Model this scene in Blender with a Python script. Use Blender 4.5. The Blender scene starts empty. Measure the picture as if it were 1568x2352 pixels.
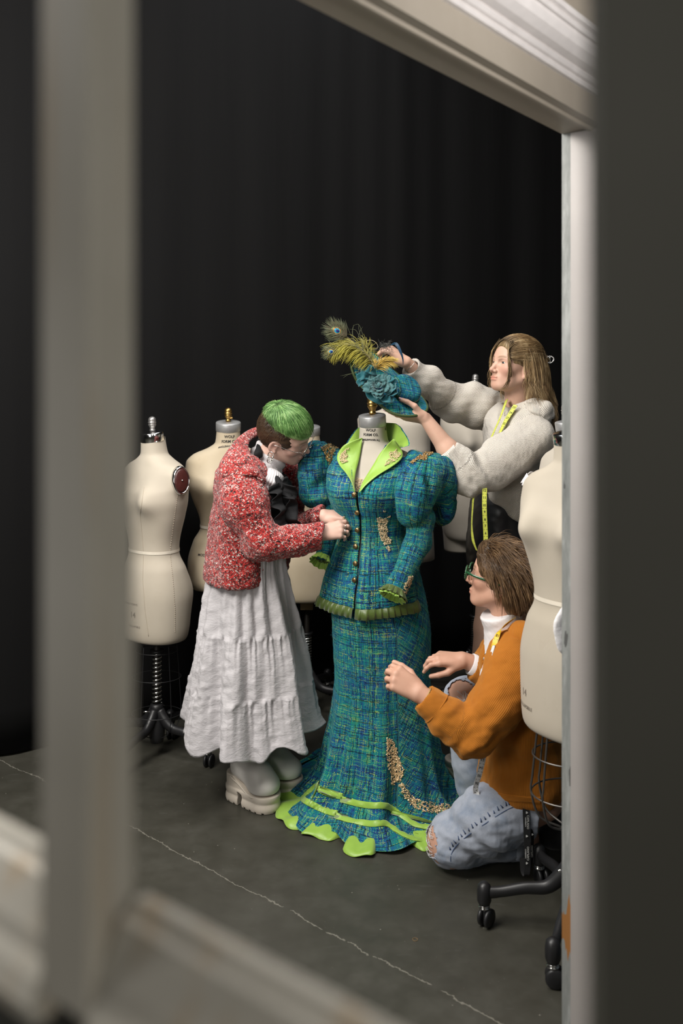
import bpy, bmesh, math, random
import numpy as np
from mathutils import Vector, Matrix, Quaternion
from mathutils.bvhtree import BVHTree
random.seed(7); rng = np.random.default_rng(7)
SC = bpy.context.scene; COL = SC.collection
PI = math.pi
FPX = 2100.0; CX = 784.0; HY = 852.0; CH = 1.6
def P(px, py, d): return np.array([(px-CX)*d/FPX, d, CH-(py-HY)*d/FPX])
def V(*a): return np.array(a, float)
def nrm(v):
    v = np.asarray(v, float); return v/(np.linalg.norm(v)+1e-12)
# ---------------------------------------------------------------- materials
MATS = {}
class NT:
    def __init__(s, name, rough=.5, metal=0., spec=.5, sheen=0.):
        m = bpy.data.materials.new(name); m.use_nodes = True
        s.m = m; s.t = m.node_tree; s.b = s.t.nodes['Principled BSDF']
        s.b.inputs['Roughness'].default_value = rough; s.b.inputs['Metallic'].default_value = metal
        s.b.inputs['Specular IOR Level'].default_value = spec
        if sheen: s.b.inputs['Sheen Weight'].default_value = sheen
    def n(s, typ, **kw):
        nd = s.t.nodes.new(typ)
        for k, v in kw.items(): setattr(nd, k, v)
        return nd
    def l(s, a, b): s.t.links.new(a, b)
    def val(s, x, sock):
        if hasattr(x, 'is_output'): s.l(x, sock)
        else: sock.default_value = x
    def math(s, op, a, b=None, c=None, clamp=False):
        nd = s.n('ShaderNodeMath', operation=op); nd.use_clamp = clamp
        s.val(a, nd.inputs[0])
        if b is not None: s.val(b, nd.inputs[1])
        if c is not None: s.val(c, nd.inputs[2])
        return nd.outputs[0]
    def comb(s, x, y, z=0.):
        nd = s.n('ShaderNodeCombineXYZ')
        s.val(x, nd.inputs[0]); s.val(y, nd.inputs[1]); s.val(z, nd.inputs[2]); return nd.outputs[0]
    def sep(s, v):
        nd = s.n('ShaderNodeSeparateXYZ'); s.l(v, nd.inputs[0]); return nd.outputs
    def coord(s, k='Object'): return s.n('ShaderNodeTexCoord').outputs[k]
    def attr(s, name):
        nd = s.n('ShaderNodeAttribute'); nd.attribute_name = name; return nd
    def noise(s, vec, scale, detail=2., rough=.5, out='Fac', dist=0.):
        nd = s.n('ShaderNodeTexNoise'); s.l(vec, nd.inputs['Vector'])
        nd.inputs['Scale'].default_value = scale; nd.inputs['Detail'].default_value = detail
        nd.inputs['Roughness'].default_value = rough; nd.inputs['Distortion'].default_value = dist
        return nd.outputs[out]
    def vor(s, vec, scale, out='Distance', feature='F1'):
        nd = s.n('ShaderNodeTexVoronoi', feature=feature); s.l(vec, nd.inputs['Vector']); nd.inputs['Scale'].default_value = scale
        return nd.outputs[out]
    def ramp(s, fac, stops, interp='LINEAR'):
        nd = s.n('ShaderNodeValToRGB'); cr = nd.color_ramp; cr.interpolation = interp
        while len(cr.elements) < len(stops): cr.elements.new(.5)
        for e, (p, c) in zip(cr.elements, stops):
            e.position = p; e.color = (c[0], c[1], c[2], 1)
        s.val(fac, nd.inputs[0]); return nd.outputs[0]
    def mix(s, f, a, b, typ='MIX'):
        nd = s.n('ShaderNodeMix', data_type='RGBA', blend_type=typ)
        s.val(f, nd.inputs[0])
        for x, i in ((a, 6), (b, 7)):
            if hasattr(x, 'is_output'): s.l(x, nd.inputs[i])
            else: nd.inputs[i].default_value = (x[0], x[1], x[2], 1)
        return nd.outputs[2]
    def col(s, c):
        if hasattr(c, 'is_output'): s.l(c, s.b.inputs['Base Color'])
        else: s.b.inputs['Base Color'].default_value = (c[0], c[1], c[2], 1)
    def bump(s, h, strength=.5, dist=.002):
        nd = s.n('ShaderNodeBump'); nd.inputs['Strength'].default_value = strength; nd.inputs['Distance'].default_value = dist
        s.l(h, nd.inputs['Height']); s.l(nd.outputs[0], s.b.inputs['Normal'])
def sr(r, g, b):
    f = lambda c: (c/255/12.92) if c/255 <= .04045 else ((c/255+.055)/1.055)**2.4
    return (f(r), f(g), f(b))
def simple(name, c, rough=.5, metal=0., spec=.5, var=.12, scale=30., bump=0., bscale=200., sheen=0.):
    if name in MATS: return MATS[name]
    t = NT(name, rough, metal, spec, sheen)
    co = t.coord()
    n = t.noise(co, scale, 3.)
    t.col(t.mix(n, tuple(x*(1-var) for x in c), tuple(min(1, x*(1+var)) for x in c)))
    if bump: t.bump(t.noise(co, bscale, 2.), bump, .002)
    MATS[name] = t.m; return t.m
# ---------------------------------------------------------------- object helpers
ORG = {}
def thing(name, label, cat, loc=(0, 0, 0), group=None, kind=None):
    o = bpy.data.objects.new(name, None); COL.objects.link(o); o.location = loc; o.empty_display_size = .05
    ORG[o.name] = np.array(loc, float)
    tag(o, label, cat, group, kind); return o
def tag(o, label=None, cat=None, group=None, kind=None):
    if label: o['label'] = label
    if cat: o['category'] = cat
    if group: o['group'] = group
    if kind: o['kind'] = kind
    return o
def mk(name, verts, faces, mat, parent=None, smooth=True, wuv=None, label=None, origin=None, attrs=None, midx=None):
    verts = np.asarray(verts, float)
    if parent is not None: L = ORG[parent.name]
    elif origin is not None: L = np.asarray(origin, float)
    else: L = np.zeros(3)
    me = bpy.data.meshes.new(name)
    me.from_pydata((verts-L).tolist(), [], [tuple(int(i) for i in f) for f in faces])
    for m in (mat if isinstance(mat, (list, tuple)) else [mat]): me.materials.append(m)
    if midx is not None: me.polygons.foreach_set('material_index', np.asarray(midx, np.int32))
    if smooth: me.polygons.foreach_set('use_smooth', np.ones(len(me.polygons), bool))
    if wuv is not None:
        a = me.attributes.new('wuv', 'FLOAT_VECTOR', 'POINT')
        w = np.zeros((len(verts), 3)); w[:, :np.asarray(wuv).shape[1]] = wuv
        a.data.foreach_set('vector', w.ravel())
    if attrs:
        for k, v in attrs.items():
            a = me.attributes.new(k, 'FLOAT', 'POINT'); a.data.foreach_set('value', np.asarray(v, np.float32))
    me.update()
    o = bpy.data.objects.new(name, me); COL.objects.link(o)
    if parent is not None: o.parent = parent
    else: o.location = L
    ORG[o.name] = L
    if label: o['label'] = label
    return o
class MB:
    """collects pieces of one part; world coordinates"""
    def __init__(s): s.v = []; s.f = []; s.n = 0; s.w = []; s.mi = []
    def add(s, v, f, w=None, mi=0):
        v = np.asarray(v, float)
        s.v.append(v); s.f += [tuple(i+s.n for i in q) for q in f]; s.n += len(v); s.mi += [mi]*len(f)
        s.w.append(np.zeros((len(v), 3)) if w is None else np.hstack([w, np.zeros((len(v), 3-np.asarray(w).shape[1]))]))
        return s
    def mk(s, name, mat, parent=None, **kw):
        return mk(name, np.vstack(s.v), s.f, mat, parent, wuv=np.vstack(s.w), midx=s.mi, **kw)
def grid_faces(nr, nc, closed=True, flip=False):
    F = []
    for i in range(nr-1):
        for j in range(nc if closed else nc-1):
            a = i*nc+j; b = i*nc+(j+1) % nc; c = (i+1)*nc+(j+1) % nc; d = (i+1)*nc+j
            F.append((a, d, c, b) if flip else (a, b, c, d))
    return F
def loft(rings, closed=True, cap0=False, cap1=False, flip=False):
    rings = np.asarray(rings, float); nr, nc = rings.shape[:2]
    F = grid_faces(nr, nc, closed, flip)
    if cap0: F.append(tuple(range(nc)) if flip else tuple(range(nc))[::-1])
    if cap1:
        t = tuple((nr-1)*nc+j for j in range(nc)); F.append(t[::-1] if flip else t)
    return rings.reshape(-1, 3), F
def frames(pts, up=None):
    pts = np.asarray(pts, float); n = len(pts)
    T = np.gradient(pts, axis=0); T /= np.linalg.norm(T, axis=1)[:, None]+1e-12
    u = np.array(up, float) if up is not None else np.array([0, 0, 1.])
    if abs(np.dot(u, T[0])) > .95: u = np.array([1., 0, 0]) if up is None else u+np.array([.3, .1, .2])
    N = np.zeros((n, 3)); N[0] = nrm(u-np.dot(u, T[0])*T[0])
    for i in range(1, n):
        w = N[i-1]-np.dot(N[i-1], T[i])*T[i]; N[i] = nrm(w)
    return T, N, np.cross(T, N)
def tube(pts, r, n=8, cap=True, up=None, flat=1.0, twist=None):
    pts = np.asarray(pts, float); r = np.broadcast_to(np.asarray(r, float), (len(pts),))
    T, N, B = frames(pts, up)
    a = np.linspace(0, 2*PI, n, endpoint=False)
    rings = pts[:, None]+r[:, None, None]*(np.cos(a)[None, :, None]*N[:, None]*flat+np.sin(a)[None, :, None]*B[:, None])
    return loft(rings, True, cap, cap)
def spline(ctrl, n=40, closed=False):
    c = np.asarray(ctrl, float); m = len(c)
    if m == 2: return c[0]+(c[1]-c[0])*np.linspace(0, 1, n)[:, None]
    out = []
    segs = m if closed else m-1
    for t in np.linspace(0, segs, n, endpoint=not closed):
        i = min(int(t), segs-1); u = t-i
        if closed: p0, p1, p2, p3 = c[(i-1) % m], c[i % m], c[(i+1) % m], c[(i+2) % m]
        else:
            p1, p2 = c[i], c[i+1]; p0 = c[i-1] if i > 0 else 2*p1-p2; p3 = c[i+2] if i+2 < m else 2*p2-p1
        out.append(.5*((2*p1)+(-p0+p2)*u+(2*p0-5*p1+4*p2-p3)*u*u+(-p0+3*p1-3*p2+p3)*u**3))
    return np.array(out)
def interp(tab, z):
    """smooth interpolation of a table [(key, a, b, ...)] at z"""
    t = np.array(sorted(tab), float); k = t[:, 0]; z = np.atleast_1d(z).astype(float)
    res = np.zeros((len(z), t.shape[1]-1))
    for c in range(1, t.shape[1]):
        y = t[:, c]; h = np.diff(k); dl = np.diff(y)/h; m = np.zeros(len(k))
        for i in range(1, len(k)-1):
            if dl[i-1]*dl[i] > 0:
                w1 = 2*h[i]+h[i-1]; w2 = h[i]+2*h[i-1]; m[i] = (w1+w2)/(w1/dl[i-1]+w2/dl[i])
        m[0] = dl[0]; m[-1] = dl[-1]
        zz = np.clip(z, k[0], k[-1]); i = np.clip(np.searchsorted(k, zz)-1, 0, len(k)-2)
        u = (zz-k[i])/h[i]
        res[:, c-1] = (1+2*u)*(1-u)**2*y[i]+u*(1-u)**2*h[i]*m[i]+u*u*(3-2*u)*y[i+1]+u*u*(u-1)*h[i]*m[i+1]
    return res
def lathe(prof, c=(0, 0, 0), axis=(0, 0, 1), n=32, cap=True):
    """prof: [(r, h)] from bottom to top around axis"""
    ax = nrm(axis); x = nrm(np.cross(ax, [0.3, 1, 0.1])); y = np.cross(ax, x); c = np.asarray(c, float)
    a = np.linspace(0, 2*PI, n, endpoint=False)
    rings = [c+h*ax+r*(np.cos(a)[:, None]*x+np.sin(a)[:, None]*y) for r, h in prof]
    return loft(rings, True, cap, cap)
def box(c, size, R=None, bev=0.):
    bm = bmesh.new(); bmesh.ops.create_cube(bm, size=1)
    for v in bm.verts: v.co = Vector((v.co.x*size[0], v.co.y*size[1], v.co.z*size[2]))
    if bev: bmesh.ops.bevel(bm, geom=list(bm.edges), offset=bev, segments=2, affect='EDGES', profile=.5)
    bm.verts.ensure_lookup_table(); bm.verts.index_update()
    v = np.array([x.co[:] for x in bm.verts]); f = [tuple(x.index for x in q.verts) for q in bm.faces]; bm.free()
    if R is not None: v = v@np.asarray(R).T
    return v+np.asarray(c, float), f
def extrude_profile(prof, o, ax, ay, az, length):
    """2-D profile in (ax, ay) at o, extruded along az by length"""
    prof = np.asarray(prof, float); o = np.asarray(o, float)
    ring = o+prof[:, :1]*np.asarray(ax)+prof[:, 1:]*np.asarray(ay)
    return loft([ring, ring+np.asarray(az)*length], True, True, True)
def ball(c, r, n=16, m=10):
    r = np.broadcast_to(np.asarray(r, float), (3,))
    t = np.linspace(.02, PI-.02, m); a = np.linspace(0, 2*PI, n, endpoint=False)
    rings = [np.asarray(c)+np.stack([r[0]*math.sin(q)*np.cos(a), r[1]*math.sin(q)*np.sin(a), np.full(n, -r[2]*math.cos(q))], 1) for q in t]
    return loft(rings, True, True, True)
def rotz(a): c, s = math.cos(a), math.sin(a); return np.array([[c, -s, 0], [s, c, 0], [0, 0, 1.]])
def rot(axis, a): return np.array(Matrix.Rotation(a, 3, Vector(axis)))
def fbm(p, s=1., seed=0, oct=3):
    """cheap smooth pseudo-noise of sines, about -1..1"""
    r = np.random.default_rng(seed); out = np.zeros(len(p)); amp = 1.; tot = 0.
    q = np.asarray(p, float)*s
    for o in range(oct):
        for k in range(3):
            w = r.normal(size=3); w = w/np.linalg.norm(w)*r.uniform(.8, 1.3)
            w2 = r.normal(size=3)*.6
            out += amp*np.sin(q@w*2*PI+r.uniform(0, 6.28)+1.3*np.sin(q@w2*2*PI+r.uniform(0, 6.28)))/3
        tot += amp; amp *= .5; q = q*2.03
    return out/tot*1.5
# ---------------------------------------------------------------- signed-distance modelling
class SD:
    def __init__(s): s.items = []
    def cone(s, a, b, ra, rb, k=.02, sub=False): s.items.append(('c', np.asarray(a, np.float32), np.asarray(b, np.float32), ra, rb, k, sub)); return s
    def chain(s, pts, rs, k=.02):
        for i in range(len(pts)-1): s.cone(pts[i], pts[i+1], rs[i], rs[i+1], k)
        return s
    def ell(s, c, r, R=None, k=.02, sub=False):
        s.items.append(('e', np.asarray(c, np.float32), np.broadcast_to(np.asarray(r, np.float32), (3,)), np.eye(3, dtype=np.float32) if R is None else np.asarray(R, np.float32), 0, k, sub)); return s
    def plane(s, p, n, k=.004):          # keep the side n points to
        s.items.append(('p', np.asarray(p, np.float32), nrm(n).astype(np.float32), 0, 0, k, True)); return s
    def fn(s, f, k=.004, sub=False): s.items.append(('f', f, None, 0, 0, k, sub)); return s
    def __call__(s, p):
        d = None
        for t, a, b, c, e, k, sub in s.items:
            if t == 'c':
                ba = b-a; L = float(ba@ba)+1e-9
                h = np.clip((p-a)@ba/L, 0, 1)
                q = np.linalg.norm(p-a-h[:, None]*ba, axis=1)-(c+(e-c)*h)
            elif t == 'e':
                w = (p-a)@c; k0 = np.linalg.norm(w/b, axis=1); k1 = np.linalg.norm(w/(b*b), axis=1)+1e-6
                q = k0*(k0-1)/k1
            elif t == 'p': q = (p-a)@b
            else: q = a(p)
            if d is None: d = q; continue
            if sub:
                h = np.clip(.5-.5*(d+q)/k, 0, 1); d = d+(-q-d)*h+k*h*(1-h)
            else:
                h = np.clip(.5+.5*(q-d)/k, 0, 1); d = q+(d-q)*h-k*h*(1-h)
        return d
def sdmesh(f, lo, hi, h, slack=1.6):
    lo = np.asarray(lo, np.float32); hi = np.asarray(hi, np.float32); B = 8
    nb = np.maximum(1, np.ceil((hi-lo)/(h*B)).astype(int)); n = nb*B+1
    g = np.full(n, 1., np.float32)
    bi = np.stack(np.meshgrid(*[np.arange(k) for k in nb], indexing='ij'), -1).reshape(-1, 3)
    cen = (lo+(bi*B+B/2)*h).astype(np.float32)
    dc = np.concatenate([f(cen[i:i+100000]) for i in range(0, len(cen), 100000)])
    rad = B*h*.87*slack
    act = bi[np.abs(dc) < rad]
    for b in bi[dc <= -rad]: g[b[0]*B:b[0]*B+B+1, b[1]*B:b[1]*B+B+1, b[2]*B:b[2]*B+B+1] = -1.
    o = np.stack(np.meshgrid(*[np.arange(B+1)]*3, indexing='ij'), -1).reshape(-1, 3)
    for i in range(0, len(act), 300):
        idx = (act[i:i+300, None]*B+o[None]).reshape(-1, 3)
        g[idx[:, 0], idx[:, 1], idx[:, 2]] = f((lo+idx*h).astype(np.float32))
    s = g < 0
    cnt = np.zeros(np.array(n)-1, np.int8)
    C = [(i, j, k) for i in (0, 1) for j in (0, 1) for k in (0, 1)]
    sl = lambda i, m: slice(i, m-1+i)
    for c in C: cnt += s[sl(c[0], n[0]), sl(c[1], n[1]), sl(c[2], n[2])]
    cell = np.argwhere((cnt > 0) & (cnt < 8))
    if not len(cell): return np.zeros((0, 3)), []
    vid = np.full(np.array(n)-1, -1, np.int64); vid[cell[:, 0], cell[:, 1], cell[:, 2]] = np.arange(len(cell))
    acc = np.zeros((len(cell), 3)); w = np.zeros(len(cell))
    cv = {c: g[cell[:, 0]+c[0], cell[:, 1]+c[1], cell[:, 2]+c[2]] for c in C}
    for ax in range(3):
        for c in C:
            if c[ax]: continue
            e = list(c); e[ax] = 1; a, b = cv[c], cv[tuple(e)]
            m = (a < 0) != (b < 0); t = a[m]/(a[m]-b[m])
            p = np.tile(np.array(c, float), (m.sum(), 1)); p[:, ax] = t
            acc[m] += p; w[m] += 1
    verts = lo+(cell+acc/w[:, None])*h
    F = []
    for ax in range(3):
        sh = [slice(None)]*3; sh2 = [slice(None)]*3; sh[ax] = slice(0, -1); sh2[ax] = slice(1, None)
        a = s[tuple(sh)]; b = s[tuple(sh2)]; e = np.argwhere(a != b)
        u, v = [(1, 2), (2, 0), (0, 1)][ax]
        ok = (e[:, u] > 0) & (e[:, v] > 0) & (e[:, u] < n[u]-1) & (e[:, v] < n[v]-1); e = e[ok]
        def q(du, dv):
            r = e.copy(); r[:, u] -= du; r[:, v] -= dv; return vid[r[:, 0], r[:, 1], r[:, 2]]
        Q = np.stack([q(1, 1), q(0, 1), q(0, 0), q(1, 0)], 1)
        inside = s[e[:, 0], e[:, 1], e[:, 2]]
        Q[~inside] = Q[~inside][:, ::-1]
        F.append(Q[(Q >= 0).all(1)])
    return verts, np.vstack(F).tolist()
def fnormals(f, v, e=.0015):
    v = v.astype(np.float32); g = np.zeros((len(v), 3))
    for i in range(3):
        d = np.zeros(3, np.float32); d[i] = e; g[:, i] = f(v+d)-f(v-d)
    return g/(np.linalg.norm(g, axis=1)[:, None]+1e-9)
def bone_uv(v, bones):
    """per-vertex (along, around) coordinates from the nearest of the bones (a, b, r, ref)"""
    best = np.full(len(v), 1e9); out = np.zeros((len(v), 3)); off = 0.
    for i, (a, b, r, ref) in enumerate(bones):
        a = np.asarray(a, float); b = np.asarray(b, float); ba = b-a; L = np.linalg.norm(ba); t = ba/L
        h = np.clip((v-a)@t, 0, L); q = v-a-((v-a)@t)[:, None]*t; dist = np.linalg.norm(v-a-h[:, None]*t, axis=1)-r
        x = -nrm(np.asarray(ref, float)-np.dot(ref, t)*t); y = np.cross(t, x)
        ang = np.arctan2(q@y, q@x)
        m = dist < best; best[m] = dist[m]
        out[m, 0] = ang[m]*r; out[m, 1] = ((v-a)@t)[m]+i*.31; out[m, 2] = i
    return out
BV = {}
def bvh(o):
    if o.name not in BV:
        L = ORG[o.name]; me = o.data
        co = np.zeros(len(me.vertices)*3); me.vertices.foreach_get('co', co)
        co = co.reshape(-1, 3)+L
        BV[o.name] = BVHTree.FromPolygons([tuple(c) for c in co], [tuple(p.vertices) for p in me.polygons])
    return BV[o.name]
def surf(px, py, o):
    """where the line of sight through a picture point meets a built surface: (point, normal)"""
    d = nrm(P(px, py, 1.)-V(0, 0, CH)); h = bvh(o).ray_cast(Vector((0, 0, CH)), Vector(d))
    if h[0] is None: return None
    n = np.array(h[1]);
    if n@d > 0: n = -n
    return np.array(h[0]), n
def near(p, o):
    h = bvh(o).find_nearest(Vector(p)); return np.array(h[0]), np.array(h[1])
def text_mesh(s, size, bold=0.):
    cu = bpy.data.curves.new('t', 'FONT'); cu.body = s; cu.size = size; cu.align_x = 'CENTER'; cu.resolution_u = 2; cu.offset = bold
    o = bpy.data.objects.new('t', cu); COL.objects.link(o)
    dg = bpy.context.evaluated_depsgraph_get(); me = bpy.data.meshes.new_from_object(o.evaluated_get(dg))
    v = np.array([x.co[:] for x in me.vertices]); f = [tuple(p.vertices) for p in me.polygons]
    bpy.data.objects.remove(o); bpy.data.curves.remove(cu); bpy.data.meshes.remove(me)
    return v, f
def text_on(lines, target, center, right, up, size, lift=.0008, bold=0., gap=1.25):
    """lettering laid on a surface around the given point; lines top to bottom -> MB"""
    mb = MB(); c = np.asarray(center, float); r = nrm(right); u = nrm(up)
    for i, (s, k) in enumerate(lines):
        v, f = text_mesh(s, size*k, bold)
        if not len(v): continue
        p = c+v[:, :1]*r+(v[:, 1:2]-i*size*gap)*u
        w = []
        for q in p:
            h, n = near(q, target); w.append(h+n*lift if n@np.cross(r, u) > -.2 else h-n*lift)
        mb.add(w, f)
    return mb
# ================================================================ camera, light, setting
cam = bpy.data.cameras.new('camera'); co = bpy.data.objects.new('camera', cam); COL.objects.link(co)
co.location = (0, 0, CH); co.rotation_euler = (PI/2, 0, 0)
cam.lens = FPX/2352*36; cam.sensor_width = 36; cam.sensor_fit = 'AUTO'; cam.shift_y = -(1176-HY)/2352
cam.clip_start = .02
cam.dof.use_dof = True; cam.dof.focus_distance = 3.3; cam.dof.aperture_fstop = 2.6
SC.camera = co
SC.view_settings.view_transform = 'Standard'; SC.view_settings.look = 'None'; SC.view_settings.gamma = 1
SC.view_settings.exposure = 0.0
w = bpy.data.worlds.new('world'); SC.world = w; w.use_nodes = True
w.node_tree.nodes['Background'].inputs[0].default_value = (.8, .9, 1, 1); w.node_tree.nodes['Background'].inputs[1].default_value = .02
def area(name, loc, aim, size, power, color=(1, 1, 1), sy=None):
    l = bpy.data.lights.new(name, 'AREA'); l.energy = power; l.size = size; l.color = color
    if sy: l.shape = 'RECTANGLE'; l.size_y = sy
    o = bpy.data.objects.new(name, l); COL.objects.link(o); o.location = loc
    o.rotation_euler = (Vector(aim)-Vector(loc)).to_track_quat('-Z', 'Y').to_euler(); return o
area('left_key_fill', (-1.6, 1.65, 2.9), (.2, 3.3, 1.0), 1.0, 108, (1, .965, .91))
area('left_key_fill', (-1.25, .75, 1.45), (-.1, 3.3, .7), .7, 14, (1, .965, .91))  # low fill light added out of view, lifts the boots and window bars
area('ceiling_lamp_panel', (-.5, 2.3, 3.95), (-.1, 3.3, .8), 1.1, 56, (1, .965, .92))
area('ceiling_lamp_panel', (1.0, 2.2, 3.95), (.4, 3.3, .9), .9, 50, (1, .96, .92))
area('ceiling_lamp_panel', (.1, 4.1, 3.95), (.1, 3.7, 0), 1.2, 16, (.95, .97, 1))
area('frame_fill', (1.35, .6, 2.05), (.15, 1.65, 2.3), .4, 5.5, (1, .97, .95)).data.spread = math.radians(70)  # unseen fill added to brighten the crown moulding
area('frame_fill', (.5, -.9, 2.0), (-.15, .45, 1.30), .5, 9, (1, .97, .90))  # fill added behind the lens to brighten the near window bars
# floor
t = NT('concrete_floor', .42, spec=.4); c = t.coord(); x, y, z = t.sep(c)
n1 = t.noise(c, 1.3, 5., .6); n2 = t.noise(c, 9., 4., .6); n3 = t.noise(c, 60., 3., .6)
base = t.ramp(t.math('ADD', t.math('MULTIPLY', n1, .6), t.math('MULTIPLY', n2, .4)), [(.3, (.031, .030, .023)), (.5, (.048, .046, .036)), (.72, (.075, .073, .060))])
base = t.mix(t.math('MULTIPLY', n3, .35), base, (.034, .032, .026))
st = t.noise(t.comb(t.math('MULTIPLY', x, 6.), t.math('MULTIPLY', y, 40.)), 1.5, 3.)
base = t.mix(t.math('MULTIPLY', t.math('GREATER_THAN', st, .68), .35), base, (.07, .068, .06))
sp = t.math('LESS_THAN', t.vor(c, 26.), .055); spk = t.math('GREATER_THAN', t.noise(c, 5., 2.), .56)
base = t.mix(t.math('MULTIPLY', t.math('MULTIPLY', sp, spk), .8), base, (.20, .19, .16))
sp2 = t.math('LESS_THAN', t.vor(c, 85.), .10); spk2 = t.math('GREATER_THAN', t.noise(c, 11., 2.), .60)
base = t.mix(t.math('MULTIPLY', t.math('MULTIPLY', sp2, spk2), .5), base, (.16, .15, .13))
# hairline crack across the slab
wob = t.math('MULTIPLY', t.math('SUBTRACT', t.noise(c, 4., 6., .75), .5), .11)
ln = t.math('ABSOLUTE', t.math('ADD', t.math('SUBTRACT', t.math('ADD', y, t.math('MULTIPLY', x, .845)), 2.577), wob))
brk = t.math('GREATER_THAN', t.noise(c, 17., 2.), .36)
base = t.mix(t.math('MULTIPLY', t.math('MULTIPLY', t.math('LESS_THAN', ln, .0026), brk), .8), base, (.19, .18, .15))
t.col(base); t.val(t.ramp(n2, [(.3, (.36,)*3), (.7, (.55,)*3)]), t.b.inputs['Roughness'])
t.bump(n3, .08, .002)
fl = mk('floor', [(-5, -2, 0), (5, -2, 0), (5, 8, 0), (-5, 8, 0)], [(0, 1, 2, 3)], t.m, smooth=False); tag(fl, kind='structure')
ce = mk('ceiling', *box((0, 3, 4.65), (10, 10, .1)), simple('ceiling_black', (.02, .02, .022), .9), smooth=False); tag(ce, kind='structure')
wl = simple('wall_paint_dark', (.03, .03, .03), .9)
for nm, cc, ss in (('wall_left', (-5.05, 3, 2.3), (.1, 10, 4.6)), ('wall_right', (5.05, 3, 2.3), (.1, 10, 4.6)), ('wall_back', (0, 8.05, 2.3), (10, .1, 4.6)), ('wall_front', (0, -2.05, 2.3), (10, .1, 4.6))):
    tag(mk(nm, *box(cc, ss), wl, smooth=False), kind='structure')
# black masking drape, running diagonally behind everything
t = NT('black_drape_cloth', .9, spec=.1); c = t.coord(); x, y, z = t.sep(c)
al = t.math('ADD', t.math('MULTIPLY', x, .829), t.math('MULTIPLY', y, .56))
b1 = t.noise(t.comb(t.math('MULTIPLY', al, 9.), t.math('MULTIPLY', z, .25)), 1., 4.)
t.col(t.mix(b1, (.0045, .0045, .0047), (.0065, .0063, .0063)))
t.bump(t.noise(t.comb(t.math('MULTIPLY', al, 30.), t.math('MULTIPLY', z, 3.)), 1., 3.), .15, .01)
A0 = V(-1.412, 3.783, 0); dr = nrm(V(1.936, 1.307, 0)); nn = V(dr[1], -dr[0], 0)
ts = np.linspace(-3.2, 4.6, 520); zs = np.linspace(.012, 4.3, 24)
off = .010*np.sin(ts*2*PI/.61+.8*np.sin(ts*2.1))+.004*np.sin(ts*2*PI/.23+1.7*np.sin(ts*3.3))
rings = []
for k in (0, 1):
    for z in (zs if k == 0 else zs[::-1]):
        fl_ = .75+.25*(1-z/4.3)
        rings.append(A0+dr*ts[:, None]+nn*((off*fl_)+.03*np.sin(ts*5+z*1.3)*.2-(.006 if k else 0))[:, None]+V(0, 0, z))
v, f = loft(rings, closed=False); nR = len(rings); nC = len(ts)
f += [((nR-1)*nC+j, (nR-1)*nC+j+1, j+1, j) for j in range(nC-1)]
o = mk('stage_drape', v, f, t.m); tag(o, 'tall black masking drape hanging in soft folds behind the dress forms', 'curtain')
# white doorway flat: header, jamb
t = NT('flat_white_paint', .45); c = t.coord(); n = t.noise(c, 6., 4.)
t.col(t.mix(n, (.33, .305, .29), (.41, .38, .365))); t.bump(t.noise(c, 90., 2.), .12, .001); M_FW = t.m
t = NT('flat_cream_paint', .5); c = t.coord(); n = t.noise(c, 5., 5., .65)
t.col(t.mix(n, (.25, .215, .17), (.34, .30, .245))); t.bump(t.noise(c, 60., 2.), .1, .001); M_FC = t.m
t = NT('raw_flat_edge', .7); c = t.coord(); x, y, z = t.sep(c)
sm = t.noise(t.comb(t.math('MULTIPLY', x, 30.), t.math('MULTIPLY', y, 30.), t.math('MULTIPLY', z, 5.)), 1., 5., .7)
g = t.ramp(sm, [(.25, (.13, .14, .135)), (.52, (.24, .25, .24)), (.62, (.33, .34, .33)), (.75, (.42, .43, .42))])
dk = t.math('MULTIPLY', t.math('GREATER_THAN', t.noise(t.comb(t.math('MULTIPLY', x, 40.), t.math('MULTIPLY', y, 40.), t.math('MULTIPLY', z, 9.)), 1., 4.), .64), t.math('GREATER_THAN', t.noise(c, 3.3, 1.), .5))
g = t.mix(t.math('MULTIPLY', dk, .8), g, (.05, .05, .048))
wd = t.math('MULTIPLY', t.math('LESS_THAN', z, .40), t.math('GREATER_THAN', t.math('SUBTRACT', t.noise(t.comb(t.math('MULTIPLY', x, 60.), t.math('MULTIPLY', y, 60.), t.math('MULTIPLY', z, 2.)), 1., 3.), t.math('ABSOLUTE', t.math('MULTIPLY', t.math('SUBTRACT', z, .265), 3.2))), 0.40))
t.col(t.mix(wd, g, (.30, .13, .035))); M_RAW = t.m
u = V(.6, .8, 0); nf = V(.8, -.6, 0); A = V(.53, 2.2, 2.17); up = V(0, 0, 1)
door = thing('door_1', None, None, (.53, 2.2, 0), kind='structure')
st_ = A-u*2.6
hd = [(0, 0), (.066, 0), (.070, -.006), (.078, -.006), (.082, 0), (.105, .0), (.105, .058), (.112, .060), (.115, .066), (.112, .070), (.118, .073), (.124, .080), (.122, .083), (.128, .085)]
v, f = extrude_profile(hd+[(.128, .3), (0, .3)], st_, nf, up, u, 3.4); mk('header', v, f[::1], M_FC, door, smooth=False)
cr = [(.10, .056), (.113, .058), (.117, .064), (.114, .069), (.121, .071), (.127, .078), (.124, .082), (.130, .083), (.142, .087), (.158, .099), (.164, .112), (.164, .120), (.170, .121), (.172, .129), (.168, .134), (.176, .137), (.178, .147), (.128, .149)]
v, f = extrude_profile(cr, st_, nf, up, u, 3.4); mk('crown_moulding', v, f, simple('crown_white_paint', (.62, .585, .565), .4), door, smooth=False)
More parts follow.
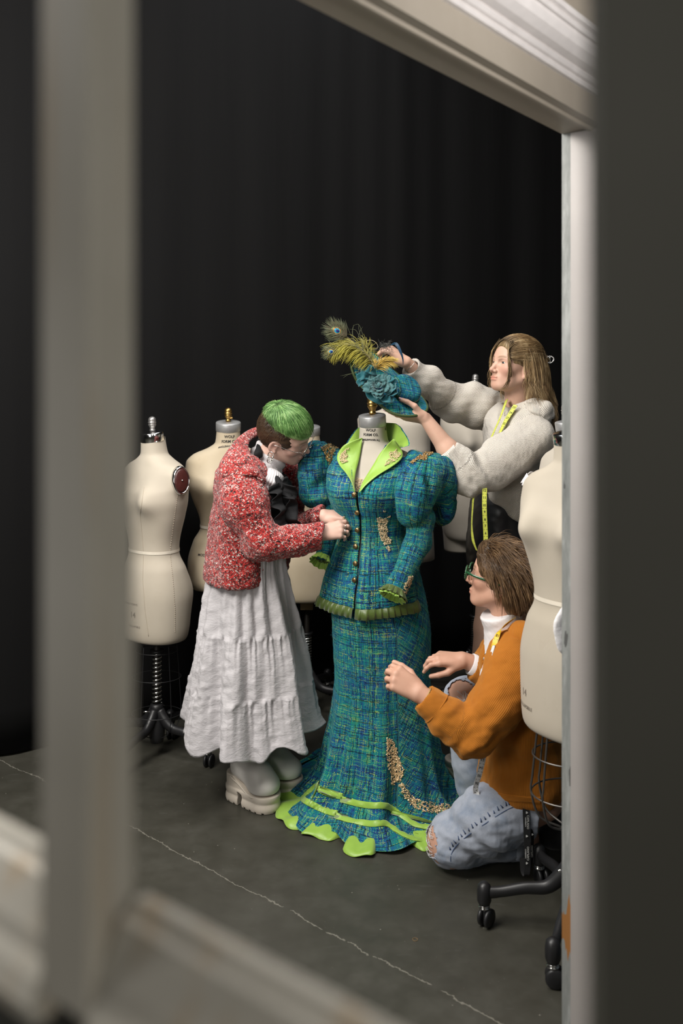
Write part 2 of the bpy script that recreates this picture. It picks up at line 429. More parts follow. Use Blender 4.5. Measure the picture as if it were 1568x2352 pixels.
v, f = extrude_profile([(.03, .14), (.125, .14), (.125, 1.1), (.03, 1.1)], st_, nf, up, u, 3.4); mk('upper_panel', v, f, simple('slate_blue_paint', (.10, .125, .15), .7), door, smooth=False)
# jamb
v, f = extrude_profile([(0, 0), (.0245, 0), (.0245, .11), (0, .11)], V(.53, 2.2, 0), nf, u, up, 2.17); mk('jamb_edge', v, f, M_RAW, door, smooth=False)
v, f = extrude_profile([(.0245, -.006), (.094, -.006), (.1, 0), (.1, .012), (.13, .012), (.13, .115), (.0245, .115)], V(.53, 2.2, 0), nf, u, up, 2.168); mk('jamb_casing', v, f, M_FW, door, smooth=False)
v, f = extrude_profile([(.03, .116), (.095, .116), (.095, 1.4), (.03, 1.4)], V(.53, 2.2, 0), nf, u, up, 2.168); mk('wall_panel', v, f, simple('slate_blue_paint', (.10, .125, .15), .7), door, smooth=False)
# near window frame, out of focus: moulded bars
t = NT('window_bar_paint', .5); c = t.coord(); n = t.noise(c, 12., 4.); x, y, z = t.sep(c)
ch = t.math('MULTIPLY', t.ramp(t.noise(t.comb(t.math('MULTIPLY', x, 45.), t.math('MULTIPLY', y, 45.), t.math('MULTIPLY', z, 3.)), 1., 3.), [(.56, (0,)*3), (.72, (1,)*3)]), .55)
t.col(t.mix(ch, t.mix(n, (.38, .355, .30), (.52, .49, .43)), (.40, .26, .12))); M_WB = t.m
vv = V(-.79, .613, 0); nb_ = V(.613, .79, 0)
win = thing('window_1', None, None, (-.12, .45, 1.3), kind='structure')
prof = [(0, 0), (.036, 0), (.036, .009), (.033, .012), (.033, .016), (.028, .021), (.028, .034), (.008, .034), (.008, .021), (.003, .016), (.003, .012), (0, .009)]
prof = [(a-.018, b) for a, b in prof]
# right-hand side of the bar is the -vv side
pc = P(146, 1100, .437)
ctr = V(pc[0], pc[1], 0)
z0 = 1.306
v, f = extrude_profile([(a, b) for a, b in prof], ctr+V(0, 0, z0-.01), vv, nb_, up, 1.9); mk('muntin', v, f, M_WB, win, smooth=False)
rp = [(.034, .036), (.034, -.026), (-.003, -.027), (-.005, -.018), (-.001, -.006), (.004, .002), (.006, .010), (.013, .024), (.017, .031), (.022, .032), (.026, .037)]
v, f = extrude_profile(rp, ctr+vv*.02+V(0, 0, z0), nb_, up, vv, .75); mk('glazing_bar', v, f, M_WB, win, smooth=False)
v, f = extrude_profile(rp, ctr-vv*.62+V(0, 0, z0), nb_, up, vv, .6); mk('glazing_bar', v, f, M_WB, win, smooth=False)
v, f = extrude_profile([(.010, 0), (.030, 0), (.030, z0-.012), (.010, z0-.012)], ctr-vv*.62, nb_, up, vv, 1.4); mk('lower_panel', v, f, simple('dark_panel_paint', (.028, .027, .021), .75), win, smooth=False)
# dark flat right beside the lens
t = NT('dark_flat_paint', .7); c = t.coord(); t.col(t.mix(t.noise(c, 8., 3.), (.045, .043, .034), (.06, .058, .047)))
pn = P(1372, 1100, .36)
v, f = extrude_profile([(0, 0), (.5, .10), (.5, .14), (.004, .03)], V(pn[0], pn[1], 0), V(1, 0, 0), V(0, 1, 0), up, 3.0)
o = mk('trim_1', v, f, t.m, smooth=False); tag(o, kind='structure')
# small ring dropped on the floor
p = P(953, 2159, 2.572)
a = np.linspace(0, 2*PI, 24, endpoint=False)
v, f = lathe([(.0062, 0), (.0078, 0), (.0078, .0012), (.0062, .0012), (.0062, 0)], (p[0], p[1], .0003), n=24, cap=False)
o = mk('washer', v, f, simple('tan_metal', (.35, .24, .13), .4, .6), smooth=False, origin=(p[0], p[1], 0)); tag(o, 'tiny tan ring lying on the bare concrete floor', 'washer')
# ================================================================ dress forms
def canvas(name, c, c2, dirt=.5):
    t = NT(name, .75, spec=.25, sheen=.1); co = t.coord(); n = t.noise(co, 3., 4., .6); n2 = t.noise(co, 14., 4., .7)
    b = t.mix(t.ramp(n, [(.35, (0,)*3), (.75, (1,)*3)]), c, c2)
    b = t.mix(t.math('MULTIPLY', t.math('GREATER_THAN', n2, .66), .10*dirt), b, (.25, .19, .12))
    x, y, z = t.sep(co)
    wv = t.math('ADD', t.math('SINE', t.math('MULTIPLY', z, 2600.)), t.math('SINE', t.math('MULTIPLY', t.math('ADD', x, y), 2600.)))
    t.col(b); t.bump(wv, .06, .0006); return t.m
M_CREAM = canvas('cream_linen', (.415, .365, .29), (.48, .43, .355))
M_OLD = canvas('aged_linen', (.415, .34, .23), (.485, .415, .31), 1.)
M_PALE = canvas('pale_linen', (.425, .38, .315), (.50, .455, .39), .3)
M_STEEL = simple('brushed_steel', (.40, .40, .40), .42, .55, scale=80)
M_CHROME = simple('bright_steel', (.68, .68, .67), .14, 1.)
M_BRASS = simple('brass', (.42, .27, .09), .36, 1., var=.3)
M_PEWTER = simple('pewter_paint', (.33, .32, .31), .36, .75)
M_IRON = simple('black_iron', (.012, .012, .013), .42, var=.3)
M_POLE = simple('dark_pole', (.03, .026, .022), .45, .3)
M_WIRE = simple('wire_steel', (.16, .15, .14), .42, .9)
M_OXB = simple('oxblood_plate', (.055, .014, .012), .35, var=.3, scale=80, bump=.5, bscale=160)
M_INK = simple('black_ink', (.01, .01, .01), .8)
M_INKF = simple('faded_ink', (.19, .16, .13), .8)
M_TAPE = simple('cotton_tape', (.66, .60, .50), .8)
M_SEAM = simple('seam_thread', (.40, .345, .27), .8)
M_WOOD = simple('pale_wood', (.30, .20, .09), .5)
def torso_tab(k=1., sh=.115, bust=.265, waist=.42, hip=.62, bot=.78, W=1., male=False):
    """rows: depth below the neck top, half width, half depth, y shift (minus = forwards)"""
    wa = .152 if male else .117
    T = [(0, .048, .050, -.006), (sh*.52, .055, .058, .002), (sh*.70, .082, .068, .006), (sh*.95, .148, .078, .008), (sh*1.22, .176, .088, .008),
         (sh*1.6, .180, .098, .006), (bust*.86, .172, .108, .002), (bust, .168, .112, 0), (bust*.72+waist*.28, .153, .106, 0), (waist*.98, wa, .092, 0), (waist*1.02, wa, .092, 0),
         (waist*.6+hip*.4, .146, .110, .004), (hip, .170, .125, .008), (hip*.4+bot*.6, .166, .122, .006), (bot-.012, .158, .115, .004), (bot, .150, .108, .004)]
    return [(-z, a*W, b*W, y) for z, a, b, y in T]
def torso(ctr, ztop, ang, tab, W=1., bust=.262, male=False, ex=2.25, nc=96):
    """closed torso, local front = -Y turned by ang about z"""
    zs = np.concatenate([np.linspace(tab[-1][0], 0, 110)])
    q = interp(tab, zs); a = np.linspace(0, 2*PI, nc, endpoint=False); R = rotz(ang); rings = []
    ct, s = np.cos(a), np.sin(a)
    cc = np.sign(ct)*np.abs(ct)**(2/ex); ss = np.sign(s)*np.abs(s)**(2/ex)
    for z, (hw, hd, y) in zip(zs, q):
        x = hw*cc; yy = y+hd*ss
        if not male:
            fr = np.clip(-s, 0, 1)**.6
            for sg in (-1, 1):
                g = np.exp(-((x-sg*.078*W)/(.046*W))**2-((z+bust)/(.052*W if z < -bust else .075*W))**2)
                yy = yy-.040*W*g*fr
            g2 = np.exp(-((z+bust+.37)/.07)**2); yy = yy+.018*W*g2*np.clip(s, 0, 1)**.7
        rings.append(np.stack([x, yy, np.full(nc, z)], 1))
    r0 = rings[0]; m = r0.mean(0)
    pre = [m+(r0-m)*k+V(0, 0, -.006*(1-k)**.4) for k in (.02, .5, .85, .96)]
    # neck cut slopes down to the front
    R3 = np.array(pre+rings); R3[..., 2] += np.where(R3[..., 2] > -.07, (R3[..., 1])*.22*np.clip((R3[..., 2]+.07)/.07, 0, 1), 0)
    V3 = R3@R.T+np.array([ctr[0], ctr[1], ztop])
    return loft(V3, True, True, True)
def curl_leg(c, ang, L=.27, hub=.055, cz=.115):
    """one cast leg reaching out from the hub, with its foot"""
    d = V(math.cos(ang), math.sin(ang), 0)
    ctrl = [c+d*.012+V(0, 0, cz+.075), c+d*.035+V(0, 0, cz+.045), c+d*.075+V(0, 0, cz+.012), c+d*(.55*L)+V(0, 0, cz+.004), c+d*(.82*L)+V(0, 0, cz-.012), c+d*L+V(0, 0, cz-.018)]
    p = spline(ctrl, 26); r = np.interp(np.linspace(0, 1, 26), [0, .2, .5, .8, 1], [.020, .019, .015, .013, .015])
    return tube(p, r, 8, up=(0, 0, 1), flat=1.25), c+d*L
def stand(th, c, zb, legang=(20, 110, 200, 290), L=.27, spring=True, cage=None, wire=None, pole_r=.0125, springz=None):
    c = V(c[0], c[1], 0)
    mk('pole', *tube([c+V(0, 0, .15), c+V(0, 0, zb+.05)], pole_r, 16), M_POLE, th)
    mb = MB(); mb.add(*lathe([(.012, .055), (.026, .06), (.032, .085), (.034, .12), (.028, .15), (.024, .19), (.027, .195), (.027, .215), (.016, .22)], c)); hub = mb.mk('hub', M_IRON, th)
    mk('set_screw', *tube([c+V(-.02, -.02, .19), c+V(-.05, -.03, .195)], [.004, .004], 8), M_CHROME, hub)
    if spring:
        a = np.linspace(0, 2*PI*12, 260); z0, z1 = .22, springz or .43
        p = np.stack([c[0]+.019*np.cos(a), c[1]+.019*np.sin(a), np.linspace(z0, z1, len(a))], 1)
        mk('spring', *tube(p, .0042, 6), M_CHROME, th)
        mk('spring_collar', *lathe([(.014, z1), (.028, z1), (.028, z1+.012), (.014, z1+.012)], c), M_IRON, th)
    for k in legang:
        (v, f), e = curl_leg(c, math.radians(k), L)
        lg = mk('leg', v, f, M_IRON, th)
        mb = MB(); mb.add(*lathe([(.006, .062), (.016, .064), (.0205, .075), (.021, .10), (.018, .118), (.010, .126), (.002, .128)], e, n=20)); mb.mk('foot_cap', M_IRON, lg)
        cb = MB(); cb.add(*lathe([(.014, .052), (.0165, .054), (.0165, .057), (.013, .058), (.013, .060), (.0165, .061), (.0165, .064), (.010, .066)], e, n=20))
        cb.mk('caster_collar', M_CHROME, lg)
        wd = rotz(math.radians(k*1.7+25))@V(1, 0, 0); wb = MB()
        for s in (-1, 1):
            wc = e+wd*.011*s+V(.006, 0, .0265); wb.add(*lathe([(.004, -.007), (.022, -.006), (.0262, -.003), (.0262, .003), (.022, .006), (.004, .007)], wc, wd, 22))
        wb.add(*box(e+V(.003, 0, .04), (.014, .014, .03)))
        wb.mk('caster', M_IRON, lg)
    if cage:
        r0, z0, z1, nb = cage; a = np.linspace(0, 2*PI, 49)
        for z, r in ((z1-.02, r0*.85), (.5*z0+.5*z1+.06, r0*.97), (z0+.10, r0)):
            mk('cage_ring', *tube(np.stack([c[0]+r*np.cos(a), c[1]+r*.8*np.sin(a), np.full(49, z)], 1), .0026*(.6 if wire else 1), 6, cap=False), wire or M_WIRE, th)
        for i in range(nb):
            q = 2*PI*(i+.35)/nb; d = V(math.cos(q), .8*math.sin(q), 0)
            mk('cage_wire', *tube(spline([c+d*r0*.82+V(0, 0, z1+.02), c+d*r0*.97+V(0, 0, .5*z0+.5*z1), c+d*r0+V(0, 0, z0+.10), c+d*r0*.8+V(0, 0, z0+.03), c+d*.03+V(0, 0, z0)], 24), .0032*(.5 if wire else 1), 6), wire or M_WIRE, th)
def finial(th, top, tilt, mat, h=.062, cap_r=.052, cap_h=.036, capmat=None, key=False):
    """metal neck cap and turned finial; tilt = axis direction"""
    ax = nrm(tilt)
    mk('neck_cap', *lathe([(cap_r*1.0, -.002), (cap_r*1.035, 0), (cap_r*1.035, cap_h), (cap_r, cap_h+.003), (.012, cap_h+.006), (.011, cap_h+.001)], top, ax, 48), capmat or M_STEEL, th)
    s = h/.062; z = cap_h+.002; b = top
    pr = [(.0085, 0), (.0085, .004), (.012, .006), (.012, .009), (.0098, .011), (.0105, .018), (.0152, .027), (.0170, .031), (.0150, .034), (.0150, .036), (.0172, .038), (.0172, .041), (.0150, .043), (.0160, .048), (.0150, .055), (.0105, .061), (.003, .064)]
    fo = mk('finial', *lathe([(r*s, z+q*s) for r, q in pr], b, V(0, 0, 1)*.7+ax*.3, 32), mat, th)
    if key:
        q = b+ax*(z+.016*s); mk('finial_key', *tube([q, q+V(.02*s, -.004, .004)], [.003*s, .0045*s], 8), mat, fo)
    return fo
def dress_form(name, label, px, d, ytop, bottom_y, ang, W=1., mat=None, fin=None, legs=(20, 110, 200, 290), male=False, marks=None, tab=None, plate=False, waist_tape=True, cage=None, key=False, shift=0., group='dress forms in the workroom', **kw):
    c = P(px, HY, d); s = FPX/d
    ztop = CH-(ytop-HY)/s; zb = CH-(bottom_y-HY)/s; H = ztop-zb
    th = thing(name, label, 'dress form', (c[0], c[1], 0), group)
    tb = tab or torso_tab(W=W, waist=.42, hip=.62, bot=H, male=male)
    bz = kw.get('bust', .262)
    v, f = torso(c+V(shift, 0, 0), ztop, ang, tb, W, bz, male)
    tr = mk('torso', v, f, mat or M_CREAM, th)
    F = rotz(ang)@V(0, -1, 0); Lf = rotz(ang)@V(1, 0, 0)
    top = V(c[0]+shift, c[1], ztop)+F*.006
    if fin is not False: finial(th, top-V(0, 0, .010-kw.get('caplift', 0.)), V(0, 0, 1)+F*.16, fin or M_BRASS, kw.get('fh', .062), .0505*W, kw.get('cap_h', .034), kw.get('capmat'), key)
    if waist_tape:
        wz = -kw.get('wz', .42); q = interp(tb, np.array([wz+.006, wz, wz-.006])); a = np.linspace(0, 2*PI, 96, endpoint=False); ex = 2.25
        rg = []
        for (hw, hd, y), zz in zip(q, (wz+.006, wz, wz-.006)):
            ct, sn = np.cos(a), np.sin(a)
            p = np.stack([(hw+.0015)*np.sign(ct)*np.abs(ct)**(2/ex), y+(hd+.0015)*np.sign(sn)*np.abs(sn)**(2/ex), np.full(96, zz)], 1)
            rg.append(p@rotz(ang).T+np.array([c[0]+shift, c[1], ztop]))
        mk('waist_tape', *loft(rg), M_TAPE, tr)
    if plate:
        pz = -kw.get('pz', .185); hw, hd, y = interp(tb, np.array([pz]))[0]
        for sg in ((1,) if plate == 'left' else (-1, 1)):
            pc = np.array([c[0]+shift, c[1], ztop+pz])+rotz(ang)@V(sg*(hw-.014), y-.012, 0); ax = rotz(ang)@nrm(V(sg, -.30, .10))
            # oval plate, a little taller than wide
            x = nrm(np.cross([0, 0, 1], ax)); yv = np.cross(ax, x); a = np.linspace(0, 2*PI, 40, endpoint=False)
            ring = lambda r, h: pc+ax*h+r*(np.cos(a)[:, None]*x*.036+np.sin(a)[:, None]*yv*.056)
            pl = mk('arm_plate', *loft([ring(.84, .000), ring(.84, .0225), ring(.7, .0245), ring(.4, .026), ring(.02, .0265)], True, False, True), M_OXB, tr)
            mk('plate_rim', *loft([ring(1., -.012), ring(1.06, .006), ring(1.03, .018), ring(.95, .0245), ring(.86, .0225), ring(.84, .018)]), M_CHROME, pl)
            mk('plate_screw', *ball(pc+ax*.027, .004, 10, 6), M_CHROME, pl)
    for (lines, mp, size, m) in (marks or []):
        h = surf(mp[0], mp[1], tr)
        if h:
            r = nrm(np.cross(V(0, 0, 1), h[1])); text_on(lines, tr, h[0], r, V(0, 0, 1), size, bold=kw.get('bold', 0.0)).mk('lettering', m, tr, smooth=False)
    stand(th, c, zb, legs, kw.get('L', .27), kw.get('spring', True), cage, springz=kw.get('springz'), wire=kw.get('wire'))
    return th, tr, ztop, zb, c
def seam_line(px, tr, name='seam', r=.0011, stitched=False):
    pts = []
    for a, b in zip(px[:-1], px[1:]):
        for k in np.linspace(0, 1, 14, endpoint=False):
            h = surf(a[0]+(b[0]-a[0])*k, a[1]+(b[1]-a[1])*k, tr)
            if h: pts.append(h[0]+h[1]*.0003)
    if len(pts) < 4: return
    mb = MB()
    if stitched:
        for i in range(0, len(pts)-2, 1): mb.add(*tube([pts[i], pts[i]*.35+pts[i+1]*.65], [r, r], 5))
    else: mb.add(*tube(np.array(pts), r, 5))
    mb.mk(name, M_SEAM, tr)
GF = 'cream dress forms in the workroom'
# leftmost, bright steel cap and size number
tb = torso_tab(W=.96, sh=.12, bust=.255, waist=.46, hip=.66, bot=.825)
th1, tr1, zt, zb, c1 = dress_form('dress_form', 'cream dress form with pewter finial, oxblood shoulder plate and number 14', 360, 3.80, 1006, 1470, math.radians(-37), .96, M_CREAM, M_PEWTER, (-25, 65, 155, 245), tab=tb, plate='left', wz=.46, bust=.255, capmat=M_CHROME, group=GF, pz=.165, L=.25, shift=-.012, cage=(.103, .08, .46, 5), wire=M_IRON)
def stamp(tr, lines, px, py, size, m, bold=0.):
    h = surf(px, py, tr)
    if h: text_on(lines, tr, h[0], nrm(np.cross(V(0, 0, 1), h[1])), V(0, 0, 1), size, bold=bold).mk('lettering', m, tr, smooth=False)
stamp(tr1, [('14', 1.)], 305, 1418, .032, M_INKF, .0004)
stamp(tr1, [('FAMILY FORMS', 1.)], 300, 1389, .0125, M_INKF)
stamp(tr1, [('COLLAPSIBLE', 1.)], 308, 1441, .0115, M_INKF)
seam_line([(331, 1120), (322, 1180), (330, 1268), (328, 1330), (333, 1400), (342, 1466)], tr1)
seam_line([(409, 1130), (400, 1190), (390, 1268), (397, 1330), (402, 1400), (402, 1462)], tr1, stitched=True)
a = np.linspace(0, 2*PI, 49)
# second, behind the red jacket
tb = torso_tab(W=1.04, sh=.122, bust=.25, waist=.425, hip=.595, bot=.697)
th2, tr2, zt, zb, c2 = dress_form('dress_form', 'aged dress form with brass finial behind the red jacket wearer', 524, 4.02, 983, 1347, math.radians(8), 1.04, M_OLD, M_BRASS, (10, 100, 190, 280), tab=tb, wz=.425, bust=.25, group=GF, key=True, L=.25)
stamp(tr2, [('WOLF', 1.), ('FORM CO.', 1.), ('ENGLEWOOD, N. J.', .72)], 527, 1006, .0165, M_INK, .0005)
stamp(tr2, [('MODEL', 1.)], 466, 1278, .016, M_INK, .0003)
# third, wide, mostly hidden between the red jacket and the dress
tb = torso_tab(W=1.16, sh=.115, bust=.27, waist=.42, hip=.60, bot=.77)
th3, tr3, zt, zb, c3 = dress_form('dress_form', 'wide dress form on wooden block, hidden between white skirt and tweed dress', 705, 4.27, 992, 1363, math.radians(5), 1.16, M_OLD, M_BRASS, (-20, 70, 160, 250), tab=tb, group=GF, springz=.37)
mk('mounting_block', *box((c3[0], c3[1]-.04, zb-.03), (.058, .05, .062), bev=.002), M_WOOD, th3)
mk('block_bolt', *ball((c3[0]+.004, c3[1]-.066, zb-.026), .0045, 10, 6), M_IRON, th3)
# fifth, broad torso behind the dress
tb = torso_tab(W=1.05, sh=.06, bust=.22, waist=.42, hip=.56, bot=.70, male=True)
tb = [(z, a_ if z > -.06 else .172+.012*math.sin(z*6), b, y) for z, a_, b, y in tb]
th5, tr5, zt, zb, c5 = dress_form('dress_form', 'broad square-shouldered dress form right behind the tweed dress', 906, 4.10, 926, 1292, math.radians(12), 1.05, M_PALE, M_BRASS, (30, 120, 210, 300), male=True, tab=tb, waist_tape=False, group=GF)
# ================================================================ tweed costume on the centre form
def tweed(name, pitch=.0027, bright=1., fine=False):
    t = NT(name, .85, spec=.2, sheen=.25); t.b.inputs['Sheen Tint'].default_value = (.1, .5, .6, 1)
    a = t.attr('wuv').outputs['Vector']; u, v, w = t.sep(a)
    U = t.math('DIVIDE', u, pitch); VV = t.math('DIVIDE', v, pitch)
    wobU = t.math('MULTIPLY', t.math('SUBTRACT', t.noise(a, 55., 2.), .5), 2.4); wobV = t.math('MULTIPLY', t.math('SUBTRACT', t.noise(a, 48., 2.), .5), 2.4)
    U = t.math('ADD', U, wobU); VV = t.math('ADD', VV, wobV)
    iu = t.math('FLOOR', U); iv = t.math('FLOOR', VV)
    n1 = t.noise(t.comb(t.math('MULTIPLY', iu, 7.317), t.math('MULTIPLY', v, 11.), 1.3), 1., 2.6, .6)
    n2 = t.noise(t.comb(t.math('MULTIPLY', u, 11.), t.math('MULTIPLY', iv, 7.317), 9.1), 1., 2.6, .6)
    # which yarn lies on top: an irregular weave with long floats
    chk = t.math('MODULO', t.math('ADD', t.math('ADD', iu, iv), 1000.), 2.)
    zone = t.noise(a, 60., 2.)
    sel = t.math('GREATER_THAN', t.math('ADD', t.math('MULTIPLY', chk, .30), zone), .65)
    val = t.n('ShaderNodeMix', data_type='FLOAT'); t.l(sel, val.inputs[0]); t.l(n1, val.inputs[2]); t.l(n2, val.inputs[3]); val = val.outputs[0]
    bandu = t.noise(t.comb(t.math('MULTIPLY', u, 26.), t.math('MULTIPLY', v, 5.), 2.), 1., 3.); bandv = t.noise(t.comb(t.math('MULTIPLY', u, 5.), t.math('MULTIPLY', v, 26.), 7.), 1., 3.)
    band = t.math('ADD', t.math('MULTIPLY', bandu, .5), t.math('MULTIPLY', bandv, .5))
    val = t.math('ADD', t.math('ADD', .5, t.math('MULTIPLY', t.math('SUBTRACT', val, .5), 1.15)), t.math('MULTIPLY', t.math('SUBTRACT', band, .5), .7))
    b = bright*1.25
    c = t.ramp(val, [(.22, (.002*b, .005*b, .016*b)), (.34, (.003*b, .018*b, .055*b)), (.41, (.010*b, .045*b, .19*b)), (.47, (.004*b, .085*b, .17*b)), (.53, (.004*b, .14*b, .165*b)), (.61, (.006*b, .19*b, .14*b)), (.70, (.03*b, .20*b, .10*b)), (.80, (.12*b, .24*b, .07*b)), (.88, (.16*b, .12*b, .05*b))])
    hue = t.noise(a, 9., 3.)
    c = t.mix(t.ramp(hue, [(.45, (0,)*3), (.66, (.55,)*3)]), c, t.mix(.5, c, (.02*b, .05*b, .24*b)))
    # accent yarns: light green, gold and black picks running through
    def pick(i_, along, seed, th):
        r_ = t.noise(t.comb(t.math('MULTIPLY', i_, 3.713), seed, 0.), 1., 0.); on = t.math('GREATER_THAN', r_, th)
        br_ = t.math('GREATER_THAN', t.noise(t.comb(t.math('MULTIPLY', i_, 5.17), t.math('MULTIPLY', along, 42.), seed), 1., 1.), .46); return t.math('MULTIPLY', on, br_)
    tn = t.noise(a, 33., 2.)
    acc = t.ramp(tn, [(.35, (.05*b, .30*b, .20*b)), (.52, (.16*b, .38*b, .10*b)), (.62, (.30*b, .40*b, .10*b)), (.72, (.26*b, .19*b, .08*b))])
    top = t.math('SUBTRACT', 1., sel)
    c = t.mix(t.math('MULTIPLY', t.math('MULTIPLY', pick(iu, v, 2.3, .60), top), .8), c, acc); c = t.mix(t.math('MULTIPLY', t.math('MULTIPLY', pick(iv, u, 7.7, .60), sel), .8), c, acc)
    c = t.mix(t.math('MULTIPLY', pick(iu, v, 12.1, .62), .75), c, (.002, .006, .012)); c = t.mix(t.math('MULTIPLY', pick(iv, u, 17.9, .62), .75), c, (.002, .006, .012))
    fu = t.math('ABSOLUTE', t.math('SUBTRACT', t.math('FRACT', U), .5)); fv = t.math('ABSOLUTE', t.math('SUBTRACT', t.math('FRACT', VV), .5))
    gm_ = t.n('ShaderNodeMix', data_type='FLOAT'); t.l(sel, gm_.inputs[0]); t.l(fu, gm_.inputs[2]); t.l(fv, gm_.inputs[3]); gap = gm_.outputs[0]
    c = t.mix(t.math('MULTIPLY', t.math('GREATER_THAN', gap, .38), .6), c, (.002, .006, .014))
    t.col(c)
    h = t.math('SUBTRACT', t.math('ADD', val, t.math('MULTIPLY', t.noise(a, 420., 2.), .5)), gap)
    t.bump(h, .55, .0022); return t.m
M_TW = tweed('tweed_teal')
M_TWH = tweed('tweed_hat', .0022, 1.3)
def satin(name, c, c2):
    t = NT(name, .40, spec=.4, sheen=.25); co = t.coord(); n = t.noise(co, 30., 3.)
    t.col(t.mix(n, c, c2)); t.bump(t.noise(co, 60., 3.), .25, .003); return t.m
M_LIME = satin('lime_satin', (.22, .385, .045), (.30, .48, .075))
M_OLIVE = satin('olive_satin', (.045, .075, .012), (.085, .125, .02))
t = NT('gold_sequin', .3, .3); co_ = t.coord(); n = t.noise(co_, 300., 2.)
t.col(t.mix(n, (.50, .31, .12), (.85, .66, .42))); M_GOLD = t.m
t = NT('gold_lace', .45, .25); co_ = t.coord(); n = t.noise(co_, 350., 2.)
t.col(t.mix(n, (.42, .28, .13), (.80, .66, .44))); M_LACE = t.m
t = NT('gold_net', .55, .4); co_ = t.coord(); n = t.noise(co_, 260., 2.)
t.col(t.mix(t.math('GREATER_THAN', n, .58), (.22, .12, .03), (.75, .52, .24))); M_NET = t.m
t = NT('button_metal', .35, .9); co_ = t.coord(); x, y, z = t.sep(co_)
k = t.math('GREATER_THAN', t.math('MULTIPLY', t.math('SINE', t.math('MULTIPLY', t.math('ADD', x, y), 1500.)), t.math('SINE', t.math('MULTIPLY', z, 1500.))), .0)
t.col(t.mix(k, (.02, .015, .01), (.55, .38, .17))); M_BTN = t.m
# the form under the costume
DA = math.radians(-25); DR = rotz(DA)
tb4 = torso_tab(W=.97, sh=.115, bust=.25, waist=.39, hip=.58, bot=.74)
th4, tr4, ZT4, zb4, c4 = dress_form('dress_form', 'centre dress form wearing the tweed costume, its brass finial under the hat', 857, 3.4, 975, 1440, DA, .97, M_PALE, M_BRASS, (-20, 70, 160, 250), tab=tb4, waist_tape=False, group=GF, key=False, fh=.072, cap_h=.036, spring=True, L=.17, caplift=.007)
stamp(tr4, [('WOLF', 1.), ('FORM CO.', 1.), ('ENGLEWOOD, N. J.', .66)], 851, 991, .0135, M_INK, .0004)
stamp(tr4, [('6', 1.)], 885, 988, .018, M_INK, .0008)
def tol(p): return (np.asarray(p)-np.array([c4[0], c4[1], 0]))@DR          # world -> form coordinates
def tow(p): return np.asarray(p)@DR.T+np.array([c4[0], c4[1], 0])
def leafs(poly, target, n, size=.008, mat=None, name='applique', parent=None, seed=1, lift=.0015, thick=.25):
    r = np.random.default_rng(seed); poly = np.array(poly, float); lo, hi = poly.min(0), poly.max(0); mb = MB(); k = 0; tries = 0
    while k < n and tries < n*12:
        tries += 1; p = lo+(hi-lo)*r.random(2); ins = False; j = len(poly)-1
        for i in range(len(poly)):
            if (poly[i, 1] > p[1]) != (poly[j, 1] > p[1]) and p[0] < (poly[j, 0]-poly[i, 0])*(p[1]-poly[i, 1])/(poly[j, 1]-poly[i, 1]+1e-9)+poly[i, 0]: ins = not ins
            j = i
        if not ins: continue
        h = surf(p[0], p[1], target)
        if h is None: continue
        c, nn_ = h; nn_ = nrm(nn_+r.normal(size=3)*.35); x = nrm(np.cross(nn_, r.normal(size=3))); y = np.cross(nn_, x)
        s = size*r.uniform(.55, 1.15); c = c+h[1]*(lift+r.random()*.002)
        q = [c-x*s*.5, c+y*s*.26+nn_*s*thick*.4, c+x*s*.5, c-y*s*.26+nn_*s*thick*.4, c+nn_*s*thick, c-nn_*s*.1]
        mb.add(q, [(0, 4, 1), (1, 4, 2), (2, 4, 3), (3, 4, 0), (1, 5, 0), (2, 5, 1), (3, 5, 2), (0, 5, 3)]); k += 1
    if k: return mb.mk(name, mat or M_GOLD, parent, smooth=False)
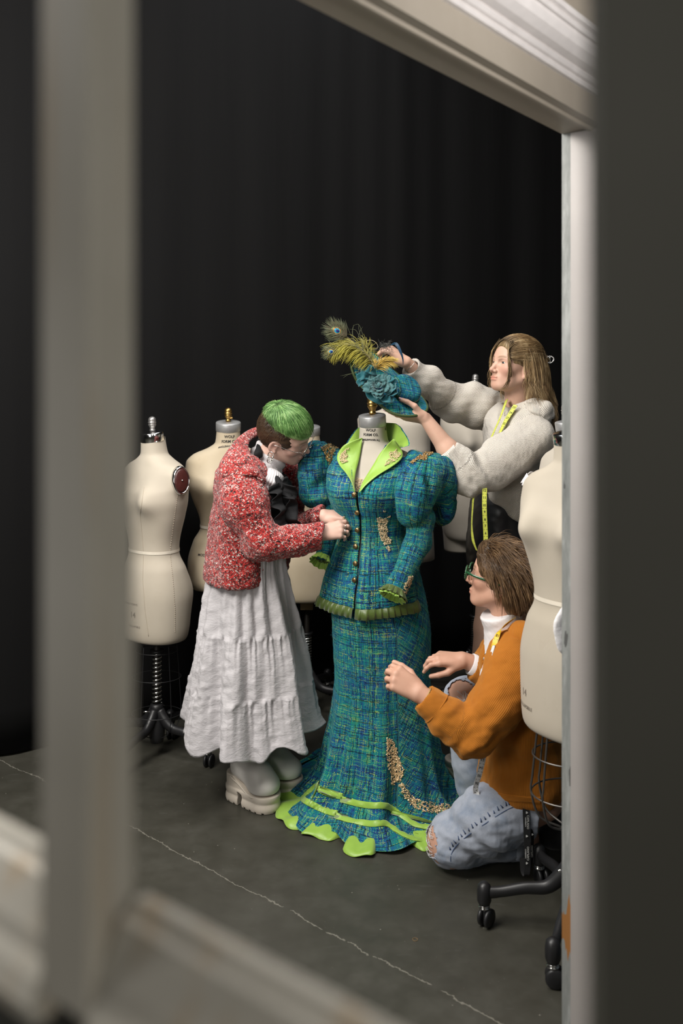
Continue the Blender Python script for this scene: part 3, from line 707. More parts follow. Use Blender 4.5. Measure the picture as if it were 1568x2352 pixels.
# ---------------------------------------------------------------- skirt
skirt = thing('tweed_skirt', 'long teal and blue tweed trumpet skirt with lime ribbon bands on the centre form', 'skirt', (c4[0], c4[1], 0))
SKC = [  # z, centre x, centre y, half width, half depth (world aligned)
    (.06, .132, 3.395, .268, .245), (.10, .136, 3.395, .238, .222), (.15, .142, 3.395, .222, .208), (.23, .146, 3.395, .207, .192), (.36, .150, 3.395, .186, .172),
    (.47, .150, 3.39, .177, .160), (.63, .148, 3.39, .182, .160), (.74, .138, 3.39, .178, .154), (.84, .128, 3.39, .165, .142), (.97, .118, 3.395, .122, .102)]
HEMR = [(-180, .345), (-150, .335), (-120, .335), (-105, .345), (-90, .36), (-75, .375), (-55, .375), (-35, .36), (-15, .36), (0, .372), (20, .40), (50, .46), (90, .48), (130, .47), (160, .39), (180, .345)]
def skirt_pt(th, t):
    """th in radians (0 = +x, -90 deg = towards the camera); t: 0 hem .. 1 waist"""
    th = np.asarray(th, float); t = np.asarray(t, float)
    zt_ = np.where(t < .2, 0, (t-.2)/.8)
    q = interp(SKC, .06+zt_*(.97-.06)); cx, cy, hw, hd = q.T
    z = .06+zt_*.91
    ct, sn = np.cos(th), np.sin(th)
    fold = (.030*np.sin(7*th+.7)+.018*np.sin(12*th+2.)+.012*np.sin(19*th))*np.exp(-(z-.0)/.16)*1.1
    fold = fold-.020*np.exp(-((np.degrees(th)+75)/5.)**2)*np.clip((.75-z)/.5, 0, 1)+.010*np.exp(-((np.degrees(th)+62)/9.)**2)*np.clip((.75-z)/.5, 0, 1)
    x = cx+(hw+fold)*ct; y = cy+(hd+fold)*sn
    # below the ankle the cloth spreads out to the hem line
    k = np.clip(1-t/.2, 0, 1); R = interp([(a, r) for a, r in HEMR], np.degrees((th+PI) % (2*PI)-PI))[:, 0]
    R = R+.022*np.sin(7*th+.7)+.012*np.sin(13*th+1.1)
    hx, hy = .132+R*ct, 3.395+R*sn
    e = k**1.25
    x = x*(1-e)+hx*e; y = y*(1-e)+hy*e
    zz = z*(1-k)**1.05+(.008+.012*(np.sin(9*th+1)*.5+.5))*k
    zz = np.maximum(zz, .006)
    return np.stack([x, y, zz], -1)
nT = 240; ths = np.linspace(PI*.5, PI*2.5, nT+1); tt = np.concatenate([np.linspace(0, .2, 16)[:-1], np.linspace(.2, 1, 90)])
rings = np.array([skirt_pt(ths, np.full(nT+1, q)) for q in tt])
seg = np.linalg.norm(np.diff(rings, axis=0), axis=2).mean(1); vv_ = np.concatenate([[0], np.cumsum(seg)])
uu = (ths-ths[0])*.19
W_ = np.zeros((len(tt), nT+1, 3)); W_[..., 0] = uu[None]; W_[..., 1] = vv_[:, None]
bias = np.degrees((ths+PI) % (2*PI)-PI); m = (bias > -74) & (bias < 60); an = math.radians(33)
Wb = W_.copy(); Wb[..., 0] = W_[..., 0]*math.cos(an)-W_[..., 1]*math.sin(an); Wb[..., 1] = W_[..., 0]*math.sin(an)+W_[..., 1]*math.cos(an)
W_[:, m] = Wb[:, m]
pnt = rings.reshape(-1, 3); pnt = pnt+fbm(pnt, 7., 3)[:, None]*.0022*V(1, 1, 0)
v, f = loft(rings, closed=False)
sk = mk('skirt_body', pnt, f, M_TW, skirt, wuv=W_.reshape(-1, 3))
def skirt_band(px, target, w, name, mat, parent, lift=.003):
    """ribbon laid along the skirt through picture points"""
    line = spline([(a, b, 0) for a, b in px], 60)[:, :2]; C = []; N = []
    for a, b in line:
        h = surf(a, b, target)
        if h: C.append(h[0]); N.append(h[1])
    C = np.array(C); N = np.array(N)
    for _ in range(2): N[1:-1] = (N[:-2]+N[1:-1]+N[2:])/3; C[1:-1] = (C[:-2]+2*C[1:-1]+C[2:])/4
    T = np.gradient(C, axis=0); T /= np.linalg.norm(T, axis=1)[:, None]+1e-9; B = np.cross(N, T); B /= np.linalg.norm(B, axis=1)[:, None]+1e-9
    s = np.linspace(0, 1, len(C)); rip = .0015*np.sin(s*61)+.001*np.sin(s*27+1)
    rings = [C+B*w*k+N*(lift+(.0018 if abs(k) < .4 else 0)+rip*(1 if k > 0 else -.6))[:, None] for k in (-.5, -.3, 0, .3, .5)]
    rings += [C+B*w*.5+N*.0005, C-B*w*.5+N*.0005]
    v, f = loft(rings, True); return mk(name, v, f, mat, parent)
for nm in ([(734, 1797), (718, 1812), (701, 1826), (697, 1836), (712, 1845)], [(731, 1812), (748, 1820), (768, 1826), (787, 1829)], [(782, 1835), (815, 1844), (850, 1850), (880, 1850), (896, 1856), (925, 1875), (952, 1894), (985, 1900), (1022, 1898)],
           [(697, 1838), (716, 1847), (745, 1862), (775, 1869)], [(769, 1873), (805, 1885), (850, 1892), (883, 1891), (910, 1908), (940, 1924), (970, 1930), (1000, 1928)], [(1034, 1768), (1046, 1786), (1054, 1808)], [(1046, 1858), (1060, 1850), (1072, 1842)]):
    skirt_band(nm, sk, .0205, 'ribbon_trim', M_LIME, sk)
# lime lining spilling out under the hem
a = np.linspace(0, 2*PI, 361)
ad = (np.degrees(a)+180) % 360-180
win_ = lambda a0, a1, h, w=3.5: h*.5*(np.tanh((ad-a0)/w)-np.tanh((ad-a1)/w))
ex_ = -.03+win_(-190, -143, .072)+win_(158, 190, .072)+win_(-139, -119, .050, 1.1)+win_(-111, -93, .072, 1.0)+win_(-70, -52, .056, 1.0)
hem = skirt_pt(a, np.zeros(361)); cen = V(.132, 3.395, 0); rad = hem-cen; rad[:, 2] = 0; rl = np.linalg.norm(rad, axis=1); rad /= rl[:, None]
rip = .003*np.sin(a*17)+.002*np.sin(a*31+1); rl = .5*rl+.5*interp([(q_, r_) for q_, r_ in HEMR], ad)[:, 0]
rg = []
for k, zz in ((0, .03), (.35, .022), (.6, .016), (.8, .011), (1, .004)):
    r_ = rl-.06+(ex_+.06+rip*k)*k
    rg.append(cen+rad*r_[:, None]+V(0, 0, 1)*(zz+.006*k*(1+np.sin(a*19+k*2))*np.clip(ex_/.03, 0, 1)+.003*np.sin(a*33)*k*(1-k)*4)[:, None])
rg.append(rg[-1]-V(0, 0, .003)); v, f = loft(rg, False)
v[:, 2] = np.maximum(v[:, 2], .002)
mk('lining_flounce', v, f, M_LIME, skirt)
Z7 = lambda x, y: (620+x/3.136, 1650+y/3.136)
leafs([Z7(*q) for q in [(838, 140), (880, 150), (915, 230), (930, 290), (962, 370), (955, 420), (930, 440), (905, 450), (885, 485), (868, 470), (870, 400), (845, 370), (838, 270)]], sk, 620, .0092, M_GOLD, 'applique', sk, 3)
leafs([Z7(*q) for q in [(900, 440), (940, 430), (975, 500), (1010, 545), (1060, 575), (1120, 600), (1200, 610), (1290, 620), (1395, 590), (1412, 625), (1345, 650), (1335, 690), (1240, 690), (1140, 682), (1060, 655), (1000, 615), (960, 560), (930, 490)]], sk, 480, .0092, M_GOLD, 'applique', sk, 4)
# ---------------------------------------------------------------- jacket
jacket = thing('tweed_jacket', 'teal and blue tweed jacket with puffed sleeves and lime lapels on the centre form', 'jacket', (c4[0], c4[1], 0))
JT = [(.775, .188, .160, -.012), (.83, .178, .152, -.01), (.92, .150, .130, -.008), (1.00, .128, .113, -.006), (1.06, .134, .118, -.008), (1.12, .158, .132, -.012), (1.165, .172, .138, -.012), (1.21, .178, .128, -.006), (1.25, .180, .108, .004), (1.272, .168, .096, .008), (1.29, .142, .090, .008), (1.304, .112, .084, .006), (1.318, .086, .078, .004), (1.330, .076, .074, .004)]
VZ = 1.168
def jopen(z):
    return np.where(z < VZ, .012, np.interp(z, [VZ, 1.20, 1.25, 1.29, 1.31, 1.33], [.012, .085, .20, .36, .64, 1.0]))
nA = 200; zz = np.concatenate([np.linspace(.775, 1.24, 80), np.linspace(1.245, 1.33, 30)]); q = interp(JT, zz); rings = []; Wj = []
for z, (hw, hd, y0) in zip(zz, q):
    o = float(jopen(z)); ph = np.linspace(o, 2*PI-o, nA)      # from the front centre, round by the form's left side
    sx = np.sin(ph); cy = -np.cos(ph); ex = 2.2
    x = hw*np.sign(sx)*np.abs(sx)**(2/ex); y = y0+hd*np.sign(cy)*np.abs(cy)**(2/ex)
    fr = np.clip(-cy, 0, 1)
    for sg in (-1, 1):
        g = np.exp(-((x-sg*.078)/(.05))**2-((z-1.145)/(.055 if z < 1.145 else .08))**2); y = y-.030*g*fr**.6
    # front edges meet with one side slightly over the other; peplum flutes
    x = x+.004*(ph < PI)*np.exp(-ph/.2)
    fl_ = np.clip((.95-z)/.18, 0, 1); rad_ = .010*np.sin(6*ph+.6)*fl_+.005*np.sin(11*ph)*fl_
    x = x+rad_*sx; y = y+rad_*cy
    zz_ = z-(.020*fr**2+.0)*np.clip((.95-z)/.18, 0, 1)
    rings.append(np.stack([x, y, zz_], 1)); Wj.append(np.stack([(ph-PI)*.155, np.full(nA, z), np.zeros(nA)], 1))
rings = np.array(rings); v, f = loft(rings, closed=False)
vw = tow(v); vw = vw+fbm(vw, 9., 11)[:, None]*.0028*nrm(V(1, -1, 0)); 
jb = mk('jacket_body', vw, f, M_TW, jacket, wuv=np.vstack(Wj))
so = jb.modifiers.new('thick', 'SOLIDIFY'); so.thickness = .005; so.offset = -1
# dark placket strip behind the front edge
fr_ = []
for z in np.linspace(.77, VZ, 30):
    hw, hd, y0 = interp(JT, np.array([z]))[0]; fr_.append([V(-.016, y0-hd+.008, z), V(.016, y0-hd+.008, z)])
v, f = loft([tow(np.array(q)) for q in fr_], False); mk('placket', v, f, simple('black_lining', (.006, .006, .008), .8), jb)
# hem ruffle, box pleated
ph = np.linspace(0, 2*PI, 721); r0 = rings[0]; pl = ((ph*.155/.0205) % 1.); tri = np.where(pl < .72, pl/.72, 1-(pl-.72)/.28)
def hemring(dz, out):
    o = .012; p = np.interp(ph, np.linspace(o, 2*PI-o, nA), np.arange(nA)); i = np.clip(p.astype(int), 0, nA-2); u = (p-i)[:, None]
    b = r0[i]*(1-u)+r0[i+1]*u; d = b.copy(); d[:, 2] = 0; d /= np.linalg.norm(d, axis=1)[:, None]
    return tow(b+d*out[:, None]+V(0, 0, dz))
v, f = loft([hemring(.006, -.003+0*tri), hemring(-.004, .004+.003*tri), hemring(-.031, .009+.009*tri), hemring(-.032, .006+.008*tri)], False)
mk('hem_ruffle', v, f, M_OLIVE, jb)
# lapels, turned back over the chest
def from_px(pts, dq): return np.array([P(a, b, d) for (a, b), d in zip(pts, dq)])
def sheet(outer, inner, n=28, m=9):
    A_, B_ = spline(outer, n), spline(inner, n); return np.array([A_*(1-k)+B_*k for k in np.linspace(0, 1, m)])
def lapel(outer, inner, lift, name):
    oo = spline([(a, b, 0) for a, b in outer], 30)[:, :2]; ii = spline([(a, b, 0) for a, b in inner], 30)[:, :2]; rg = []
    for k in np.linspace(0, 1, 10):
        row = []
        for (a, b), (c_, d_) in zip(oo, ii):
            x, y = a+(c_-a)*k, b+(d_-b)*k
            h = surf(x, y, jb); g = surf(x, y, tr4)
            pt = None; cand = []
            if h is not None: cand.append(h[0]+h[1]*(.006+lift*math.sin(k*PI*.9)*.6))
            if g is not None: cand.append(g[0]+g[1]*.012)
            if cand: pt = min(cand, key=lambda q: np.linalg.norm(q-V(0, 0, CH)))
            row.append(pt)
        rg.append(row)
    # where nothing was met or the two layers differ, smooth the sheet
    R_ = np.array([[q if q is not None else [np.nan]*3 for q in row] for row in rg], float)
    dd = np.linalg.norm(R_-V(0, 0, CH), axis=2); fl = np.nanmedian(dd); dd = np.where(np.isnan(dd), fl, dd)
    for _ in range(22):
        p = np.pad(dd, 1, mode='edge'); av = (p[:-2, 1:-1]+p[2:, 1:-1]+p[1:-1, :-2]+p[1:-1, 2:])/4; dd = np.minimum(av, dd)*.25+av*.75
    out = []
    for r_, k in zip(range(10), np.linspace(0, 1, 10)):
        row = []
        for j, ((a, b), (c_, d_)) in enumerate(zip(oo, ii)):
            x, y = a+(c_-a)*k, b+(d_-b)*k; row.append(V(0, 0, CH)+nrm(P(x, y, 1.)-V(0, 0, CH))*(dd[r_, j]-.0075))
        out.append(row)
    v, f = loft(np.array(out), False); o = mk(name, v, f, M_LIME, jacket); s = o.modifiers.new('thick', 'SOLIDIFY'); s.thickness = .0035; s.offset = 0; return o
Z3 = lambda x, y: (660+x/3.733, 900+y/3.733)
lpL = lapel([(831, 1006), (806, 1014), (786, 1026), (774, 1047), (778, 1066), (794, 1086), (807, 1107), (814, 1130)], [(832, 1007), (829, 1030), (826, 1048), (823, 1061), (818, 1080), (815, 1095), (813, 1112), (815, 1131)], .004, 'lapel')
lpR = lapel([(905, 1010), (916, 1024), (924, 1039), (921, 1054), (901, 1071), (869, 1091), (842, 1113), (826, 1131)], [(903, 1008), (887, 1024), (872, 1042), (858, 1066), (845, 1087), (836, 1102), (830, 1114), (824, 1131)], .004, 'lapel')
leafs([Z3(*q) for q in [(455, 540), (520, 468), (532, 480), (500, 520), (530, 560), (500, 580), (522, 600), (470, 625), (440, 575)]], lpL, 190, .007, M_LACE, 'lace_applique', lpL, 5, .0045)
leafs([Z3(*q) for q in [(862, 520), (905, 520), (935, 485), (945, 515), (972, 540), (940, 590), (905, 610), (835, 640), (850, 590), (880, 570)]], lpR, 210, .007, M_LACE, 'lace_applique', lpR, 6, .0045)
# lace camisole edge in the V
leafs([Z3(*q) for q in [(578, 745), (610, 740), (640, 752), (668, 745), (640, 800), (615, 850), (596, 880), (580, 840)]], tr4, 150, .0065, M_LACE, 'lace_camisole', jacket, 8, .004)
# standing wing collar
ph = np.linspace(math.radians(-128), math.radians(128), 90)     # 0 = back of the neck
ends = np.clip((np.abs(np.degrees(ph))-50)/70, 0, 1); tipf = np.exp(-((np.abs(np.degrees(ph))-104)/20)**2)
inn = []; outr = []
for k in np.linspace(0, 1, 12):
    ap = np.abs(np.degrees(ph)); rb = .069; flare = np.interp(ap, [0, 55, 80, 104, 116, 128], [.006, .012, .034, .080, .034, .0])*k**1.6; h = np.interp(ap, [0, 55, 78, 104, 116, 128], [.092, .092, .080, .040, .020, .004])*k**.9
    rr = rb+flare; b = np.stack([rr*np.sin(ph), rr*np.cos(ph)*.98, 1.312+h-.012*ends], 1)
    b[:, 0] *= 1; sd_ = np.where(ph < 0, .38, 1.15); b[:, :2] = b[:, :2]*((rb+flare*sd_)/rr)[:, None]; b[:, 2] -= np.where(ph < 0, .12*h, -.0)+.012*k**3*np.interp(ap, [70, 104, 128], [0, 1, 0])
    inn.append(b); outr.append(b+np.stack([np.sin(ph), np.cos(ph), 0*ph], 1)*.0045)
wv = [np.stack([ph*.08, np.full(90, k*.08), 0*ph], 1) for k in np.linspace(0, 1, 12)]
v, f = loft([tow(b) for b in inn], False); v = v+fbm(v, 40., 5)[:, None]*.0008; mk('collar_facing', v, f, M_LIME, jacket)
v, f = loft([tow(b) for b in outr], False); mk('collar', v, f, M_TW, jacket, wuv=np.vstack(wv))
# buttons
for bx, by in ((817, 1136), (821, 1177), (817.5, 1217), (813.5, 1255), (813, 1294), (818, 1332)):
    h = min([q for q in (surf(bx+dx, by, jb) for dx in (0, -3, -6, 4)) if q], key=lambda q: np.linalg.norm(q[0]-V(0, 0, CH)))
    n = nrm(h[1]*V(1, 1, .3)); mk('button', *lathe([(.0088, .002), (.0098, .004), (.0090, .0075), (.006, .0092), (.002, .0096)], h[0], n, 18), M_BTN, jacket)
leafs([Z3(*q) for q in [(765, 1075), (800, 1072), (825, 1090), (850, 1065), (880, 1058), (860, 1100), (848, 1130), (862, 1200), (850, 1228), (890, 1270), (880, 1300), (832, 1312), (800, 1262), (778, 1170)]], jb, 400, .0085, M_LACE, 'applique', jb, 9, .002)
leafs([Z3(*q) for q in [(840, 1325), (865, 1320), (890, 1360), (865, 1366), (845, 1350)]], jb, 30, .0075, M_LACE, 'applique', jb, 10, .002)
leafs([Z3(*q) for q in [(820, 1008), (842, 1012), (838, 1030), (822, 1028)]], jb, 8, .006, M_LACE, 'applique', jb, 12, .002)
leafs([Z3(*q) for q in [(445, 1070), (500, 1060), (505, 1110), (480, 1240), (440, 1310), (428, 1305), (450, 1230), (440, 1150)]], jb, 120, .0075, M_LACE, 'applique', jb, 13, .002)
# sleeves
def sdpart(name, sd, h, mat, parent, bones=None, disp=None, pad=.03, smooth=0, **kw):
    lo = np.full(3, 1e9); hi = np.full(3, -1e9)
    for t_, a_, b_, c_, e_, k_, sub in sd.items:
        if sub or t_ in 'pf': continue
        if t_ == 'c':
            r_ = max(c_, e_); lo = np.minimum(lo, np.minimum(a_, b_)-r_); hi = np.maximum(hi, np.maximum(a_, b_)+r_)
        else:
            r_ = max(b_); lo = np.minimum(lo, a_-r_); hi = np.maximum(hi, a_+r_)
    v, f = sdmesh(sd, kw.pop('lo', lo-pad), kw.pop('hi', hi+pad), h)
    n = fnormals(sd, v)
    w = bone_uv(v, bones) if bones else None
    if disp is not None: v = v+n*disp(v, w)[:, None]
    if smooth: v = relax(v, f, smooth)
    return mk(name, v, f, mat, parent, wuv=w, **kw)
def relax(v, f, it=2, lam=.5):
    q = np.array(f); e = np.vstack([q[:, [0, 1]], q[:, [1, 2]], q[:, [2, 3]], q[:, [3, 0]]]); e = np.vstack([e, e[:, ::-1]])
    for _ in range(it):
        s = np.zeros_like(v); c = np.zeros(len(v)); np.add.at(s, e[:, 0], v[e[:, 1]]); np.add.at(c, e[:, 0], 1)
        v = v*(1-lam)+lam*s/np.maximum(c, 1)[:, None]
    return v
def folds(bone_i, amp, freq, seed=0, base=0.):
    return lambda v, w: base+amp*fbm(v, freq, seed, 3)
def gathers(p, axis, n, amp):
    """radial gather folds around a point"""
    ax = nrm(axis); x = nrm(np.cross(ax, [.2, .9, .3])); y = np.cross(ax, x)
    def g(v):
        q = v-p; an_ = np.arctan2(q@y, q@x); r_ = np.linalg.norm(q, axis=1); return amp*np.sin(n*an_)*np.exp(-r_/.10)*np.clip(r_/.03, 0, 1)
    return g
# image-right sleeve (the form's left)
shL = tow(V(.165, .0, 1.265)); eL = P(966, 1215, 3.27); wL = P(907, 1355, 3.19)
s1 = SD(); s1.ell(P(958, 1118, 3.27), (.082, .095, .098), rot((0, 1, 0), .5), k=.04); s1.ell(P(948, 1165, 3.25), (.058, .07, .072), rot((0, 1, 0), .25), k=.04)
s1.ell(P(1016, 1100, 3.33), (.068, .075, .098), rot((0, 1, 0), .15), k=.014); s1.ell(P(1020, 1160, 3.36), (.045, .055, .078), rot((0, 1, 0), .1), k=.02)
s1.cone(shL, P(985, 1085, 3.29), .045, .075, k=.03)
s1.cone(P(968, 1190, 3.27), P(958, 1250, 3.255), .050, .044, k=.010); s1.cone(P(958, 1250, 3.255), wL, .046, .036, k=.02)
s1.cone(P(975, 1068, 3.2), P(992, 1180, 3.19), .008, .014, k=.02, sub=True)
s1.plane(wL, P(958, 1250, 3.25)-wL, k=.002)
g1 = gathers(P(968, 1055, 3.25), V(0, -.6, .8), 11, .006)
slL = sdpart('sleeve', s1, .0055, M_TW, jacket, [(P(985, 1050, 3.3), P(960, 1200, 3.27), .1, (.3, 1, 0)), (P(960, 1200, 3.27), wL, .045, (.3, 1, 0))], lambda v, w: g1(v)+.004*fbm(v, 9., 21)+.0015*fbm(v, 22., 22), smooth=1)
# image-left sleeve
shR = tow(V(-.165, .0, 1.265)); wR = P(742, 1283, 3.40)
s2 = SD(); s2.ell(P(722, 1082, 3.47), (.064, .085, .108), rot((0, 1, 0), .1), k=.03); s2.ell(P(728, 1138, 3.46), (.066, .075, .046), rot((0, 1, 0), -.12), k=.03)
s2.cone(shR, P(735, 1050, 3.47), .045, .058, k=.03)
s2.cone(P(758, 1160, 3.46), P(760, 1215, 3.44), .040, .036, k=.012); s2.cone(P(760, 1215, 3.44), wR, .036, .029, k=.02)
s2.cone(P(722, 1118, 3.385), P(765, 1098, 3.40), .010, .016, k=.022, sub=True)
s2.plane(wR, P(760, 1215, 3.44)-wR, k=.002)
g2 = gathers(P(755, 1035, 3.44), V(.1, -.5, .8), 11, .006)
slR = sdpart('sleeve', s2, .0055, M_TW, jacket, [(P(735, 1030, 3.46), P(745, 1160, 3.46), .085, (-.3, 1, 0)), (P(745, 1160, 3.46), wR, .035, (-.3, 1, 0))], lambda v, w: g2(v)+.004*fbm(v, 9., 31)+.0015*fbm(v, 22., 32), smooth=1)
# cuff ruffles
def ruffle(c, ax, r0, r1, L, n, mat, name, parent, amp=.007, seed=1, inner=None):
    ax = nrm(ax); x = nrm(np.cross(ax, [.1, .2, 1])); y = np.cross(ax, x); a = np.linspace(0, 2*PI, 181); rg = []
    rn = np.random.default_rng(seed); ph_ = rn.uniform(0, 6, 3)
    for k in np.linspace(0, 1, 8):
        w = amp*k*(np.sin(n*a+ph_[0])+.5*np.sin((n*1.7)//1*a+ph_[1])); r = r0+(r1-r0)*k**1.2+w
        h = L*k+.3*w*k*np.cos(n*a+1)
        rg.append(c+ax*h[:, None]+r[:, None]*(np.cos(a)[:, None]*x+np.sin(a)[:, None]*y))
    v, f = loft(rg, False); o = mk(name, v, f, mat, parent); s = o.modifiers.new('thick', 'SOLIDIFY'); s.thickness = .002; s.offset = 0; return o
ruffle(wL-nrm(wL-eL)*.004, wL-P(958, 1250, 3.25)+V(.01, -.02, -.0), .036, .050, .026, 13, M_OLIVE, 'cuff_ruffle', slL, .005, 1)
ruffle(wL-nrm(wL-eL)*.0, wL-P(958, 1250, 3.25)+V(.01, -.02, -.0), .030, .045, .030, 11, M_LIME, 'cuff_lining', slL, .005, 3)
axR = nrm(wR-P(760, 1215, 3.44))*.6+V(-.25, -.60, -.35)
ruffle(wR+V(0, 0, .008), axR, .028, .042, .030, 11, M_LIME, 'cuff_ruffle', slR, .0032, 2)
ruffle(wR+V(0, 0, .008), axR, .022, .028, .012, 9, M_OLIVE, 'cuff_lining', slR, .004, 4)
leafs([Z3(*q) for q in [(1035, 1580), (1068, 1575), (1062, 1640), (1048, 1740), (1030, 1752), (990, 1730), (1000, 1650), (1025, 1620)]], slL, 160, .0085, M_LACE, 'applique', slL, 14, .002)
leafs([Z3(*q) for q in [(1055, 610), (1130, 550), (1195, 505), (1258, 510), (1250, 530), (1200, 560), (1190, 595), (1120, 585), (1070, 618)]], slL, 330, .0085, M_NET, 'shoulder_applique', slL, 15, .003)
leafs([Z3(*q) for q in [(280, 480), (400, 432), (455, 445), (440, 480), (395, 520), (380, 590), (375, 720), (360, 700), (355, 610), (320, 570), (310, 510)]], slR, 380, .0085, M_NET, 'shoulder_applique', slR, 16, .003)
leafs([Z3(*q) for q in [(1055, 610), (1130, 550), (1130, 590), (1070, 618)]], jb, 40, .0085, M_NET, 'shoulder_applique', jb, 15, .003)
leafs([Z3(*q) for q in [(380, 470), (455, 440), (490, 436), (440, 480), (395, 520)]], jb, 60, .0085, M_NET, 'shoulder_applique', jb, 17, .003)
# ================================================================ people: shared anatomy
def skin(name, c, red, brow=(.10, .06, .03)):
    t = NT(name, .48, spec=.35); co_ = t.coord()
    t.b.inputs['Subsurface Weight'].default_value = .0
    n = t.noise(co_, 60., 3.); n2 = t.noise(co_, 18., 3.)
    b = t.mix(n2, c, tuple(x*.90 for x in c)); b = t.mix(t.math('MULTIPLY', n, .25), b, red)
    b = t.mix(t.attr('tint').outputs['Fac'], b, red); b = t.mix(t.attr('brow').outputs['Fac'], b, brow)
    t.col(b); t.bump(t.noise(co_, 900., 2.), .05, .0005); return t.m
M_SKW = skin('skin_woman', (.60, .385, .285), (.50, .18, .13), (.20, .12, .06))
M_SKG = skin('skin_green_hair', (.64, .43, .345), (.55, .23, .19), (.16, .10, .05))
M_SKM = skin('skin_man', (.58, .345, .245), (.47, .165, .115), (.14, .08, .04))
M_EYE = simple('eye_white', (.72, .68, .64), .15); M_IRIS = simple('iris', (.03, .035, .035), .1)
def ortho(F, U):
    F = nrm(F); U = nrm(np.asarray(U, float)-np.dot(U, F)*F); return np.stack([np.cross(F, U), F, U], 1)    # columns: right, forward, up
class Body:
    def __init__(s, th, mat): s.th = th; s.mat = mat; s.mb = MB(); s.tint = []; s.brow = []
    def piece(s, sd, h, tint=None, brow=None, smooth=1, pad=.02, keep=None):
        lo = np.full(3, 1e9); hi = np.full(3, -1e9)
        for t_, a_, b_, c_, e_, k_, sub in sd.items:
            if sub or t_ in 'pf': continue
            r_ = max(c_, e_) if t_ == 'c' else max(b_)
            lo = np.minimum(lo, (np.minimum(a_, b_) if t_ == 'c' else a_)-r_); hi = np.maximum(hi, (np.maximum(a_, b_) if t_ == 'c' else a_)+r_)
        v, f = sdmesh(sd, lo-pad, hi+pad, h)
        if smooth: v = relax(v, f, smooth, .4)
        s.mb.add(v, f); s.tint.append(np.zeros(len(v)) if tint is None else tint(v)); s.brow.append(np.zeros(len(v)) if brow is None else brow(v))
    def done(s): return s.mb.mk('body', s.mat, s.th, attrs={'tint': np.clip(np.concatenate(s.tint), 0, 1), 'brow': np.clip(np.concatenate(s.brow), 0, 1)})
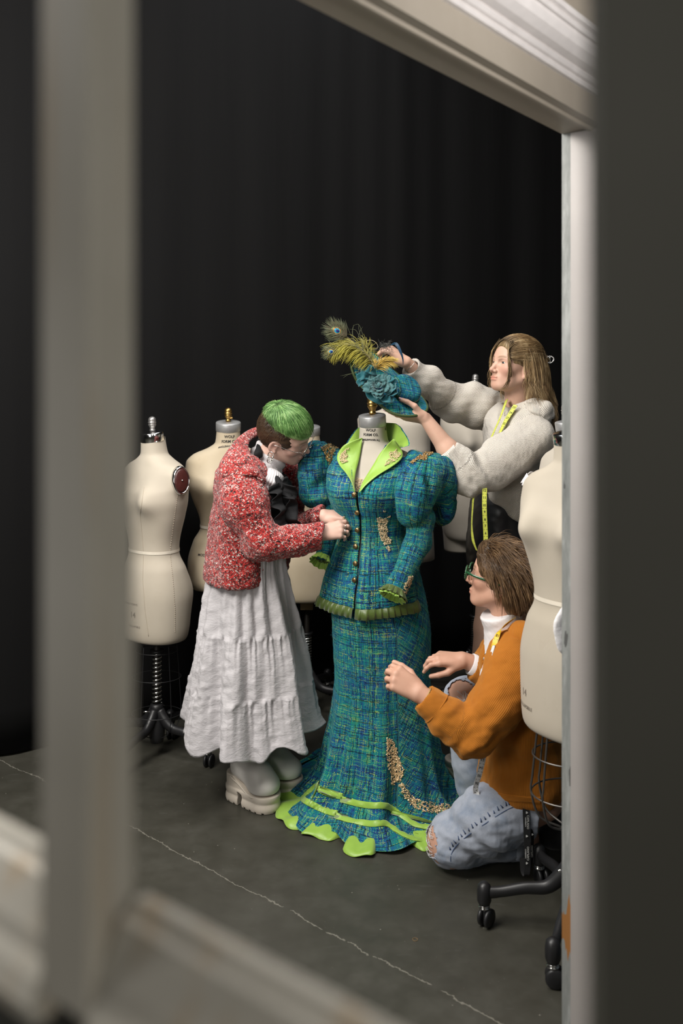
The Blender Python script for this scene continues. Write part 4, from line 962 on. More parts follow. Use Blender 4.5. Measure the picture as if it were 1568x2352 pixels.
def head(C, F, U, k=1., lid=.55, neck=None, nr=(.050, .056), jaw=1., nose=1., blush=.55):
    """signed-distance head; returns (SD, to-world function, rotation, tint, brow)"""
    R = ortho(F, U); C = np.asarray(C, float); L = lambda x, y, z: C+R@(np.array([x, y, z])*k)
    sd = SD()
    sd.ell(L(0, -.010, .030), np.array([.074, .093, .086])*k, R)
    sd.ell(L(0, .034, .022), np.array([.059, .052, .062])*k, R, k=.03*k)
    sd.ell(L(0, .028, -.034), np.array([.055, .058, .070])*k, R, k=.025*k)
    for x in (-1, 1):
        sd.cone(L(x*.050*jaw, -.004, -.048), L(x*.020, .058, -.086), .021*k, .017*k, k=.022*k)
        sd.ell(L(x*.040, .052, -.020), np.array([.022, .021, .020])*k, R, k=.02*k)
    sd.ell(L(0, .068, -.087), np.array([.021, .018, .018])*k, R, k=.018*k)
    sd.ell(L(0, .066, -.060), np.array([.029, .022, .024])*k, R, k=.014*k)
    for x in (-1, 1):
        sd.cone(L(x*.046, .062, .020), L(x*.014, .080, .017), .0095*k, .008*k, k=.014*k)
        sd.ell(L(x*.031, .0865, .003), np.array([.0165, .0085, .0105])*k, R, k=.009*k, sub=True)
    sd.cone(L(0, .080, .012), L(0, .100*nose+.0, -.026), .0075*k, .0088*k, k=.010*k)
    sd.ell(L(0, .1035*nose, -.031), np.array([.0095, .0095, .0085])*k, R, k=.006*k)
    for x in (-1, 1):
        sd.ell(L(x*.0115, .0925, -.0355), np.array([.0068, .0085, .0068])*k, R, k=.005*k)
        sd.ell(L(x*.0058, .0975, -.0425), np.array([.0028, .0045, .0028])*k, R, k=.002*k, sub=True)
    sd.ell(L(0, .0875, -.0575), np.array([.0215, .0075, .0050])*k, R, k=.004*k)
    sd.ell(L(0, .0865, -.0672), np.array([.0185, .0075, .0056])*k, R, k=.004*k)
    sd.cone(L(-.021, .0905, -.0628), L(0, .0965, -.0622), .0013*k, .0014*k, k=.0025*k, sub=True); sd.cone(L(.021, .0905, -.0628), L(0, .0965, -.0622), .0013*k, .0014*k, k=.0025*k, sub=True)
    for x in (-1, 1):      # eyelids: a shell with a slit
        e = L(x*.031, .0685, .003)
        sd.ell(e, np.array([.0142, .0138, .0132])*k, R, k=.003*k)
        sd.ell(L(x*.0315, .083, .003-.0022*(1-lid)), np.array([.0128, .0115, .0055*lid+.0004])*k, R, k=.0012*k, sub=True)
        Re = R@rot((1, 0, 0), -.22)@rot((0, 0, 1), x*.32)
        sd.ell(L(x*.0735, -.014, -.013), np.array([.0075, .0185, .031])*k, Re, k=.006*k)
        sd.ell(L(x*.081, -.010, -.009), np.array([.0055, .0115, .019])*k, Re, k=.004*k, sub=True)
        sd.ell(L(x*.074, -.006, -.037), np.array([.006, .0075, .0085])*k, R, k=.005*k)
    if neck is not None: sd.cone(L(0, -.022, -.045), neck, nr[0]*k, nr[1]*k, k=.022*k)
    def tint(v):
        q = (v-C)@R/k; g = lambda x, y, z, s: np.exp(-((np.abs(q[:, 0])-x)**2+(q[:, 1]-y)**2+(q[:, 2]-z)**2)/s**2)
        lips = np.exp(-(q[:, 0]/.021)**4-((q[:, 2]+.0625)/.0088)**4)*(q[:, 1] > .075)
        return blush*(.7*g(.043, .065, -.025, .024)+.5*g(0, .105, -.03, .014)+.45*g(.078, -.012, -.012, .02))+.75*lips+.25*g(0, .075, -.09, .02)
    def brow(v):
        q = (v-C)@R/k; x = np.abs(q[:, 0]); zb = .0215+.004*np.sin(np.clip((x-.012)/.034, 0, 1)*2.4)
        lash = np.exp(-((x-.031)/.0125)**4-((q[:, 2]-(.003+.0055*lid*np.sqrt(np.clip(1-((x-.0315)/.0128)**2, 0, 1))))/.0017)**2)*(q[:, 1] > .066)
        return .75*np.exp(-((x-.030)/.019)**6-((q[:, 2]-zb)/.0042)**4)*(q[:, 1] > .04)+.7*lash
    return sd, L, R, tint, brow
def eyes(L, R, k, gaze, parent):
    g = R@nrm(gaze)
    for x in (-1, 1):
        c = L(x*.031, .0685, .003); r_ = .0122*k; z = g; a_ = nrm(np.cross(z, [0, 0, 1.])); b_ = np.cross(a_, z)
        th_ = np.linspace(.02, PI-.02, 22); an = np.linspace(0, 2*PI, 24, endpoint=False)
        rg = [c+r_*(math.cos(t_)*z+math.sin(t_)*(np.cos(an)[:, None]*a_+np.sin(an)[:, None]*b_)) for t_ in th_]
        v, f = loft(rg, True, True, True); mi = [1 if (i//24) < 4 else 0 for i in range(len(f)-2)]+[1, 0]
        mk('eye', v, f, [M_EYE, M_IRIS], parent, midx=mi)
def hand(sd, W, D, U, right, curls, thumb, k=1., splay=.10, wr=.026, nails=None):
    D = nrm(D); U = nrm(np.asarray(U, float)-np.dot(U, D)*D); S = np.cross(U, D) if right else np.cross(D, U); W = np.asarray(W, float)
    tips = []
    kn = [(.030, .086), (.010, .090), (-.010, .085), (-.028, .076)]; ln = [.068, .076, .071, .055]; rr = [.0092, .0094, .0088, .0078]
    for i, ((s_, f_), l_, r_) in enumerate(zip(kn, ln, rr)):
        b = W+(D*.004+S*s_*.5)*k; K = W+(D*f_+S*s_-U*(.002+.004*abs(i-1.3)))*k
        sd.cone(b, K, .0155*k, .0125*k, k=.012*k)
    sd.ell(W+(D*.045-U*.010)*k, np.array([.030, .040, .013])*k, np.stack([S, D, U], 1), k=.014*k)
    sd.ell(W+(D*.030+S*.022-U*.012)*k, np.array([.017, .030, .015])*k, np.stack([S, nrm(D+S*.35), U], 1), k=.014*k)
    for i, ((s_, f_), l_, r_, cu) in enumerate(zip(kn, ln, rr, curls)):
        K = W+(D*f_+S*s_-U*(.002+.004*abs(i-1.3)))*k
        sp = splay*(1.2-i*.9); d0 = nrm(D*math.cos(sp)+S*math.sin(sp)); a_ = 0.; p = K; q = [.46, .30, .24]
        for j in range(3):
            a_ += cu[j]; d_ = d0*math.cos(a_)-U*math.sin(a_); e = p+d_*l_*q[j]*k
            sd.cone(p, e, (r_-.0009*j)*k, (r_-.0009*(j+1))*k, k=.004*k if j else .008*k)
            p = e
        tips.append((p, d_))
    p = W+(D*.020+S*.024-U*.010)*k; rad = [.0145, .0118, .0102, .0085]
    for j, (t_, l_) in enumerate(zip(thumb, (.043, .034, .027))):
        d_ = nrm(D*t_[0]+S*t_[1]+U*t_[2]); e = p+d_*l_*k; sd.cone(p, e, rad[j]*k, rad[j+1]*k, k=.008*k if j == 0 else .004*k); p = e
    tips.append((p, d_))
    hand.knuck = [(W+(D*f_+S*s_-U*(.002+.004*abs(i-1.3)))*k, nrm(D*math.cos(cu[0])-U*math.sin(cu[0]))) for i, ((s_, f_), cu) in enumerate(zip(kn, curls))]
    return tips, S
def nail_set(tips, back, k, mat, parent, length=.010, idx=(0, 1, 2, 3, 4), backs=None):
    for i in idx:
        p, d_ = tips[i]; u_ = nrm(backs[i] if backs else back-np.dot(back, d_)*d_); s_ = np.cross(d_, u_)
        rg = []
        for t_ in np.linspace(-1, 1, 7):
            c = p+d_*(t_*length*.5+.003)*k; w = .0052*k*(1-.35*max(t_, 0)**2)
            rg.append([c+s_*w*q+u_*(.0082-.0028*q*q+.0004)*k for q in np.linspace(-1, 1, 7)])
        v, f = loft(np.array(rg), False); o = mk('fingernail', v, f, mat, parent); m = o.modifiers.new('thick', 'SOLIDIFY'); m.thickness = .0008
def strands(paths, rad, n=4):
    """hair: thin tapering tubes -> MB"""
    mb = MB()
    for p in paths:
        m = len(p); r = rad*np.interp(np.linspace(0, 1, m), [0, .15, .7, 1], [.6, 1, .8, .15]); v, f = tube(p, r, n, cap=False, flat=.6)
        w = np.zeros((len(v), 3)); w[:, 1] = np.repeat(np.linspace(0, 1, m), n); w[:, 0] = rng.random()
        mb.add(v, f, w)
    return mb
def hairmat(name, stops, rough=.42):
    t = NT(name, rough, spec=.45); a = t.attr('wuv').outputs['Vector']; x, y, z = t.sep(a); co_ = t.coord()
    n = t.noise(t.comb(t.math('MULTIPLY', x, 60.), t.math('MULTIPLY', y, 1.2), z), 1., 2.)
    f = t.math('ADD', t.math('MULTIPLY', t.math('SUBTRACT', n, .5), 1.25), t.math('ADD', .25, t.math('MULTIPLY', t.noise(co_, 28., 2.), .58)))
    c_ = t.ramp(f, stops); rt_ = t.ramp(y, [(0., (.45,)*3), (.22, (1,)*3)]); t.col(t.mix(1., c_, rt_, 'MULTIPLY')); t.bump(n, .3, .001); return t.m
def outside(p, C, R, rad):
    """push points out of an ellipsoid"""
    q = (p-C)@R/rad; l = np.linalg.norm(q, axis=-1, keepdims=True); q = np.where(l < 1, q/np.maximum(l, 1e-6), q); return (q*rad)@R.T+C
def cloth(name, c, c2, rough=.85, sheen=.15, bs=300., bump=.3, bd=.001, ns=6.):
    t = NT(name, rough, spec=.25, sheen=sheen); co_ = t.coord(); t.col(t.mix(t.noise(co_, ns, 4., .6), c, c2)); t.bump(t.noise(co_, bs, 3.), bump, bd); return t.m
M_BLACKC = cloth('black_cotton', (.008, .008, .009), (.013, .013, .014), .85, 0.)
M_WHITEK = cloth('white_jersey', (.66, .63, .63), (.74, .71, .71), .85)
def bootsole(H, T, r0, r1, name, parent, mat, h1=.060, h0=.105):
    """chunky sole: platform in front, block heel behind"""
    H = np.asarray(H, np.float32); T = np.asarray(T, np.float32); d = T-H; Ln = float(np.linalg.norm(d)); d = d/Ln
    def f(p):
        q = (p-H)@d; t_ = np.clip(q/Ln, 0, 1); c = H+t_[:, None]*d*Ln; dist = np.linalg.norm((p-c)[:, :2], axis=1)-(r0+(r1-r0)*t_)-.004*np.abs(np.sin(p[:, 2]*90))*(p[:, 2] < h1)
        top = h0+(h1-h0)*np.clip((t_-.12)/.55, 0, 1)**.9; z = np.maximum(p[:, 2]-top, -p[:, 2]); b = np.maximum(dist, z)
        arch = np.maximum(np.maximum(.30*Ln-q, q-.46*Ln), p[:, 2]-.048-(.03*(.46*Ln-q)/Ln)); b = np.maximum(b, -arch)
        lug = np.maximum(np.abs(((q+1.) % .028)-.014)-.003, p[:, 2]-.007); lug = np.maximum(lug, -(dist+.010))
        return np.maximum(b, -lug)
    lo = np.minimum(H, T)-r1-.02; hi = np.maximum(H, T)+r1+.02; lo[2] = -.01; hi[2] = h0+.02
    v, fc = sdmesh(f, lo, hi, .003); return mk(name, v, fc, mat, parent)
# ================================================================ person with green hair
G = thing('person', 'person with short green hair in a red speckled cardigan, bending to pin the jacket', 'person', (*P(565, HY, 3.42)[:2], 0))
bg = Body(G, M_SKG)
Fg, Ug = V(.90, -.12, -.38), V(.32, -.55, .76); Rg = ortho(Fg, Ug)
earp = P(627, 1026, 3.335); kg = .97; Cg = earp-Rg@(V(.078, -.014, -.012)*kg)
nkb = P(588, 1088, 3.43)
sd, Lg, _, ti, br = head(Cg, Fg, Ug, kg, .30, nkb, (.050, .058), blush=.5)
bg.piece(sd, .0023, ti, br)
# hands
wn = P(735, 1226, 3.262); wf = P(742, 1184, 3.36)
sd = SD(); sd.cone(P(690, 1236, 3.25), wn, .030, .024)
tg, Sg = hand(sd, wn, V(.93, .12, .22), V(-.15, -.80, .55), True, [(.30, .70, .45), (.48, .75, .45), (.58, .8, .45), (.66, .8, .45)], [(.75, .45, -.5), (.95, .1, -.35), (.98, -.05, -.15)], .86)
kgn = list(hand.knuck)
bg.piece(sd, .0021, lambda v: .25*np.exp(-((v-tg[0][0])**2).sum(1)/.0009))
sd = SD(); sd.cone(P(712, 1204, 3.438), wf, .026, .023)
tg2, Sg2 = hand(sd, wf, V(.95, -.12, .10), V(-.10, -.35, .92), False, [(.35, .6, .35), (.7, .8, .4), (.9, .9, .4), (1., .9, .4)], [(.8, .5, -.4), (.98, .15, -.2), (1., -.05, -.05)], .86)
kgf = list(hand.knuck)
bg.piece(sd, .0021)
# trunk and legs under the clothes
sd = SD(); sd.cone(nkb, P(574, 1180, 3.44), .07, .10, k=.05); sd.cone(P(574, 1180, 3.44), P(565, 1310, 3.45), .10, .12, k=.05)
for px_, d_, e in ((548, 3.40, (563, 1760, 3.402)), (585, 3.50, (603, 1750, 3.53))): sd.cone(P(px_, 1330, d_), P(*e), .075, .034, k=.03)
bg.piece(sd, .007, smooth=0)
bodyG = bg.done(); eyes(Lg, Rg, kg, (.0, .8, -.6), bodyG)
# hair: short crop, green on top, brown at the sides
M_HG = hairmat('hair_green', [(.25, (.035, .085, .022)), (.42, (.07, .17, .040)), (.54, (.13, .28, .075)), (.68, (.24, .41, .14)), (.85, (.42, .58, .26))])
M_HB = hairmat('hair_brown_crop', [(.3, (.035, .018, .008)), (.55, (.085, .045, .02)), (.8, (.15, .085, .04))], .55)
radc = np.array([.078, .097, .091])*kg; Cc = Lg(0, -.010, .030)
whorl = nrm(V(0, -.42, .9))
mbh = SD(); mbh.ell(Cc, radc+.010, Rg); mbh.ell(Lg(0, .042, .050), np.array([.058, .044, .042])*kg, Rg, k=.03)
mbh.plane(Lg(0, 0, .060), Rg@nrm(V(0, .19, .98)), k=.01)
hair = thing('hair', None, None, ORG[G.name]); hair.parent = G; hair.location = (0, 0, 0)
sdpart('hair_cap', mbh, .004, M_HG, hair, [(Lg(0, -.06, .1), Lg(0, .09, .06), .08, Rg@V(0, 0, -1))])
side = SD(); side.ell(Cc-Rg@V(0, .004, .012), radc+.0045, Rg); side.plane(Lg(0, .052, .0), Rg@nrm(V(0, -1, .42)), k=.006); side.plane(Lg(0, -.06, -.058), Rg@nrm(V(0, -.45, .9)), k=.01)
for x in (-1, 1): side.ell(Lg(x*.083, -.006, -.016), np.array([.030, .026, .034])*kg, Rg, k=.006, sub=True)
sdpart('hair_sides', side, .004, M_HB, hair, disp=lambda v, w: .0012*fbm(v, 60., 4))
paths = []; pb = []
for i in range(5200):
    a_ = rng.uniform(0, 2*PI); t0 = rng.uniform(.02, 1.5)
    # start on the crown, run down the scalp away from the whorl
    x = nrm(np.cross(whorl, [1, 0, 0])); y = np.cross(whorl, x); dir_ = math.cos(a_)*x+math.sin(a_)*y
    L_ = rng.uniform(.75, 1.15); pts = []; lf_ = rng.uniform(1.07, 1.15)
    for s_ in np.linspace(t0, t0+L_, 11):
        q = whorl*math.cos(s_)+dir_*math.sin(s_); lift = lf_+.05*math.sin(min((s_-t0)/L_, 1)*PI); pts.append(q*radc*lift)
    pts = np.array(pts)+np.cumsum(rng.normal(size=(11, 3))*.0008, 0)
    # keep to the top: fringe in front, short above the ears
    e = pts[-1]/kg
    jit = rng.normal()*.006
    ok = pts[:, 2]/kg > np.interp(pts[:, 1]/kg, [-.09, .0, .09], [.058, .042, .026])+jit
    if ok.sum() < 4: continue
    paths.append((pts[ok])@Rg.T+Cc)
mbs = strands(paths, .00115); mbs.mk('hair_strands', M_HG, hair)
for i in range(900):
    q = rng.normal(size=3); q /= np.linalg.norm(q); p = q*(radc+.002)
    if p[2]/kg > .056 or p[2]/kg < -.075 or p[1]/kg > .035: continue
    if abs(p[0])/kg > .05 and abs(p[1]/kg-.004) < .030 and p[2]/kg < -.022: continue
    w_ = p+np.array([0, -.004, -.012])+q*.004
    pb.append(np.array([p, (p+w_)/2+q*.002, w_])@Rg.T+Cc)
strands(pb, .0013, 3).mk('hair_stubble', M_HB, hair)
for i in range(14):   # flyaway tuft on the crown
    p0 = Cc+Rg@(whorl*radc*1.08+rng.normal(size=3)*.008); 
    mbs.add(*tube(spline([p0, p0+Rg@(whorl*.012)+rng.normal(size=3)*.006, p0+Rg@(whorl*.02)+rng.normal(size=3)*.016], 8), .0005, 3)) if False else None
# white ribbed turtleneck, black blouse with ruffles
t = NT('ribbed_white_knit', .85, spec=.2, sheen=.2); a_ = t.attr('wuv').outputs['Vector']; x, y, z = t.sep(a_)
rb = t.math('SINE', t.math('MULTIPLY', x, 1500.)); t.col(t.mix(t.math('ADD', t.math('MULTIPLY', rb, .5), .5), (.50, .47, .48), (.74, .71, .72))); t.bump(rb, .5, .0015); M_RIBW = t.m
sd = SD(); n0 = nkb+V(-.01, 0, -.05); n1 = Lg(0, -.030, -.085); sd.cone(n0, n0*.3+n1*.7, .082, .066, k=.02); sd.cone(n0*.3+n1*.7, n1, .066, .060, k=.02); sd.plane(n1+nrm(n1-n0)*.004, n0-n1, k=.006)
sd.cone(n0, P(620, 1108, 3.335), .072, .05, k=.03)
tnk = sdpart('turtleneck', sd, .004, M_RIBW, G, [(n0, n1, .065, (0, 1, 0))], lambda v, w: .003*np.sin((v@nrm(n1-n0))*190+.6*fbm(v, 8., 1)))
sd = SD(); sd.ell(P(598, 1140, 3.43), (.125, .15, .12), k=.05); sd.ell(P(600, 1215, 3.44), (.125, .15, .11), k=.05); sd.ell(P(590, 1240, 3.44), (.115, .13, .08), k=.05)
sd.cone(P(592, 1062, 3.30), P(640, 1115, 3.30), .016, .020, k=.03); sd.cone(P(592, 1050, 3.34), P(600, 1010, 3.46), .016, .016, k=.03)
sd.cone(P(600, 1060, 3.31), P(634, 1118, 3.265), .045, .012, k=.012, sub=True)
for q in ((n1, .052),): sd.cone(n0+V(.03, -.01, .03), q[0], .078, .058, k=.01, sub=True)
blo = sdpart('blouse', sd, .006, M_BLACKC, G, disp=lambda v, w: .004*fbm(v, 7., 2))
def frill(line, w, n, amp, seed, mat, parent, name='ruffle', out=V(.5, -.8, 0)):
    c = spline(line, 90); T, N, B = frames(c, out); s_ = np.linspace(0, 1, 90); rg = []
    r_ = np.random.default_rng(seed); p1, p2 = r_.uniform(0, 6, 2)
    for k in np.linspace(0, 1, 9):
        wv_ = amp*k**.8*(np.sin(2*PI*n*s_+p1)+.45*np.sin(2*PI*n*1.9*s_+p2)); rg.append(c+B*(w*k)+N*(wv_+.010*math.sin(k*PI))[:, None]+V(0, 0, -.012*k))
    v, f = loft(rg, False); o = mk(name, v, f, mat, parent); m = o.modifiers.new('thick', 'SOLIDIFY'); m.thickness = .0022; return o
frill([P(640, 1108, 3.29), P(648, 1140, 3.28), P(655, 1180, 3.27), P(662, 1215, 3.28)], .060, 3.2, .016, 1, M_BLACKC, blo, out=V(.9, -.5, 0))
frill([P(642, 1108, 3.29), P(640, 1140, 3.285), P(645, 1185, 3.275), P(650, 1225, 3.28)], -.065, 3.0, .016, 2, M_BLACKC, blo, out=V(-.2, -1, 0))
frill([P(656, 1098, 3.33), P(664, 1130, 3.31), P(672, 1170, 3.31), P(682, 1205, 3.32)], .050, 2.8, .014, 3, M_BLACKC, blo, out=V(.9, -.4, 0))
# red speckled cardigan
t = NT('red_boucle', .95, spec=.12, sheen=.3); co_ = t.coord()
wp = t.n('ShaderNodeVectorMath', operation='ADD'); t.l(co_, wp.inputs[0]); nz_ = t.n('ShaderNodeVectorMath', operation='SCALE'); t.l(t.noise(co_, 90., 2., .6, 'Color'), nz_.inputs[0]); nz_.inputs['Scale'].default_value = .012; t.l(nz_.outputs[0], wp.inputs[1]); wp = wp.outputs[0]
vc = t.n('ShaderNodeTexVoronoi'); t.l(wp, vc.inputs['Vector']); vc.inputs['Scale'].default_value = 225.; cr_ = t.sep(vc.outputs['Color'])[0]
b = t.ramp(cr_, [(0, (.010, .004, .005)), (.13, (.14, .010, .010)), (.28, (.42, .022, .020)), (.55, (.48, .045, .038)), (.79, (.52, .28, .25)), (.90, (.66, .55, .51))], 'CONSTANT')
b = t.mix(t.ramp(t.noise(co_, 14., 3.), [(.4, (0,)*3), (.75, (.6,)*3)]), b, t.mix(.5, b, (.45, .03, .025)))
t.col(b); t.bump(t.math('ADD', vc.outputs['Distance'], t.math('MULTIPLY', t.noise(co_, 500., 2.), .4)), 1.0, .0045); M_RED = t.m
bouc = lambda amp=.0035: (lambda v, w: amp*fbm(v, 42., 7, 2)+.006*fbm(v, 6., 8))
sd = SD(); sd.ell(P(568, 1105, 3.43), (.118, .195, .130), rot((0, 1, 0), .25), k=.05); sd.ell(P(564, 1195, 3.44), (.128, .185, .150), k=.06); sd.ell(P(552, 1310, 3.44), (.135, .19, .25), k=.05)
sd.ell(P(640, 1260, 3.58), (.05, .07, .13), k=.03); sd.cone(P(655, 1080, 3.56), P(672, 1240, 3.57), .055, .05, k=.03)
# the open front and the neck hole
sd.ell(P(668, 1170, 3.36), (.075, .115, .31), rot((0, 1, 0), -.05), k=.012, sub=True); sd.cone(P(640, 1040, 3.36), P(650, 1330, 3.40), .06, .055, k=.015, sub=True)
sd.ell(P(606, 1030, 3.44), (.088, .105, .12), rot((0, 1, 0), .5), k=.02, sub=True)
h0, h1 = P(462, 1327, 3.44), P(614, 1349, 3.30); sd.plane(h0, nrm(V(-(h1-h0)[2], 0, (h1-h0)[0])), k=.008)
cardi = sdpart('cardigan', sd, .006, M_RED, G, disp=bouc(), smooth=1)
sd = SD(); e1 = P(600, 1246, 3.22); c1_ = P(741, 1228, 3.262)
sd.chain([P(553, 1092, 3.32), P(560, 1160, 3.24), e1], [.088, .080, .064], k=.04); sd.chain([e1, P(665, 1244, 3.235), c1_], [.062, .054, .047], k=.03); sd.plane(c1_, V(-1, 0, .12), k=.004)
sd.cone(c1_+V(.03, 0, 0), c1_-V(.03, 0, 0), .030, .030, k=.004, sub=True)
sdpart('sleeve', sd, .0055, M_RED, cardi, disp=lambda v, w: bouc()(v, w)+.006*np.sin(v[:, 0]*70+v[:, 2]*60)*np.exp(-((v-e1)**2).sum(1)/.012), smooth=1)
sd = SD(); e2 = P(668, 1228, 3.53); c2_ = P(742, 1188, 3.375); sd.chain([P(645, 1085, 3.58), P(655, 1150, 3.57), e2], [.075, .066, .058], k=.03); sd.chain([e2, c2_], [.056, .045], k=.03); sd.plane(c2_, V(-1, .5, 0), k=.004)
sd.cone(c2_+V(.03, -.02, 0), c2_-V(.03, -.02, 0), .028, .028, k=.004, sub=True)
sdpart('sleeve', sd, .0055, M_RED, cardi, disp=bouc(), smooth=1)
oo = [P(606, 985, 3.53), P(575, 995, 3.47), P(540, 1022, 3.37), P(508, 1066, 3.29), P(512, 1094, 3.245), P(550, 1093, 3.225), P(590, 1092, 3.225), P(607, 1112, 3.235)]
ii = [P(612, 990, 3.50), P(586, 1003, 3.44), P(570, 1018, 3.38), P(571, 1035, 3.335), P(578, 1055, 3.305), P(588, 1072, 3.285), P(598, 1087, 3.265), P(608, 1108, 3.245)]
S_ = sheet(oo, ii, 40, 12); bul = np.sin(np.linspace(0, 1, 12)*PI)[:, None, None]*V(-.012, -.016, .012); v, f = loft(S_+bul, False); v = v+fbm(v, 42., 9, 2)[:, None]*.003*V(.5, -1, .5)
o = mk('collar', v, f, M_RED, cardi); m = o.modifiers.new('thick', 'SOLIDIFY'); m.thickness = .014; m.offset = 0
# white tiered skirt
t = NT('white_crinkled_cotton', .8, spec=.25, sheen=.15); co_ = t.coord(); x, y, z = t.sep(co_)
t.col(t.mix(t.noise(co_, 5., 3.), (.47, .45, .465), (.535, .515, .525)))
cr_ = t.math('ADD', t.noise(t.comb(x, y, t.math('MULTIPLY', z, 2.2)), 34., 4., .62, dist=.8), t.math('MULTIPLY', t.noise(co_, 130., 3.), .25)); t.bump(cr_, .4, .006); M_WSK = t.m
tg_ = np.linspace(PI/2, PI*2.5, 421)
SKG = [(.262, -.342, .242, .222), (.30, -.345, .234, .215), (.425, -.348, .214, .199), (.445, -.348, .2105, .196), (.55, -.347, .200, .186), (.635, -.349, .186, .174), (.655, -.349, .1825, .171), (.78, -.353, .160, .15), (.86, -.350, .142, .14), (.96, -.345, .128, .135)]
rg = []
for z in np.concatenate([np.linspace(.262, .432, 32), np.linspace(.440, .642, 34), np.linspace(.650, .96, 32)]):
    cx_, hw, hd = interp(SKG, np.array([z]))[0]; tier = 0 if z < .436 else 1 if z < .646 else 2; zt_ = (.432, .642, .96)[tier]; dn = np.clip((zt_-z)/.2, 0, 1)
    big = (.034*np.sin(7*tg_+.9)+.020*np.sin(11*tg_+2.4+.3*np.sin(3*tg_)))*np.clip((.84-z)/.6, 0, 1)
    gat = (.0032*np.sin(46*tg_+tier*2+2*np.sin(5*tg_))+.002*np.sin(73*tg_+tier))*np.exp(-dn*2.2)+.007*np.sin(19*tg_+tier*1.7+np.sin(4*tg_))*dn**.7
    off = big+gat+(.003*np.exp(-dn*14))
    hemw = (.018*np.sin(7*tg_+2.2)+.008*np.sin(11*tg_))*np.exp(-(z-.262)/.05)
    rg.append(np.stack([cx_+(hw+off)*np.cos(tg_), 3.43+(hd+off)*np.sin(tg_), z+hemw+.03*np.sin(tg_)*np.exp(-(z-.262)/.2)], 1))
v, f = loft(rg, False); v = v+fbm(v, 16., 15)[:, None]*.0025*V(1, 1, 0)
o = mk('tiered_skirt', v, f, M_WSK, G); m = o.modifiers.new('thick', 'SOLIDIFY'); m.thickness = .003; m.offset = -1
# white platform boots
M_BOOT = cloth('white_leather', (.64, .61, .575), (.71, .685, .65), .42, 0., 80., .15, .002); M_SOLE = cloth('scuffed_sole', (.52, .45, .37), (.62, .565, .49), .6, 0., 60., .2, .002, 14.)
def boot(H, T, top, parent, soil=None):
    H = np.asarray(H, float); T = np.asarray(T, float); d = nrm(T-H); Ln = np.linalg.norm(T-H); sd = SD(); zt_ = lambda k: .100+(.058-.100)*k
    bt = thing('boot', None, None, ORG[parent.name]); bt.parent = parent; bt.location = (0, 0, 0)
    sd.cone(H+d*.02+V(0, 0, .125), H+d*.10+V(0, 0, .115), .042, .046, k=.03); sd.cone(H+d*.10+V(0, 0, .112), T-d*.010+V(0, 0, .082), .049, .049, k=.03); sd.ell(T-d*.002+V(0, 0, .088), (.053, .053, .036), k=.03)
    an_ = H+d*.035+V(0, 0, .20); sd.cone(H+d*.04+V(0, 0, .14), an_, .045, .044, k=.03); sd.cone(an_, top, .044, .058, k=.02); sd.plane(V(0, 0, .066), V(0, 0, 1), k=.004)
    up_ = sdpart('boot_upper', sd, .004, M_BOOT, bt, disp=lambda v, w: .0035*np.sin(v[:, 2]*150+2*fbm(v, 7., 3))*np.exp(-((v[:, 2]-.19)/.045)**2))
    mk('welt', *tube(spline([*(H+d*(k*Ln)+nrm(np.cross([0, 0, 1], d))*s_*(.043+.009*k)+V(0, 0, zt_(min(max((k-.12)/.55, 0), 1))-.002) for s_, k in ((1, 0), (1, .35), (1, .7), (1, .95))), T+d*.050+V(0, 0, .058), *(H+d*(k*Ln)+nrm(np.cross([0, 0, 1], d))*s_*(.043+.009*k)+V(0, 0, zt_(min(max((k-.12)/.55, 0), 1))-.002) for s_, k in ((-1, .95), (-1, .7), (-1, .35), (-1, 0))), H-d*.042+V(0, 0, .099)], 90, True), .0035, 6, cap=False), M_SOLE, bt)
    bootsole(H, T, .043, .053, 'boot_sole', bt, M_SOLE); return bt
hn = V(-.387, 3.425, 0); dn_ = nrm(V(.80, -.60, 0)); boot(hn, hn+dn_*.135, P(562, 1690, 3.40), G)
hf = V(-.335, 3.545, 0); df_ = nrm(V(.88, -.47, 0)); boot(hf, hf+df_*.150, P(600, 1690, 3.52), G)
# wire glasses, earrings, rings
def rim(c, ax, r, n=36, el=1., upv=None):
    a = np.linspace(0, 2*PI, n+1); ax = nrm(ax); y = nrm(upv-np.dot(upv, ax)*ax); x = np.cross(y, ax); return c+r*(np.cos(a)[:, None]*x+np.sin(a)[:, None]*y*el)
gl = thing('glasses', None, None, ORG[G.name]); gl.parent = G; gl.location = (0, 0, 0)
fr = MB(); ln_ = MB()
M_GLS = NT('spectacle_lens', .03, spec=.5); M_GLS.b.inputs['Transmission Weight'].default_value = 1.; M_GLS.b.inputs['IOR'].default_value = 1.05; M_GLS = M_GLS.m
for x in (-1, 1):
    c = Lg(x*.033, .103, -.006); p = rim(c, Rg@V(x*.12, 1, -.1), .0235*kg, 36, .9, Ug); fr.add(*tube(p, .0011, 6, cap=False)); ln_.add(*loft([c+(p[:-1]-c)*.97, c+(p[:-1]-c)*.97+Rg@V(0, .0012, 0)], True, True, True))
    fr.add(*tube(spline([Lg(x*.056, .098, -.002), Lg(x*.072, .06, -.001), Lg(x*.079, .0, .0), Lg(x*.079, -.022, -.012)], 16), .0012, 6))
fr.add(*tube(spline([Lg(-.010, .107, -.004), Lg(0, .112, -.001), Lg(.010, .107, -.004)], 8), .0011, 6)); fr.mk('frame', simple('silver_wire', (.62, .60, .56), .2, 1.), gl); ln_.mk('lens', M_GLS, gl)
M_SILV = simple('silver_wire', (.62, .60, .56), .2, 1.)
for i in range(3): mk('earring', *tube(rim(earp+Rg@V(.012, .004, -.032-.011*i)*1.0+V(0, -.006, 0), V(.3*(i-1), -1, .35*(i % 2)), .011-.001*i, 22, 1.25, V(0, 0, 1)), .0017, 6, cap=False), M_SILV, bodyG)
